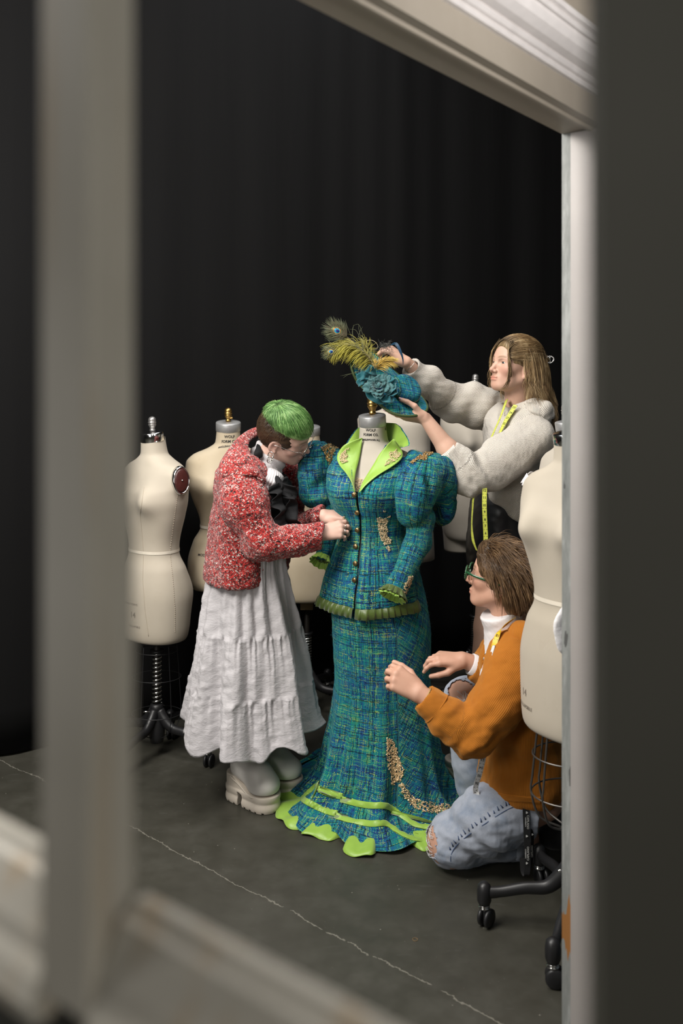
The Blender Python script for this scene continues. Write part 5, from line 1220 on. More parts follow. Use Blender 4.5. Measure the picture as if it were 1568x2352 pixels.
mk('nose_ring', *tube(rim(Lg(.0125, .100, -.043), V(.3, -1, 0), .0045, 14, 1., V(0, 0, 1)), .0008, 5, cap=False), M_SILV, bodyG)
kn_ = lambda W, D, U, Sx, i: None
for (q, dd, mt) in ((kgn[2][0]+kgn[2][1]*.014, kgn[2][1], M_SILV), (kgn[1][0]+kgn[1][1]*.016, kgn[1][1], M_SILV), (kgf[0][0]+kgf[0][1]*.016, kgf[0][1], M_IRON)): mk('ring', *tube(rim(q, dd, .0088, 22, 1., V(0, .3, 1)), .0014, 6, cap=False), mt, bodyG)
# ================================================================ woman in the cream sweater, holding up the hat
Wm = thing('person', 'standing person with shoulder-length blonde hair in a cream sweater, holding up the hat', 'person', (*P(1150, HY, 3.62)[:2], 0))
bw = Body(Wm, M_SKW)
Fw, Uw = V(-.885, -.40, .20), V(.17, .04, .98); kw_ = .97; Rw = ortho(Fw, Uw)
earw = P(1213, 853, 3.485); Cw = earw-Rw@(V(-.078, -.014, -.012)*kw_)
nbw = P(1190, 985, 3.60)
sd, Lw, _, ti, br = head(Cw, Fw, Uw, kw_, .62, nbw, (.049, .056), jaw=.95, blush=.6)
sd.cone(nbw, P(1178, 1020, 3.57), .058, .085, k=.04); sd.cone(P(1178, 1020, 3.57), P(1170, 1070, 3.57), .085, .09, k=.04)
bw.piece(sd, .0023, ti, br)
# near (left) hand under the brim, far (right) hand at the feathers
eW = P(1075, 1098, 3.33); wW = P(977, 962, 3.335)
sd = SD(); sd.cone(eW, P(1030, 1035, 3.325), .040, .038, k=.02); sd.cone(P(1030, 1035, 3.325), wW, .037, .0235, k=.02)
tw, Sw = hand(sd, wW, V(-.97, .10, .06), V(.02, -.42, -.90), False, [(.10, .18, .12), (.14, .2, .12), (.2, .22, .12), (.28, .25, .15)], [(.62, .62, -.50), (.90, .18, -.42), (.93, .0, -.30)], .90, .06)
bw.piece(sd, .0021)
eW2 = P(1038, 925, 3.66); wW2 = P(933, 832, 3.50)
sd = SD(); sd.cone(P(958, 857, 3.53), wW2, .025, .0225, k=.02)
tw2, Sw2 = hand(sd, wW2, V(-.70, -.05, .66), V(.60, -.35, .70), True, [(.75, .7, .4), (.9, .75, .4), (1.0, .8, .4), (1.05, .85, .4)], [(.7, .55, -.5), (.85, .1, -.55), (.75, -.05, -.66)], .90, .10)
bw.piece(sd, .0021)
sd = SD(); sd.cone(P(1178, 1000, 3.6), P(1165, 1180, 3.62), .09, .10, k=.05)
for x_, d_, e_ in ((1120, 3.56, (1098, 1700, 3.585)), (1165, 3.68, (1150, 1690, 3.72))):
    sd.cone(P(1152, 1190, d_), P(x_, 1440, d_), .082, .052, k=.03); sd.cone(P(x_, 1440, d_), P(x_-6, 1530, d_+.005), .052, .055, k=.02); sd.cone(P(x_-6, 1530, d_+.005), P(*e_), .055, .036, k=.02)
bw.piece(sd, .006, smooth=1)
bodyW = bw.done(); eyes(Lw, Rw, kw_, (-.12, .9, -.20), bodyW)
M_NAIL = simple('glitter_nail', (.62, .40, .40), .2, .2, var=.3, scale=400)
nail_set(tw, V(.02, -.42, -.90), .9, M_NAIL, bodyW, .012, (0, 1, 2, 3)); nail_set(tw, Sw*.6-V(.02, -.42, -.90)*.0+V(0, -.5, .6), .95, M_NAIL, bodyW, .014, (4,))
nail_set(tw2, V(.60, -.35, .70), .9, M_NAIL, bodyW, .012)
# hair
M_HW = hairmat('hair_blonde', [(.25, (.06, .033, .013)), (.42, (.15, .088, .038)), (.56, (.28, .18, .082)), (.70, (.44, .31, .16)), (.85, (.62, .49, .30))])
hairw = thing('hair', None, None, ORG[Wm.name]); hairw.parent = Wm; hairw.location = (0, 0, 0)
rad = np.array([.081, .106, .096])*kw_; Cc = Lw(0, -.017, .032)
sd = SD(); sd.ell(Cc, rad+.004, Rw)
sd.ell(Lw(0, .092, -.030), np.array([.085, .060, .110])*kw_, Rw@rot((1, 0, 0), -.25), k=.012, sub=True)
for x in (-1, 1): sd.ell(Lw(x*.088, -.012, -.018), np.array([.032, .024, .036])*kw_, Rw, k=.008, sub=True); sd.ell(Lw(x*.087, .034, -.052), np.array([.04, .058, .064])*kw_, Rw, k=.01, sub=True)
sd.ell(Lw(0, -.075, -.075), np.array([.058, .045, .085])*kw_, Rw, k=.04); sd.ell(Lw(0, -.080, .0), np.array([.070, .056, .090])*kw_, Rw, k=.03)
sdpart('hair_cap', sd, .004, M_HW, hairw, [(Lw(0, -.03, .12), Lw(0, -.07, -.16), .08, Rw@V(0, 1, 0))])
def fall(root, dirs, n=16, C=Cc, R=Rw, rd=rad, step=.016, grav=V(0, 0, -1), keep=1.06):
    p = np.array(root, float); out = [p.copy()]; d = nrm(dirs)
    for i in range(n):
        d = nrm(d+grav*.28); p = p+d*step; p = outside(p[None], C, R, rd*keep)[0]; out.append(p.copy())
    return np.array(out)
paths = []
clipP = Lw(0, -.128, .062)
for i in range(1500):     # upper layer drawn back to the clip
    a_ = rng.uniform(-1.75, 1.75); y0 = rng.uniform(-.04, .17); z0 = .0
    q = nrm(V(math.sin(a_)*.8, .35+y0*5, math.cos(a_)*.9)); r0 = Cc+Rw@(q*rad*1.03)
    pts = []
    for s_ in np.linspace(0, 1, 12):
        p = r0*(1-s_)+(clipP+Rw@V(math.sin(a_)*.016, 0, math.cos(a_)*.012))*s_; pts.append(p)
    pts = outside(np.array(pts), Cc, Rw, rad*(1.075+.035*rng.random())); paths.append(pts)
for i in range(2300):     # lower layer, falling to the shoulders
    a_ = rng.uniform(-2.6, 2.6); q = nrm(V(math.sin(a_), -math.cos(a_)*.9, rng.uniform(-.25, .85)))
    if q[1] > .42 or (abs(q[0]) > .62 and -.32 < q[1] < .42 and q[2] < .26): continue
    near_ear = abs(q[0]) > .75 and q[1] > -.2
    r0 = Cc+Rw@(q*rad*1.02); n_ = int(rng.uniform(13, 18)) if q[1] < .1 else int(rng.uniform(11, 15))
    pth = fall(r0, Rw@(q*.35+V(0, -.55 if near_ear else -.25, -.8)), n_, keep=1.03+.05*rng.random())
    tpos = np.linspace(0, 1, len(pth)); cur = np.clip((tpos-.55)/.45, 0, 1)
    pth = pth+Rw@np.array([0, 0, 0])+np.outer(cur*.012*np.sin(tpos*14+a_*7), V(1, .2, 0))+np.outer(cur*.010*np.cos(tpos*13+a_*5), V(.2, 1, .3))+rng.normal(size=3)*.002
    pth += np.outer(cur**1.5, nrm((r0-Cc)*V(1, 1, 0))*.02); paths.append(pth)
for i in range(64):     # loose face-framing strands on both sides
    sx = -1 if i < 42 else 1; r0 = Lw(sx*rng.uniform(.022, .052), .062+rng.normal()*.005, .092+rng.normal()*.004)
    ctrl = [r0, Lw(sx*rng.uniform(.052, .060), .082, .050), Lw(sx*rng.uniform(.062, .070), .070+rng.normal()*.004, .0), Lw(sx*rng.uniform(.064, .070), .060+rng.normal()*.005, -.05), Lw(sx*.056, .062+rng.normal()*.007, -.088), Lw(sx*.044, .072+rng.normal()*.008, -.104)]
    if i % 3: ctrl = ctrl[:4 if i % 2 else 5]
    paths.append(spline(ctrl, 16))
strands(paths, .00115, 3).mk('hair_strands', M_HW, hairw)
# twisted tuft and jewelled claw clip
paths = []
for i in range(90):
    a_ = rng.uniform(0, 6.28); r_ = rng.uniform(.004, .016); cen_ = clipP+Rw@V(0, -.010, .004); t_ = np.linspace(0, 4.2, 14)
    paths.append(cen_+Rw[:, 0]*0+np.stack([np.cos(t_+a_)*r_, -.006+np.sin(t_*.7+a_)*r_*.8, np.sin(t_+a_)*r_], 1)@Rw.T)
strands(paths, .0016, 4).mk('hair_tuft', M_HW, hairw)
M_JW = simple('jewelled_metal', (.72, .71, .68), .12, 1.)
ck = clipP+V(.012, -.035, -.004); a = np.linspace(0, 2*PI, 30)
clip_ = mk('hair_clip', *tube(ck+np.stack([.0155*np.cos(a)+.003, 0*a-.012, .0125*np.sin(a)+.003*np.cos(2*a)], 1), .0019, 6, cap=False), M_JW, hairw)
mk('clip_bar', *tube([ck+V(.004, -.012, -.011), ck+V(.004, -.012, .012)], .0019, 6), M_JW, clip_)
mk('clip_teeth', *tube(spline([ck+V(-.022, -.012, .016), ck+V(-.014, -.012, .006), ck+V(-.008, -.010, .0)], 10), .0022, 6), M_JW, clip_)
mb = MB()
for i in range(16):
    q = ck+V(.0155*math.cos(i*.393)+.003, -.0145, .0125*math.sin(i*.393)); mb.add(*ball(q, .0022, 8, 5))
mb.mk('clip_pearls', simple('pearl', (.75, .72, .70), .15), clip_)
# sweater
def knit(name, c, c2, mode):
    t = NT(name, .92, spec=.15, sheen=.25); a_ = t.attr('wuv').outputs['Vector']; x, y, z = t.sep(a_); co_ = t.coord()
    if mode == 'honey':
        s1 = t.math('SINE', t.math('MULTIPLY', t.math('ADD', x, t.math('MULTIPLY', y, .62)), 620.)); s2 = t.math('SINE', t.math('MULTIPLY', t.math('SUBTRACT', x, t.math('MULTIPLY', y, .62)), 620.))
        h = t.math('ABSOLUTE', t.math('MULTIPLY', s1, s2))
    else: h = t.math('ADD', t.math('MULTIPLY', t.math('SINE', t.math('MULTIPLY', x if mode == 'rib' else y, 1050.)), .5), .5)
    cc = t.mix(h, tuple(q*.66 for q in c), c2); t.col(t.mix(t.math('MULTIPLY', t.noise(co_, 8., 3.), .4), cc, c)); t.bump(t.math('ADD', h, t.math('MULTIPLY', t.noise(co_, 700., 2.), .2)), .8, .003); return t.m
M_KN = knit('cream_honeycomb_knit', (.72, .655, .57), (.84, .785, .70), 'honey'); M_KR = knit('cream_rib_knit', (.72, .655, .57), (.84, .785, .70), 'rib'); M_KH = knit('cream_rib_knit_cross', (.72, .655, .57), (.84, .785, .70), 'x')
wr_ = lambda am=.006: (lambda v, w: am*fbm(v, 5.5, 51)+.0015*fbm(v, 15., 52))
sd = SD(); sd.ell(P(1180, 985, 3.60), (.118, .185, .115), rot((0, 1, 0), .15), k=.05); sd.ell(P(1178, 1060, 3.60), (.125, .175, .12), k=.06); sd.ell(P(1168, 1135, 3.60), (.112, .165, .11), rot((0, 1, 0), -.2), k=.06)
sd.cone(P(1175, 930, 3.72), P(1235, 945, 3.50), .045, .055, k=.05)
sd.cone(P(1200, 1120, 3.48), P(1188, 1185, 3.47), .045, .03, k=.04)
p0, p1 = P(1098, 1128, 3.55), P(1192, 1203, 3.50); sd.plane(p0, V(-(p1-p0)[2], 0, (p1-p0)[0]), k=.012)
ntop = Lw(0, -.02, -.06); sd.cone(nbw+V(.02, .01, -.0), ntop, .062, .060, k=.012, sub=True); sd.cone(P(1160, 905, 3.53), P(1151, 972, 3.47), .040, .010, k=.012, sub=True)
sd.cone(P(1137, 880, 3.50), P(1150, 940, 3.45), .05, .02, k=.01, sub=True)
# the far sleeve's seam and folds
sw = sdpart('sweater', sd, .0055, M_KN, Wm, [(P(1180, 930, 3.60), P(1165, 1210, 3.60), .14, (.3, 1, 0))], lambda v, w: wr_(.007)(v, w)+.006*np.sin(v[:, 0]*55-v[:, 2]*45)*np.exp(-((v-P(1120, 1120, 3.45))**2).sum(1)/.012), smooth=1)
sd = SD(); shl = P(1225, 1005, 3.445); cW = P(1023, 1035, 3.325)
sd.chain([shl, P(1160, 1050, 3.39), eW], [.083, .079, .064], k=.04); sd.chain([eW, P(1062, 1070, 3.325)], [.062, .057], k=.03); sd.chain([P(1062, 1070, 3.325), cW], [.055, .047], k=.02); sd.ell(P(1130, 1105, 3.36), (.05, .05, .035), k=.04)
ax_ = nrm(cW-eW); sd.plane(cW, -ax_, k=.003); sd.cone(cW+ax_*.03, cW-ax_*.03, .040, .040, k=.003, sub=True)
fo = lambda v, w: .006*fbm(v, 6., 61)+.007*np.sin(v[:, 0]*95+v[:, 2]*60+2*fbm(v, 5., 3))*np.exp(-((v-P(1075, 1085, 3.30))**2).sum(1)/.008)
sl1 = sdpart('sleeve', sd, .0048, M_KN, sw, [(shl, eW, .078, (.2, 1, .4)), (eW, cW, .055, (.4, 1, .2))], fo, smooth=1)
mk('cuff', *loft([cW-ax_*.022+.0495*q for q in [rim(V(0, 0, 0), ax_, 1., 40, 1., V(0, -1, .3))]]+[cW+ax_*.004+.0475*q for q in [rim(V(0, 0, 0), ax_, 1., 40, 1., V(0, -1, .3))]]+[cW+ax_*.003+.042*q for q in [rim(V(0, 0, 0), ax_, 1., 40, 1., V(0, -1, .3))]]), M_KR, sl1, wuv=np.stack([np.tile(np.linspace(0, .3, 41), 3), np.repeat([0, .026, .03], 41)], 1))
sd = SD(); shr = P(1140, 950, 3.74); cW2 = P(944, 843, 3.515)
sd.chain([shr, P(1085, 930, 3.70), eW2], [.088, .083, .074], k=.04); sd.chain([eW2, P(985, 880, 3.58), cW2], [.070, .056, .037], k=.03); ax2 = nrm(cW2-P(985, 880, 3.58)); sd.plane(cW2, -ax2, k=.003); sd.cone(cW2+ax2*.03, cW2-ax2*.03, .0285, .0285, k=.003, sub=True)
sl2 = sdpart('sleeve', sd, .0048, M_KN, sw, [(shr, eW2, .08, (.2, 1, .6)), (eW2, cW2, .055, (.2, 1, .6))], lambda v, w: .006*fbm(v, 6., 71)+.004*np.sin(v[:, 0]*60-v[:, 2]*40), smooth=1)
# drop-shoulder band, folded collar
def strap(line, target, w, mat, name, parent, lift=.003, th=.004):
    C = []; N = []
    for a_, b_ in spline([(x_, y_, 0) for x_, y_ in line], 40)[:, :2]:
        h = surf(a_, b_, target)
        if h: C.append(h[0]); N.append(h[1])
    C = np.array(C); N = np.array(N)
    for _ in range(4): N[1:-1] = (N[:-2]+N[1:-1]+N[2:])/3; C[1:-1] = (C[:-2]+2*C[1:-1]+C[2:])/4
    T = np.gradient(C, axis=0); T /= np.linalg.norm(T, axis=1)[:, None]+1e-9; B = np.cross(N, T); B /= np.linalg.norm(B, axis=1)[:, None]+1e-9
    rg = [C+B*w*k+N*(lift-(.004 if abs(k) > .45 else 0)) for k in (-.5, -.4, -.2, 0, .2, .4, .5)]
    wv_ = np.concatenate([np.stack([np.full(len(C), k*w), np.linspace(0, .2, len(C))], 1) for k in (-.5, -.4, -.2, 0, .2, .4, .5)])
    v, f = loft(rg, False); return mk(name, v, f, mat, parent, wuv=wv_)
oo = [P(1206, 938, 3.47), P(1225, 950, 3.44), P(1250, 958, 3.45), P(1269, 962, 3.50), P(1275, 945, 3.60), P(1255, 925, 3.70)]
ii = [P(1200, 928, 3.50), P(1215, 926, 3.49), P(1235, 925, 3.50), P(1250, 925, 3.53), P(1255, 922, 3.60), P(1240, 915, 3.68)]
S_ = sheet(oo, ii, 34, 10)+np.sin(np.linspace(0, 1, 10)*PI)[:, None, None]*V(.004, -.010, .012); v, f = loft(S_, False)
o = mk('collar', v, f, M_KR, sw, wuv=np.stack([np.tile(np.linspace(0, .25, 34), 10), np.repeat(np.linspace(0, .06, 10), 34)], 1)); m = o.modifiers.new('thick', 'SOLIDIFY'); m.thickness = .008; m.offset = 0
# black skirt, boots, bracelet
M_LEA = simple('black_leather', (.014, .015, .018), .38, bump=.25, bscale=40)
sd = SD(); sd.ell(P(1150, 1180, 3.61), (.125, .15, .14), k=.05); sd.ell(P(1150, 1260, 3.62), (.125, .145, .16), k=.06); sd.cone(P(1150, 1255, 3.61), P(1144, 1340, 3.61), .125, .115, k=.05); sd.plane(P(1140, 1331, 3.6), V(0, 0, 1), k=.006)
sdpart('skirt', sd, .006, M_LEA, Wm, disp=lambda v, w: .004*fbm(v, 6., 81))
def tall_boot(ank, foot, knee, parent):
    bt = thing('boot', None, None, ORG[parent.name]); bt.parent = parent; bt.location = (0, 0, 0)
    H = V(ank[0]+.03, ank[1], 0); T = V(foot[0], foot[1], 0); d = nrm(T-H); sd = SD()
    sd.chain([knee, knee*.5+ank*.5, ank+V(0, 0, .05)], [.068, .062, .048], k=.03); sd.cone(ank+V(0, 0, .05), H+d*.08+V(0, 0, .115), .047, .045, k=.03); sd.cone(H+d*.06+V(0, 0, .11), T-d*.01+V(0, 0, .09), .047, .043, k=.03); sd.plane(knee-V(0, 0, .0), V(0, 0, -1), k=.006); sd.plane(V(0, 0, .065), V(0, 0, 1), k=.004)
    sd.cone(knee+V(0, 0, .05), knee-V(0, 0, .04), .058, .056, k=.006, sub=True)
    sdpart('boot_upper', sd, .0045, M_BOOT, bt, disp=lambda v, w: .003*np.sin(v[:, 2]*120+2*fbm(v, 7., 3))*np.exp(-((v[:, 2]-.22)/.06)**2))
    bootsole(H, T, .042, .05, 'boot_sole', bt, M_SOLE)
ank = P(1098, 1700, 3.585); tall_boot(V(ank[0], ank[1], .14), P(1052, 1780, 3.64), P(1117, 1556, 3.565), Wm)
ank = P(1150, 1690, 3.72); tall_boot(V(ank[0], ank[1], .14), V(ank[0]-.16, ank[1]-.08, 0), P(1160, 1550, 3.69), Wm)
mk('bracelet', *tube(rim(wW2-nrm(V(-.7, -.05, .66))*.022, V(-.7, -.05, .66), .0275, 40, 1., V(0, -1, 0)), .0011, 6, cap=False), M_SILV, bodyW)
mk('necklace', *tube(spline([P(1178, 930, 3.50), P(1165, 948, 3.475), P(1158, 955, 3.472), P(1160, 945, 3.49)], 24), .0009, 5, cap=False), M_SILV, bodyW)
# tape measure round her neck
def tape_mat(name, c):
    t = NT(name, .45, spec=.4); a_ = t.attr('wuv').outputs['Vector']; x, y, z = t.sep(a_)
    f1 = t.math('FRACT', t.math('DIVIDE', y, .0254)); f2 = t.math('FRACT', t.math('DIVIDE', y, .003175)); ax_ = t.math('ABSOLUTE', x)
    k1 = t.math('MULTIPLY', t.math('LESS_THAN', f1, .05), t.math('GREATER_THAN', ax_, .15)); k2 = t.math('MULTIPLY', t.math('LESS_THAN', f2, .22), t.math('GREATER_THAN', ax_, .36))
    t.col(t.mix(t.math('MAXIMUM', k1, k2), c, (.02, .02, .015))); return t.m
M_TYG = tape_mat('tape_lime_yellow', (.58, .62, .10)); M_TY = tape_mat('tape_yellow', (.72, .46, .02)); M_TWT = tape_mat('tape_white', (.68, .68, .67))
def tape(pts, sides, w, mat, name, parent, start, step, n, size, flip=False, back=None, txt=True):
    """strip through points; sides = width directions at the points; numerals every inch"""
    c = spline(pts, 120); sd_ = spline(sides, 120); T = np.gradient(c, axis=0); T /= np.linalg.norm(T, axis=1)[:, None]+1e-9
    B = sd_-(sd_*T).sum(1)[:, None]*T; B /= np.linalg.norm(B, axis=1)[:, None]+1e-9; N = np.cross(T, B); s_ = np.concatenate([[0], np.cumsum(np.linalg.norm(np.diff(c, axis=0), axis=1))])
    rg = [c-B*w*.5+N*.0004, c+B*w*.5+N*.0004, c+B*w*.5-N*.0004, c-B*w*.5-N*.0004]
    v, f = loft(np.array(rg).transpose(1, 0, 2), True, True, True); wv_ = np.zeros((len(v), 2)); wv_[:, 0] = np.tile([-.5, .5, .5, -.5], 120); wv_[:, 1] = np.repeat(s_, 4)
    o = mk(name, v, f, mat, parent, wuv=wv_, smooth=False)
    if txt:
        mb = MB()
        for k in range(n):
            q = .0127+.0254*k
            if q > s_[-1]: break
            i = min(np.searchsorted(s_, q), 118); cam_ = V(0, 0, CH)-c[i]; Nn = N[i] if N[i]@cam_ > 0 else -N[i]; tx, ff = text_mesh(str(start+step*k), size, .0002)
            if not len(tx): continue
            tx = tx-(tx.max(0)+tx.min(0))/2; up_ = T[i]*(-1 if flip else 1); 
            rt = B[i]*(1 if np.dot(np.cross(B[i], up_), Nn) > 0 else -1)
            mb.add(c[i]+tx[:, :1]*rt+tx[:, 1:2]*up_+Nn*.0009, ff)
        if mb.n: mb.mk('numerals', M_INK, o, smooth=False)
    return o
tpw = thing('tape_measure', 'lime yellow tape measure hanging round the neck of the person in cream', 'tape measure', P(1165, 950, 3.46))
tape([P(1184, 930, 3.462), P(1170, 952, 3.443), P(1158, 972, 3.432), P(1140, 1010, 3.42), P(1118, 1050, 3.40)], [V(1, 0, .5), V(1, -.3, .4), V(.6, -.6, .2), V(.2, -1, 0), V(.3, -1, 0)], .017, M_TYG, 'tape_strip', tpw, 25, -1, 4, .0125, flip=True)
tape([P(1113, 1118, 3.285), P(1112, 1160, 3.275), P(1114, 1210, 3.275), P(1115, 1245, 3.275), P(1112, 1283, 3.275)], [V(1, -.15, 0), V(1, 0, 0), V(1, .1, 0), V(1, 0, 0), V(1, -.2, 0)], .0165, M_TYG, 'tape_strip', tpw, 12, -1, 12, .012, flip=True)
tape([P(1163, 918, 3.53), P(1150, 955, 3.448), P(1128, 1005, 3.43), P(1103, 1060, 3.405), P(1084, 1095, 3.40)], [V(.15, -1, 0)]*5, .0165, M_TYG, 'tape_strip', tpw, 30, 1, 0, .012, txt=False)
tape([P(1088, 1122, 3.30), P(1085, 1165, 3.30), P(1083, 1205, 3.30), P(1086, 1240, 3.30), P(1094, 1264, 3.30)], [V(.4, -1, 0), V(.2, -1, 0), V(.15, -1, 0), V(.5, -1, 0), V(.2, -1, 0)], .0165, M_TYG, 'tape_strip', tpw, 30, 1, 0, .012, txt=False)
# ================================================================ kneeling man in the orange corduroy jacket
Mn = thing('person', 'kneeling person in orange corduroy jacket and ripped pale jeans, reaching to the skirt', 'person', (*P(1180, HY, 2.98)[:2], 0))
bm_ = Body(Mn, M_SKM)
Fm, Um = V(-.90, .36, .17), V(.16, -.02, .98); km = .99; Rm = ortho(Fm, Um)
earm = P(1146, 1349, 2.925); Cm = earm-Rm@(V(-.078, -.014, -.012)*km)
nbm = P(1172, 1450, 3.0)
sd, Lm, _, ti, br = head(Cm, Fm, Um, km, .5, nbm, (.052, .058), jaw=1.05, nose=1.02, blush=.6)
bm_.piece(sd, .0024, ti, br)
wm = P(962, 1592, 2.80); eM = P(1083, 1690, 2.77)
sd = SD(); sd.cone(P(1005, 1622, 2.79), wm, .033, .0265, k=.02)
tm, Sm = hand(sd, wm, V(-.80, .10, .52), V(.30, -.86, .40), False, [(.75, .75, .45), (.85, .85, .45), (.95, .9, .45), (1.0, .9, .5)], [(.70, .55, -.45), (.92, .15, -.35), (.95, -.05, -.3)], .98, .06)
bm_.piece(sd, .0022)
wm2 = P(1062, 1515, 3.10)
sd = SD(); sd.cone(P(1105, 1532, 3.11), wm2, .032, .026, k=.02)
tm2, Sm2 = hand(sd, wm2, V(-.985, -.05, .14), V(.12, -.30, .94), True, [(.30, .55, .35), (.40, .85, .5), (.5, .9, .5), (.55, .9, .5)], [(.75, .40, -.52), (.90, .05, -.42), (.92, -.05, -.35)], .95, .08)
bm_.piece(sd, .0022)
hip = P(1222, 1800, 3.02); kL = V(.352, 2.935, .088); kR = P(1070, 1606, 3.20)
sd = SD(); sd.cone(nbm, P(1195, 1600, 3.0), .075, .12, k=.06); sd.cone(P(1195, 1600, 3.0), P(1205, 1790, 3.0), .12, .12, k=.06)
sd.cone(hip+V(0, -.08, 0), kL, .085, .074, k=.03); sd.cone(kL, V(.60, 2.99, .075), .072, .045, k=.02)
sd.cone(hip+V(0, .09, 0), kR, .085, .070, k=.03); sd.cone(kR, V(.47, 3.26, .10), .066, .042, k=.02)
bm_.piece(sd, .006, smooth=1)
bodyM = bm_.done(); eyes(Lm, Rm, km, (-.05, .9, -.15), bodyM)
# hair: wavy brown, swept back and tousled
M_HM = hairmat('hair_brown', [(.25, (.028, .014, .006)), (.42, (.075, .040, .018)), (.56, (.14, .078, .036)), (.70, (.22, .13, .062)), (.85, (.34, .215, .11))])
hm = thing('hair', None, None, ORG[Mn.name]); hm.parent = Mn; hm.location = (0, 0, 0)
rad = np.array([.080, .099, .094])*km; Cc = Lm(0, -.012, .030)
sd = SD(); sd.ell(Cc, rad+.006, Rm); sd.ell(Lm(0, .050, .088), np.array([.052, .036, .030])*km, Rm, k=.03); sd.ell(Lm(0, -.060, -.050), np.array([.062, .045, .072])*km, Rm, k=.04)
sd.ell(Lm(0, .095, -.030), np.array([.085, .058, .092])*km, Rm@rot((1, 0, 0), -.25), k=.012, sub=True)
for x in (-1, 1): sd.ell(Lm(x*.085, .040, -.060), np.array([.04, .062, .07])*km, Rm, k=.01, sub=True); sd.ell(Lm(x*.085, -.006, -.040), np.array([.026, .016, .018])*km, Rm, k=.008, sub=True)
sdpart('hair_cap', sd, .004, M_HM, hm, [(Lm(0, .05, .1), Lm(0, -.09, -.06), .08, Rm@V(0, 0, 1))], disp=lambda v, w: .003*fbm(v, 18., 6))
paths = []
for i in range(4200):
    a_ = rng.uniform(-1.75, 1.75); q = nrm(V(math.sin(a_), rng.uniform(-1.0, 2.1), math.cos(a_)*.95+.12))
    if q[1] > .45 and q[2] < .42: continue
    if q[1] > .1 and q[2] < .05: continue
    r0 = Cc+Rm@(q*rad*1.02); side = math.copysign(1, q[0])
    if q[2] > .3: d0 = V(side*.35, -.75 if q[1] < .5 else -.35, .20+.35*max(q[1], 0))
    else: d0 = V(side*.12, -.55, -.62)
    n_ = int(rng.uniform(7, 12)); p = r0.copy(); out = [p.copy()]; d_ = nrm(d0+rng.normal(size=3)*.13); ph_ = rng.uniform(0, 6)
    for k in range(n_):
        d_ = nrm(d_+V(0, -.06, -.17)+V(math.sin(ph_+k*.8)*.13, 0, math.cos(ph_+k*.8)*.10)); p = p+Rm@d_*.0125; p = outside(p[None], Cc, Rm, rad*(1.05+.03*rng.random()))[0]; out.append(p.copy())
    paths.append(np.array(out))
for i in range(900):     # longer hair at the nape and round the ear
    a_ = rng.uniform(-1.7, 1.7); q = nrm(V(math.sin(a_), -.85*math.cos(a_)-.1, rng.uniform(-.45, .1)))
    if q[1] > -.1: continue
    r0 = Cc+Rm@(q*rad*1.03); paths.append(fall(r0, Rm@(q*.3+V(0, -.1, -.9)), int(rng.uniform(6, 9)), C=Cc, R=Rm, rd=rad, step=.0125, keep=1.06)+np.outer(np.linspace(0, 1, 1), V(0, 0, 0)))
for i in range(240):     # sideburn locks over the temple
    sx = -1 if i < 150 else 1; ctrl = [Lm(sx*rng.uniform(.050, .066), .055+rng.normal()*.008, .075), Lm(sx*.079, .035+rng.normal()*.008, .045), Lm(sx*.084, .018+rng.normal()*.008, .010), Lm(sx*.085, -.002+rng.normal()*.008, -.018), Lm(sx*.084, -.020+rng.normal()*.006, -.03)]
    paths.append(spline(ctrl, 12))
strands(paths, .00125, 3).mk('hair_strands', M_HM, hm)
# green glasses
gm = thing('glasses', None, None, ORG[Mn.name]); gm.parent = Mn; gm.location = (0, 0, 0); M_GG = simple('green_acetate', (.012, .07, .025), .18)
fr = MB(); ln_ = MB()
for x in (-1, 1):
    c = Lm(x*.034, .108, -.002); p = rim(c, Rm@V(x*.10, 1, -.05), .0235*km, 36, .95, Um); fr.add(*tube(p, .0027, 8, cap=False)); ln_.add(*loft([c+(p[:-1]-c)*.95, c+(p[:-1]-c)*.95+Rm@V(0, .0012, 0)], True, True, True))
    fr.add(*tube(spline([Lm(x*.057, .104, .004), Lm(x*.071, .07, .001), Lm(x*.079, .015, -.002), Lm(x*.080, -.015, -.006)], 16), .0026, 8, flat=1.6))
fr.add(*tube(spline([Lm(-.011, .110, .004), Lm(0, .114, .006), Lm(.011, .110, .004)], 8), .0024, 6)); fr.mk('frame', M_GG, gm); ln_.mk('lens', M_GLS, gm)
mb = MB()
for x in (-1, 1):
    p = rim(Lm(x*.034, .1105, -.002), Rm@V(x*.10, 1, -.05), .0235*km, 18, .95, Um)
    for q in p[:-1]: mb.add(*ball(q, .0012, 6, 4))
mb.mk('frame_beads', simple('silver_wire', (.62, .60, .56), .2, 1.), gm)
# corduroy jacket
def cord(name, c, c2):
    t = NT(name, .85, spec=.15, sheen=.45); t.b.inputs['Sheen Tint'].default_value = (1, .55, .2, 1); a_ = t.attr('wuv').outputs['Vector']; x, y, z = t.sep(a_); co_ = t.coord()
    h = t.math('ADD', t.math('MULTIPLY', t.math('SINE', t.math('MULTIPLY', t.math('ADD', x, t.math('MULTIPLY', t.noise(co_, 12., 2.), .004)), 1500.)), .5), .5)
    n = t.noise(co_, 7., 4., .6); b = t.mix(n, c, c2); t.col(t.mix(t.math('MULTIPLY', h, .45), b, tuple(q*.45 for q in c))); t.bump(h, .5, .0012); return t.m
M_CORD = cord('orange_corduroy', (.36, .115, .012), (.50, .18, .022)); M_CORD2 = M_CORD
sd = SD(); sd.ell(P(1182, 1535, 2.985), (.118, .175, .125), rot((0, 1, 0), .15), k=.05); sd.ell(P(1196, 1650, 2.99), (.128, .175, .16), k=.06); sd.ell(P(1200, 1770, 2.99), (.142, .185, .13), k=.06)
sd.cone(P(1170, 1465, 3.12), P(1198, 1465, 2.88), .045, .055, k=.05)
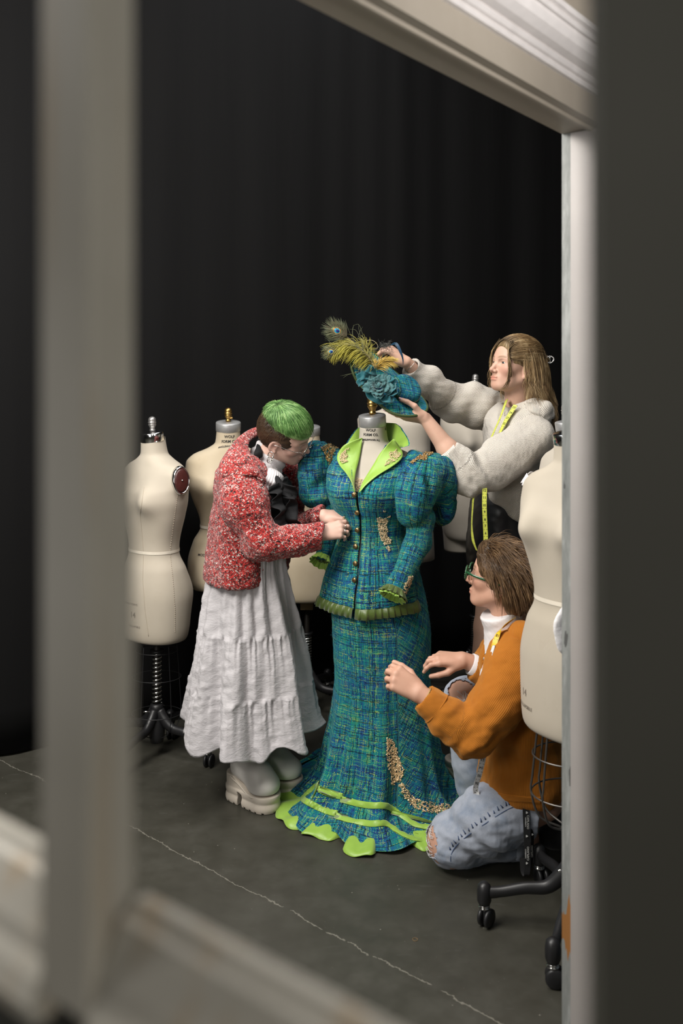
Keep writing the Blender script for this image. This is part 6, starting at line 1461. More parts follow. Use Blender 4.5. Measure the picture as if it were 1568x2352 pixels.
sd.plane(P(1190, 1838, 2.9), nrm(V(.06, 0, 1)), k=.008)
nt = Lm(0, -.022, -.05); sd.cone(nbm+V(.0, 0, -.03), nt, .066, .064, k=.012, sub=True); sd.cone(P(1128, 1440, 2.95), P(1112, 1600, 2.93), .045, .016, k=.012, sub=True)
jk = sdpart('jacket', sd, .0055, M_CORD2, Mn, [(P(1185, 1430, 2.99), P(1198, 1840, 2.99), .15, (.3, 1, 0))], lambda v, w: .007*fbm(v, 5.5, 91)+.0015*fbm(v, 18., 92), smooth=1)
sd = SD(); shm = P(1178, 1540, 2.845); cM = P(972, 1601, 2.795)
sd.chain([P(1175, 1500, 2.88), shm, P(1140, 1620, 2.80), eM], [.075, .080, .076, .064], k=.04); sd.chain([eM, P(1030, 1652, 2.78), cM], [.062, .056, .043], k=.03); axm = nrm(cM-P(1030, 1652, 2.78)); sd.plane(cM, -axm, k=.003); sd.cone(cM+axm*.03, cM-axm*.03, .036, .036, k=.003, sub=True)
fo = lambda v, w: .005*fbm(v, 6., 95)+.006*np.sin(v[:, 0]*80-v[:, 2]*75+2*fbm(v, 5., 3))*np.exp(-((v-eM)**2).sum(1)/.012)+.0015*fbm(v, 20., 96)
slM = sdpart('sleeve', sd, .005, M_CORD, jk, [(shm, eM, .076, (-.3, 1, .3)), (eM, cM, .055, (.2, 1, .5))], fo, smooth=1)
mk('cuff_seam', *tube(cM-axm*.052+rim(V(0, 0, 0), axm, .0515, 40, 1., V(0, -1, .2)), .0022, 6, cap=False), M_CORD2, slM)
h = surf(963, 1605, slM)
if h: mk('snap_button', *lathe([(.007, 0), (.0075, .002), (.006, .0035), (.001, .004)], h[0], h[1], 18), M_IRON, slM)
sd = SD(); cM2 = P(1086, 1527, 3.105); sd.chain([P(1150, 1505, 3.12), P(1165, 1580, 3.13)], [.075, .066], k=.03); sd.chain([P(1165, 1580, 3.13), P(1120, 1542, 3.11), cM2], [.060, .052, .046], k=.03); ax3 = nrm(cM2-P(1120, 1542, 3.11)); sd.plane(cM2, -ax3, k=.003); sd.cone(cM2+ax3*.03, cM2-ax3*.03, .038, .038, k=.003, sub=True)
slM2 = sdpart('sleeve', sd, .005, M_CORD, jk, [(P(1150, 1505, 3.12), P(1165, 1580, 3.13), .07, (.3, 1, .3)), (P(1165, 1580, 3.13), cM2, .05, (.2, 1, .5))], lambda v, w: .005*fbm(v, 6., 97), smooth=1)
for c_, ax_, r_ in ((cM2, ax3, .036),): mk('shirt_cuff', *loft([c_+ax_*q+k_*rim(V(0, 0, 0), ax_, 1., 32, 1., V(0, -1, .2)) for q, k_ in ((-.02, r_), (.010, r_), (.012, r_-.003), (-.02, r_-.006))]), M_WHITEK, slM2)
# yoke panel, placket with snaps, hem band, collar
strap([(1132, 1600), (1155, 1530), (1185, 1500), (1205, 1490)], jk, .004, M_CORD, 'yoke_seam', jk, .002)
strap([(1102, 1812), (1140, 1828), (1180, 1834), (1240, 1838)], jk, .022, M_CORD2, 'hem_band', jk, .003)
oo = [P(1212, 1425, 3.10), P(1205, 1440, 3.0), P(1195, 1468, 2.90), P(1165, 1500, 2.845), P(1135, 1535, 2.84), P(1112, 1558, 2.85)]
ii = [P(1200, 1416, 3.07), P(1192, 1422, 2.98), P(1178, 1437, 2.915), P(1155, 1462, 2.89), P(1133, 1495, 2.875), P(1110, 1550, 2.86)]
S_ = sheet(oo, ii, 34, 10)+np.sin(np.linspace(0, 1, 10)*PI)[:, None, None]*V(-.006, -.014, .012); v, f = loft(S_, False)
o = mk('collar', v, f, M_CORD, jk, wuv=np.stack([np.repeat(np.linspace(0, .08, 10), 34), np.tile(np.linspace(0, .25, 34), 10)], 1)); m = o.modifiers.new('thick', 'SOLIDIFY'); m.thickness = .008; m.offset = 0
for a_, b_ in ((1138, 1498), (1113, 1512), (1117, 1501)):
    h = surf(a_, b_, o) or surf(a_, b_, jk)
    if h: mk('snap_button', *lathe([(.0055, 0), (.006, .002), (.005, .0035), (.001, .004)], h[0]+h[1]*.004, h[1], 18), M_STEEL, jk)
# white turtleneck
sd = SD(); n1 = Lm(0, -.026, -.118); sd.cone(nbm+V(-.01, 0, -.02), n1, .070, .066, k=.02); sd.cone(n1, n1+V(-.008, 0, .012), .067, .066, k=.01); sd.plane(n1+V(0, 0, .016), -nrm(n1-nbm)*1.0+V(-.2, 0, 0), k=.006); sd.cone(nbm+V(0, 0, -.03), P(1150, 1560, 2.97), .075, .07, k=.03)
sdpart('turtleneck', sd, .004, M_WHITEK, Mn, disp=lambda v, w: .002*fbm(v, 14., 5))
# jeans
def denim(name, c, c2):
    t = NT(name, .85, spec=.15, sheen=.1); co_ = t.coord(); n = t.noise(co_, 9., 5., .65); n2 = t.noise(co_, 420., 2.); x, y, z = t.sep(co_)
    b = t.ramp(n, [(.3, c), (.55, c2), (.75, tuple(min(1, q*1.25) for q in c2))]); t.col(t.mix(t.math('MULTIPLY', n2, .45), b, tuple(q*.7 for q in c))); t.bump(n2, .25, .001); return t.m
M_DEN = denim('bleached_denim', (.22, .28, .38), (.42, .45, .52)); M_DEND = simple('dark_denim_stitch', (.06, .09, .17), .9)
def torn(v, c, r, seed): return (((v-c)/r)**2).sum(1)+.35*fbm(v, 45., seed) < 1
ripL = kL+V(-.074, -.02, .012); ripR = kR+V(-.03, -.055, .050)
def jeans(sd, rip, r, seed, name='jeans_leg', disp=None):
    lo = np.full(3, 1e9); hi = np.full(3, -1e9)
    for t_, a_, b_, c_, e_, k_, sub in sd.items:
        if t_ == 'c' and not sub: q = max(c_, e_); lo = np.minimum(lo, np.minimum(a_, b_)-q); hi = np.maximum(hi, np.maximum(a_, b_)+q)
    v, f = sdmesh(sd, lo-.02, hi+.02, .0045); n = fnormals(sd, v); v = v+n*disp(v)[:, None]; v = relax(v, f, 1); v[:, 2] = np.maximum(v[:, 2], .002)
    fc = v[np.array(f)].mean(1); hole = torn(fc, rip, np.array(r), seed)
    o = mk(name, v, [q for q, h_ in zip(f, hole) if not h_], M_DEN, Mn)
    m = o.modifiers.new('thick', 'SOLIDIFY'); m.thickness = .003; m.offset = -1; return o
anL = V(.575, 2.985, .082)
sd = SD(); sd.cone(hip+V(-.01, -.085, -.02), P(1120, 1880, 2.90), .105, .098, k=.03); sd.cone(P(1120, 1880, 2.90), kL+V(0, 0, .004), .096, .078, k=.03); sd.cone(kL+V(.0, 0, .002), anL, .078, .070, k=.02); sd.plane(anL, nrm(kL-anL)+V(0, 0, 0), k=.003)
sd.cone(anL+V(.03, 0, 0), anL-V(.05, 0, 0), .058, .058, k=.003, sub=True)
jl = jeans(sd, ripL, (.030, .060, .052), 3, disp=lambda v: .008*np.sin((v[:, 0]*.7+v[:, 2]*1.3)*62+1.5*fbm(v, 4., 2))*np.exp(-((v-V(.45, 2.90, .12))**2).sum(1)/.016)+.004*fbm(v, 8., 101)+.0015*fbm(v, 22., 103))
mk('turned_cuff', *loft([anL+V(q, q*.2, 0)+k_*rim(V(0, 0, 0), anL-kL, 1., 40, 1., V(0, 0, 1)) for q, k_ in ((-.032, .070), (-.031, .0735), (-.004, .0735), (-.003, .067), (-.02, .064))]), simple('turned_denim', (.38, .42, .50), .85, bump=.3), jl)
sd = SD(); sd.cone(hip+V(-.02, .10, 0), kR, .10, .074, k=.03); sd.cone(kR+V(0, 0, -.003), V(.475, 3.265, .13), .076, .070, k=.02)
jeans(sd, ripR, (.052, .055, .042), 5, disp=lambda v: .004*fbm(v, 8., 105))
# outer seam with bleached puckers
strap([(1040, 1995), (1034, 1972), (1045, 1945), (1080, 1915), (1120, 1888), (1160, 1862), (1192, 1848)], jl, .003, M_DEND, 'side_seam', jl, .001)
mb = MB(); sl_ = spline([(q[0], q[1], 0) for q in [(1036, 1955), (1060, 1928), (1090, 1904), (1125, 1880), (1160, 1857), (1185, 1848)]], 19)
for i, q in enumerate(sl_):
    pts = [surf(q[0]-2, q[1]-3, jl), surf(q[0]-4-2*(i % 3), q[1]-10-3*(i % 2), jl)]
    if all(pts): mb.add(*tube([pts[0][0]+pts[0][1]*.0006, pts[1][0]+pts[1][1]*.0006], [.0032, .0012], 6, flat=.25, up=pts[0][1]))
mb.mk('seam_puckers', M_DEND, jl, kind=None) if False else mb.mk('seam_puckers', M_DEND, jl)
# frayed threads across the knee
M_FRAY = simple('frayed_cotton', (.62, .62, .64), .9); mb = MB()
for i in range(16):
    z0 = rng.uniform(-.045, .05); y0 = rng.uniform(-.05, .0); a_ = ripL+V(.0, y0, z0); b_ = a_+V(rng.uniform(-.01, .02), rng.uniform(.02, .05), rng.uniform(-.012, .012)); c_ = (a_+b_)/2+V(-.008, -.004, -.004)
    mb.add(*tube(spline([near(a_, bodyM)[0]+V(-.006, -.004, 0), near(c_, bodyM)[0]+V(-.006, -.004, 0), near(b_, bodyM)[0]+V(-.006, -.004, 0)], 8), .0010, 4))
for i in range(10):
    a_ = ripR+V(rng.uniform(-.03, .03), rng.uniform(-.02, .0), rng.uniform(-.03, .02)); b_ = a_+V(rng.uniform(.0, .03), -.01, rng.uniform(-.035, -.015)); c_ = (a_+b_)/2
    mb.add(*tube(spline([near(q, bodyM)[0]+V(-.003, -.006, .004) for q in (a_, c_, b_)], 8), .0011, 4))
mb.mk('frayed_threads', M_FRAY, jl)
# shoes
M_SHOE = cloth('cream_suede', (.50, .44, .38), (.58, .52, .46), .8); M_SHB = cloth('dark_shoe', (.02, .02, .022), (.03, .03, .03), .6)
def shoe(H, T, mat, name='shoe'):
    H = np.asarray(H, float); T = np.asarray(T, float); d = nrm(T-H); sd = SD(); sd.cone(H+d*.03+V(0, 0, .055), T-d*.05+V(0, 0, .045), .042, .042, k=.02); sd.cone(H+d*.05+V(0, 0, .07), H+d*.06+V(0, 0, .11), .042, .046, k=.03); sd.plane(H+V(0, 0, .004), V(0, 0, 1), k=.006)
    return sdpart(name, sd, .004, mat, Mn)
shoe(V(.52, 3.31, 0), V(.405, 3.22, 0), M_SHOE)
shoe(V(.66, 3.0, .02), V(.84, 3.02, .02), M_SHB)
mk('bracelet', *tube(rim(wm+nrm(P(1005, 1622, 2.79)-wm)*.022, wm-P(1005, 1622, 2.79), .0315, 40, 1., V(0, -1, 0)), .0022, 6, cap=False), simple('gold_cord', (.40, .26, .09), .5), bodyM)
# tape measure
tpm = thing('tape_measure', 'yellow tape measure with white reverse hanging from the neck of the kneeling person', 'tape measure', P(1140, 1500, 2.85))
tape([P(1182, 1420, 2.905), P(1165, 1432, 2.885), P(1148, 1448, 2.87), P(1138, 1470, 2.855), P(1132, 1490, 2.845)], [V(.5, -.6, .6), V(.4, -.4, .8), V(.6, -.3, .7), V(.9, -.4, .2), V(.6, -.8, 0)], .018, M_TY, 'tape_strip', tpm, 15, 1, 4, .013)
tape([P(1134, 1482, 2.845), P(1124, 1515, 2.83), P(1112, 1560, 2.83), P(1104, 1610, 2.86), P(1106, 1650, 2.86)], [V(.25, -1, 0)]*5, .017, M_TWT, 'tape_strip', tpm, 20, 1, 0, .012, txt=False)
tape([P(1110, 1735, 2.87), P(1106, 1755, 2.868), P(1100, 1780, 2.868), P(1092, 1810, 2.868), P(1096, 1830, 2.868)], [V(1, -.15, 0), V(1, 0, 0), V(1, .2, 0), V(1, .3, 0), V(.8, -.6, 0)], .018, M_TWT, 'tape_strip', tpm, 53, 1, 8, .012)
# black lanyard hanging from the jeans pocket
ly = thing('lanyard', 'black lanyard with white lettering hanging below the orange jacket of the kneeling person', 'lanyard', P(1205, 1850, 2.83))
M_LAN = simple('black_webbing', (.012, .012, .013), .7, bump=.3, bscale=600); M_WPR = simple('white_print', (.62, .62, .60), .7)
def lan(pts, side, w=.019):
    c = spline(pts, 60); sd_ = np.tile(nrm(side), (60, 1)); T = np.gradient(c, axis=0); T /= np.linalg.norm(T, axis=1)[:, None]; B = sd_-(sd_*T).sum(1)[:, None]*T; B /= np.linalg.norm(B, axis=1)[:, None]; N = np.cross(T, B)
    rg = np.array([c-B*w*.5+N*.0008, c+B*w*.5+N*.0008, c+B*w*.5-N*.0008, c-B*w*.5-N*.0008]).transpose(1, 0, 2); v, f = loft(rg, True, True, True); return v, f
la = mk('strap', *lan([P(1206, 1840, 2.826), P(1208, 1890, 2.815), P(1210, 1940, 2.81), P(1211, 1985, 2.81), P(1208, 2008, 2.808), P(1202, 2000, 2.815), P(1200, 1970, 2.825)], (1, .12, 0)), M_LAN, ly, smooth=False)
lb = mk('strap', *lan([P(1217, 1840, 2.836), P(1221, 1890, 2.83), P(1222, 1930, 2.83), P(1220, 1975, 2.83), P(1213, 2002, 2.825)], (.8, .6, 0), .014), M_LAN, ly, smooth=False)
def vtext(s, p, size, parent, down=True, right=V(1, 0, 0), face=V(0, -1, 0)):
    tx, ff = text_mesh(s, size, .0001); upv = V(1, 0, 0) if down else V(-1, 0, 0); rt = V(0, 0, -1) if down else V(0, 0, 1)
    tx = tx-(tx.max(0)+tx.min(0))/2; return (np.asarray(p)+tx[:, :1]*rt+tx[:, 1:2]*upv+face*.0016, ff)
mb = MB()
def crest(p, s):
    a = np.linspace(0, 2*PI, 14, endpoint=False); r = s*(1+.25*np.cos(3*a)); q = np.stack([r*np.cos(a), 0*a, r*np.sin(a)*1.1], 1); return (np.asarray(p)+q+V(0, -.0016, 0), [tuple(range(14))])
for y, dn in ((1888, True), (1960, False)):
    mb.add(*vtext('CAPILANO', P(1212, y, 2.808), .0088, la, dn)); mb.add(*vtext('UNIVERSITY', P(1206.5, y, 2.808), .0055, la, dn))
for y in (1866, 1920, 1982): mb.add(*crest(P(1209, y, 2.808), .0032))
mb.mk('lettering', M_WPR, la, smooth=False)
mb = MB(); mb.add(*vtext('CAPILANO', P(1221, 1955, 2.822), .0075, lb, False)); mb.add(*crest(P(1222, 1916, 2.822), .0028)); mb.mk('lettering', M_WPR, lb, smooth=False)
# ================================================================ remaining dress forms (right-hand side)
# sixth: with legs, behind the person in cream
tb = torso_tab(W=.97, sh=.10, bust=.25, waist=.44, hip=.62, bot=.735)
th6, tr6, zt, zb, c6 = dress_form('dress_form', 'pale legged dress form with a plain white neck top, behind the arms in cream', 1090, 4.6, 900, 1222, math.radians(10), .97, M_PALE, M_PEWTER, (-15, 75, 165, 255), tab=tb, waist_tape=False, group=GF, bust=.25, capmat=M_PALE, springz=.36)
for sx in (-1, 1):
    sd = SD(); a_ = V(c6[0]+sx*.078, c6[1], zb+.07); sd.cone(a_, V(c6[0]+sx*.080, c6[1], zb-.10), .088, .072, k=.01); sd.plane(V(0, 0, zb-.093), V(0, 0, 1), k=.008)
    sdpart('thigh', sd, .005, M_PALE, th6)
# seventh: pale form with a frill, tucked between the cream sweater and the nearest form
tb = torso_tab(W=.72, sh=.10, bust=.25, waist=.41, hip=.58, bot=.70)
th7, tr7, zt, zb, c7 = dress_form('dress_form', 'narrow pale dress form with a small frill, half hidden behind the right foreground form', 1304, 3.22, 985, 1430, math.radians(-60), .72, M_PALE, M_PEWTER, (0, 72, 144, 216, 288), tab=tb, waist_tape=False, group=GF, bust=.25, L=.2)
a = np.linspace(0, 2*PI, 181); rg = []
for k in np.linspace(0, 1, 6):
    r_ = .142+.016*k+.006*k*np.sin(26*a); rg.append(np.stack([c7[0]+r_*np.cos(a), c7[1]+r_*.8*np.sin(a), 1.6-(1090-HY)*3.22/FPX-.035*k+.003*np.sin(13*a)], 1))
v, f = loft(rg, False); o = mk('frill', v, f, M_WHITEK, tr7); m = o.modifiers.new('thick', 'SOLIDIFY'); m.thickness = .002
# eighth: nearest, cut off by the white jamb
tb = torso_tab(W=.98, sh=.115, bust=.256, waist=.452, hip=.63, bot=.83)
th8, tr8, zt8, zb8, c8 = dress_form('dress_form', 'nearest dress form beside the white jamb, wire cage below and white padding on hip', 1316, 2.6, 1008, 1684, math.radians(-53), .98, M_CREAM, M_PEWTER, (172, 244, 316, 28, 100), tab=tb, plate='left', wz=.452, bust=.256, capmat=M_CHROME, group=GF, cage=(.118, .30, .60, 9), springz=.34, fh=.085, cap_h=.026, L=.25, pz=.20)
sd = SD(); hc = near(P(1300, 1450, 2.45), tr8)[0]; Rr = rotz(math.radians(20)); sd.ell(hc+V(.012, 0, 0), (.070, .014, .085), Rr@rot((0, 1, 0), -.35), k=.01); sd.ell(hc+V(.030, -.010, .015), (.052, .012, .062), Rr@rot((0, 1, 0), -.3), k=.006)
pd = sdpart('hip_padding', sd, .004, cloth('white_wadding', (.70, .68, .68), (.76, .74, .74), .95, .3, 90., .3, .003), tr8, disp=lambda v, w: .0025*fbm(v, 16., 7))
stamp(tr8, [('14', 1.), ('COLLAPSIBLE', .5)], 1204, 1596, .028, M_INKF, .0003)
# ================================================================ the hat
hat = thing('hat', 'tilted teal tweed hat with silk rose and feathers, held above the costume', 'hat', P(895, 890, 3.36))
Z4 = lambda x, y, d=3.36: P(720+x/5.227, 710+y/5.227, d)
HN = nrm(V(.47, -.60, .65)); H1 = nrm(V(.79, .0, -.61)-np.dot(V(.79, .0, -.61), HN)*HN); H2 = np.cross(HN, H1)     # H1 right-down along the brim, H2 up-back
HC = P(897, 883, 3.36)
hp = lambda a, b, c=0.: HC+H1*a+H2*b+HN*c
M_BIND = simple('olive_binding', (.045, .075, .02), .6, bump=.3, bscale=300)
def brim(r, th):
    """r 0..1; the side edges roll gently up, the ends dip"""
    a = .172*r*np.cos(th)*(1-.06*np.cos(th)); b = .124*r*np.sin(th)*(1-.36*(np.sin(th) < 0)*np.exp(-((np.cos(th)+.35)/.55)**2)*np.abs(np.sin(th)))+.004; c = .020*r**3*np.cos(2*th+.5)-.014*r**2+.016*np.exp(-((np.cos(th)+.9)/.3)**2)*r**3
    return np.stack([a, b, c], -1)
th_ = np.linspace(0, 2*PI, 121); rr_ = np.linspace(.06, 1, 26); rg = []; rb_ = []; wv = []
for r in rr_:
    q = brim(np.full(121, r), th_); rg.append(HC+q[:, :1]*H1+q[:, 1:2]*H2+q[:, 2:]*HN); wv.append(np.stack([q[:, 0]*.8+q[:, 1]*.6, q[:, 1]*.8-q[:, 0]*.6, q[:, 2]], 1))
rev = [g-HN*.005 for g in rg[::-1]]
v, f = loft(rg+rev, False); br_ = mk('brim', v, f, M_TWH, hat, wuv=np.vstack(wv+wv[::-1]))
mk('brim_binding', *tube(rg[-1]-HN*.0025, .0052, 8, cap=False), M_BIND, br_)
# crown
c0 = (.055, .020); rg = []; wv = []
for r, h in ((1.06, -.012), (1.02, .0), (1., .012), (.97, .025), (.90, .033), (.76, .038), (.5, .040), (.25, .0405), (.02, .041)):
    a = c0[0]+.060*r*np.cos(th_); b = c0[1]+.064*r*np.sin(th_); rg.append(HC+a[:, None]*H1+b[:, None]*H2+HN*(h-.004)); wv.append(np.stack([a*.8+b*.6, b*.8-a*.6+h, a*0], 1))
v, f = loft(rg, False); cw = mk('crown', v, f, M_TWH, hat, wuv=np.vstack(wv))
rg = []
for k, h in ((1.045, -.006), (1.055, -.004), (1.04, .010), (1.0, .0125)):
    a = c0[0]+.060*k*np.cos(th_); b = c0[1]+.064*k*np.sin(th_); rg.append(HC+a[:, None]*H1+b[:, None]*H2+HN*h)
v, f = loft(rg, False); mk('hat_band', v, f, simple('bottle_green_satin', (.010, .032, .014), .28), cw)
# silk rose and teal satin leaves
def petalmat(name, c, c2):
    t = NT(name, .6, spec=.25, sheen=.35); co_ = t.coord(); t.col(t.mix(t.noise(co_, 40., 3.), c, c2)); t.bump(t.noise(co_, 120., 2.), .15, .002); return t.m
M_ROSE = petalmat('dusty_teal_silk', (.025, .088, .095), (.060, .165, .17)); M_TEAL = petalmat('deep_teal_satin', (.004, .065, .085), (.008, .12, .14))
rc = Z4(775, 920, 3.27); RN = nrm(V(-.02, -.90, .42)); R1 = nrm(np.cross(V(0, 0, 1), RN)); R2 = np.cross(RN, R1)
def petal(c, ang, rad, w, open_, h, mat, name, parent, curl=.35, seed=0):
    """one cupped petal standing round the flower centre"""
    r_ = np.random.default_rng(seed); d = R1*math.cos(ang)+R2*math.sin(ang); s = np.cross(RN, d); rg = []
    for v_ in np.linspace(0, 1, 9):
        row = []
        wid = w*(math.sin(PI*min(.12+v_*.80, 1))**.6)
        for u_ in np.linspace(-1, 1, 11):
            ba = u_*wid/max(rad+open_*v_, .006)*.8
            rr = rad+open_*v_**1.4+.10*open_*math.sin(5*u_+seed)*v_; dd = d*math.cos(ba)+s*math.sin(ba)
            hh = h*(v_*(1-.25*v_**3*curl*2)-.10*v_*abs(u_)**2)+.0025*math.sin(6*u_+seed*2)*v_
            row.append(c+dd*rr+RN*hh)
        rg.append(row)
    v, f = loft(np.array(rg), False); o = mk(name, v, f, mat, parent); m = o.modifiers.new('thick', 'SOLIDIFY'); m.thickness = .0012; return o
rose = mk('rose', *ball(rc+RN*.004, (.012, .012, .012), 14, 8), M_ROSE, hat)
k = 0
for n_, rad_, w_, op_, h_ in ((3, .005, .013, .004, .026), (4, .010, .017, .008, .025), (5, .016, .022, .013, .021), (6, .022, .028, .021, .015), (7, .026, .031, .029, .006)):
    for i in range(n_): petal(rc-RN*.004, 2*PI*(i+.37*k)/n_+rng.normal()*.12, rad_, w_, op_*rng.uniform(.85, 1.1), h_*rng.uniform(.9, 1.1), M_ROSE, 'petal', rose, seed=k); k += 1
def leaf(pts, w, name='satin_leaf', up=RN, fold=.35, seed=0):
    c = spline(pts, 24); T, N, B = frames(c, up); s = np.linspace(0, 1, 24); wd = w*np.sin(PI*np.clip(s*.90+.06, 0, 1))**.7; rg = []
    for u_ in np.linspace(-1, 1, 9): rg.append(c+B*(u_*wd)[:, None]+N*(abs(u_)*fold*wd+.004*np.sin(s*14+seed+u_*2))[:, None])
    v, f = loft(np.array(rg), False); o = mk(name, v, f, M_TEAL, hat); m = o.modifiers.new('thick', 'SOLIDIFY'); m.thickness = .0015; return o
leaf([Z4(740, 800, 3.29), Z4(690, 735, 3.28), Z4(620, 720, 3.285), Z4(570, 760, 3.29)], .016, seed=1); leaf([Z4(690, 850, 3.29), Z4(620, 800, 3.28), Z4(560, 820, 3.285), Z4(525, 860, 3.295)], .016, seed=2)
leaf([Z4(660, 900, 3.29), Z4(600, 870, 3.28), Z4(555, 890, 3.285), Z4(545, 930, 3.29)], .014, seed=3)
leaf([Z4(640, 960, 3.29), Z4(680, 1030, 3.28), Z4(760, 1090, 3.275), Z4(860, 1125, 3.275)], .017, seed=4); leaf([Z4(800, 1040, 3.28), Z4(860, 1080, 3.265), Z4(920, 1090, 3.265), Z4(960, 1060, 3.27)], .017, seed=5)
leaf([Z4(880, 960, 3.28), Z4(930, 1000, 3.265), Z4(960, 960, 3.265), Z4(990, 900, 3.28)], .017, seed=6); leaf([Z4(880, 860, 3.29), Z4(920, 850, 3.28), Z4(950, 870, 3.28), Z4(985, 850, 3.295)], .014, seed=7)
leaf([Z4(900, 1010, 3.28), Z4(960, 1030, 3.26), Z4(985, 990, 3.265), Z4(1010, 940, 3.275)], .014, seed=8)
# feathers
def fmat(name, stops, rough=.5):
    t = NT(name, rough, spec=.35, sheen=.2); a_ = t.attr('wuv').outputs['Vector']; x, y, z = t.sep(a_); n = t.noise(t.comb(t.math('MULTIPLY', x, 40.), t.math('MULTIPLY', y, 2.), 0.), 1., 2.)
    t.col(t.ramp(t.math('ADD', t.math('MULTIPLY', n, .55), t.math('MULTIPLY', y, .3)), stops)); return t.m
M_FOL = fmat('chartreuse_ostrich', [(.2, (.10, .085, .008)), (.4, (.27, .24, .022)), (.6, (.42, .37, .04)), (.8, (.55, .48, .10))]); M_FGD = fmat('golden_ostrich', [(.2, (.30, .17, .02)), (.45, (.62, .42, .07)), (.7, (.75, .60, .20))])
M_FPK = fmat('peacock_barbs', [(.2, (.05, .035, .018)), (.4, (.12, .10, .045)), (.6, (.12, .15, .07)), (.8, (.16, .10, .05))], .35); M_FBL = fmat('blue_coque', [(.2, (.002, .008, .02)), (.5, (.004, .04, .09)), (.8, (.01, .10, .16))], .25)
M_QUILL = simple('pale_quill', (.30, .25, .14), .5); M_FGR = fmat('smoky_fluff', [(.2, (.02, .025, .025)), (.5, (.07, .07, .06)), (.8, (.16, .15, .13))])
def plume(quill, n, ln, ang, droop, mat, name, parent, rad=.0011, spread=1., bseg=10, cr=(.0012, .0004), lenf=None, jit=.12):
    q = spline(quill, 60); T, N, B = frames(q, HN); fe = mk(name, *tube(q, np.linspace(cr[0], cr[1], 60), 6), M_QUILL, parent); paths = []
    for i in range(n):
        t_ = rng.uniform(.04, 1.); k_ = int(t_*59); side = 1 if i % 2 else -1; L_ = ln*(lenf(t_) if lenf else 1.)*rng.uniform(.75, 1.1); d_ = nrm(T[k_]*math.cos(ang)+B[k_]*side*math.sin(ang)*spread+N[k_]*rng.normal()*.25+rng.normal(size=3)*jit); p = q[k_].copy(); out = [p.copy()]
        for s_ in range(bseg): d_ = nrm(d_+droop/bseg); p = p+d_*L_/bseg; out.append(p.copy())
        paths.append(np.array(out))
    strands(paths, rad, 3).mk('barbs', mat, fe); return fe
plume([Z4(745, 715, 3.30), Z4(650, 560, 3.30), Z4(520, 450, 3.31), Z4(380, 420, 3.31), Z4(270, 455, 3.31)], 620, .066, .75, V(-.35, 0, -1.5), M_FOL, 'ostrich_feather', hat, .0013, lenf=lambda t: .8+.5*math.sin(PI*min(t*.9, 1)), jit=.16)
plume([Z4(720, 700, 3.32), Z4(640, 600, 3.33), Z4(640, 500, 3.34), Z4(600, 430, 3.34)], 240, .050, .8, V(-.7, 0, -.9), M_FOL, 'ostrich_feather', hat, .0013)
plume([Z4(755, 735, 3.285), Z4(800, 670, 3.28), Z4(870, 625, 3.285), Z4(945, 625, 3.29)], 330, .036, .7, V(.8, 0, -1.0), M_FGD, 'ostrich_feather', hat, .0012, jit=.2)
plume([Z4(735, 720, 3.275), Z4(735, 670, 3.27), Z4(745, 625, 3.28)], 60, .02, .5, V(0, 0, -.2), M_FGD, 'ostrich_feather', hat, .0010)
def peacock(quill, eye, axis, s, name='peacock_feather', n=230, fan=1.):
    q = spline(quill, 50); fe = mk(name, *tube(q, np.linspace(.0012, .0005, 50), 6), M_QUILL, hat); ax = nrm(axis); nr = nrm(V(.05, -1, .12)-np.dot(V(.05, -1, .12), ax)*ax); sd_ = np.cross(ax, nr); eye = np.asarray(eye); paths = []
    for i in range(n):        # barbs sweep out from the quill round the eye
        u_ = rng.uniform(-1, 1); side = math.copysign(1, u_); b0 = eye-ax*s*(1.6-1.7*abs(rng.uniform(0, 1))**1.0)*.9; a_ = abs(u_)**.8*1.25*fan
        d_ = nrm(ax*math.cos(a_)+sd_*side*math.sin(a_)+nr*rng.normal()*.12); L_ = s*rng.uniform(1.4, 2.1); p = b0.copy(); out = [p.copy()]
        for k_ in range(9): d_ = nrm(d_+ax*.06+sd_*side*.015+rng.normal(size=3)*.03); p = p+d_*L_/9; out.append(p.copy())
        paths.append(np.array(out))
    strands(paths, .0009, 3).mk('barbs', M_FPK, fe)
    a = np.linspace(0, 2*PI, 30, endpoint=False); prev = fe
    for r_, off, h_, c_, nm in ((.62, 0, .0020, (.10, .17, .06), 'eye_halo'), (.50, -.02, .0032, (.30, .17, .06), 'eye_bronze'), (.33, -.06, .0044, (.005, .24, .36), 'eye_teal'), (.20, -.12, .0056, (.012, .012, .12), 'eye_spot')):
        ring = eye+ax*off*s+nr*h_+(np.cos(a)[:, None]*ax*r_*s*1.12+np.sin(a)[:, None]*sd_*r_*s*.92); top = eye+ax*off*s+nr*(h_+.0012)
        v = np.vstack([ring-nr*.0008, ring*.9+.1*top, [top]]); f = grid_faces(2, 30)+[(30+i, 30+(i+1) % 30, 60) for i in range(30)]
        mk(nm, v, f, simple('peacock_'+nm, c_, .6, 0., spec=.2, scale=300), fe)
peacock([Z4(700, 690, 3.31), Z4(560, 520, 3.32), Z4(450, 370, 3.33), Z4(280, 262, 3.33)], Z4(275, 258, 3.325), V(-.80, 0, .42), .029, n=420)
peacock([Z4(680, 680, 3.305), Z4(520, 560, 3.30), Z4(350, 500, 3.295), Z4(200, 512, 3.29)], Z4(205, 514, 3.285), V(-.85, 0, -.05), .020, n=170, fan=.8)
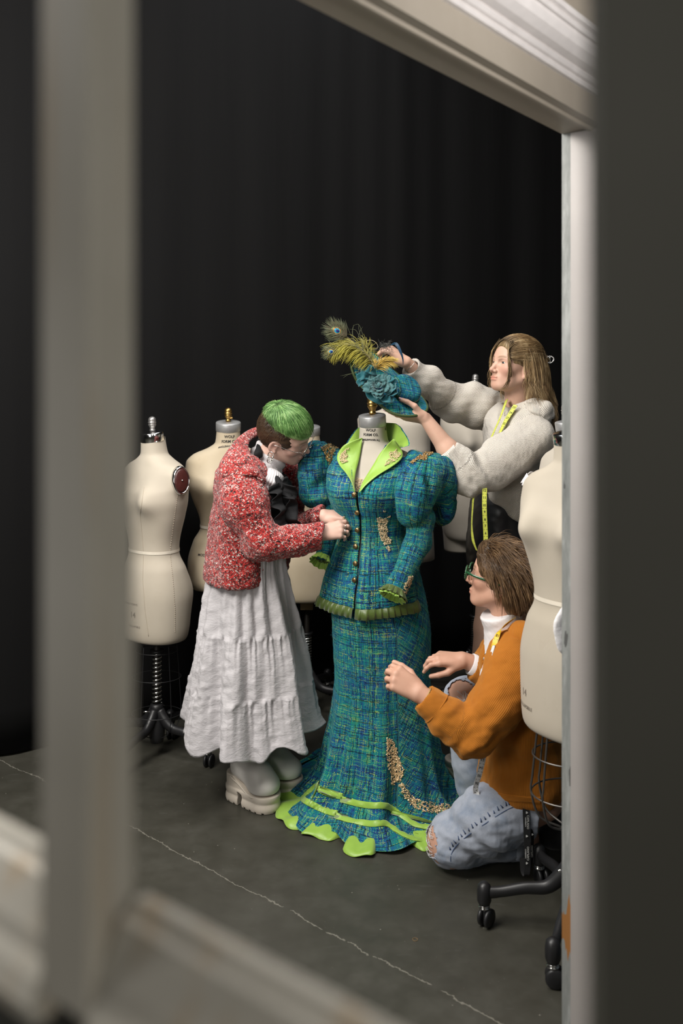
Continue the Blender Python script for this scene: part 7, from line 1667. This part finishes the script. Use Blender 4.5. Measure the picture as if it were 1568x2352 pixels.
# wispy, curled ends
M_WISP = fmat('peacock_wisp', [(.2, (.03, .03, .012)), (.5, (.09, .10, .04)), (.8, (.13, .16, .08))])
paths = []
for pts in ([(640, 640), (500, 420), (420, 250), (380, 130)], [(660, 660), (520, 420), (470, 300), (480, 185)], [(600, 560), (590, 420), (585, 300), (540, 185), (475, 200)], [(610, 560), (575, 420), (540, 310), (500, 250), (430, 240)], [(560, 500), (530, 380), (560, 260), (590, 210)], [(600, 540), (580, 400), (545, 250), (540, 190)], [(540, 480), (470, 330), (470, 230), (490, 185)],
            [(640, 700), (520, 760), (420, 780), (320, 802)], [(630, 710), (500, 760), (410, 790), (350, 828)], [(740, 700), (790, 610), (860, 540), (950, 518)], [(735, 690), (800, 590), (850, 530), (905, 522)], [(330, 420), (260, 470), (200, 400), (170, 370)], [(620, 560), (500, 450), (350, 440), (210, 440), (100, 425)], [(560, 500), (420, 380), (330, 365), (170, 378)]):
    paths.append(spline([Z4(x, y, 3.30) for x, y in pts], 26))
strands(paths, .0011, 4).mk('feather_wisps', M_WISP, hat)
paths = []
for i in range(26):
    j = rng.normal(size=2)*8; paths.append(spline([Z4(930+j[0]*.5, 430+j[1]*.5, 3.33), Z4(990+j[0], 420+j[1], 3.32), Z4(1045+j[0]*.8, 520+j[1], 3.31), Z4(1070+j[0]*.4, 600, 3.31), Z4(1074, 672, 3.31)][::-1], 18))
strands(paths, .0016, 4).mk('coque_feather', M_FBL, hat)
paths = []
for i in range(110):
    c_ = (rng.uniform(800, 925), rng.uniform(410, 500)); j = rng.normal(size=(3, 2))*28; paths.append(spline([Z4(c_[0], c_[1], 3.36), Z4(c_[0]+j[0, 0], c_[1]+j[0, 1], 3.355), Z4(c_[0]+j[0, 0]+j[1, 0], c_[1]+j[0, 1]+j[1, 1], 3.35)], 8))
strands(paths, .0008, 3).mk('fluff', M_FGR, hat)
a = np.linspace(0, 2*PI*1.05, 40)
mk('curled_quill', *tube(np.array([Z4(700+70*math.cos(q), 430+55*math.sin(q)+20*math.cos(q), 3.40-.02) for q in a]), .0011, 5), M_QUILL, hat)
# ================================================================ mohair halo on the tweed
M_FUZZ = fmat('mohair_fuzz', [(.2, (.004, .02, .05)), (.4, (.008, .08, .10)), (.6, (.02, .13, .11)), (.8, (.03, .08, .16))])
def fuzz(o, n, parent, ln=.010):
    L = ORG[o.name]; me = o.data; ar = np.zeros(len(me.polygons)); me.polygons.foreach_get('area', ar); ce_ = np.zeros(len(ar)*3); me.polygons.foreach_get('center', ce_); no = np.zeros(len(ar)*3); me.polygons.foreach_get('normal', no)
    ce_ = ce_.reshape(-1, 3)+L; no = no.reshape(-1, 3); idx = rng.choice(len(ar), n, p=ar/ar.sum()); paths = []
    for i in idx:
        d_ = nrm(no[i]*.6+rng.normal(size=3)*.6); p = ce_[i]+rng.normal(size=3)*.002; out = [p.copy()]; l_ = ln*rng.uniform(.5, 1.3)
        for k in range(3): d_ = nrm(d_+rng.normal(size=3)*.45+V(0, 0, -.1)); p = p+d_*l_/3; p[2] = max(p[2], .003); out.append(p.copy())
        paths.append(np.array(out))
    f_ = strands(paths, .00033, 3).mk('mohair_fuzz', M_FUZZ, parent); f_['kind'] = 'stuff'
fuzz(slL, 2600, slL); fuzz(slR, 1800, slR); fuzz(sk, 4200, sk); fuzz(jb, 1800, jb)
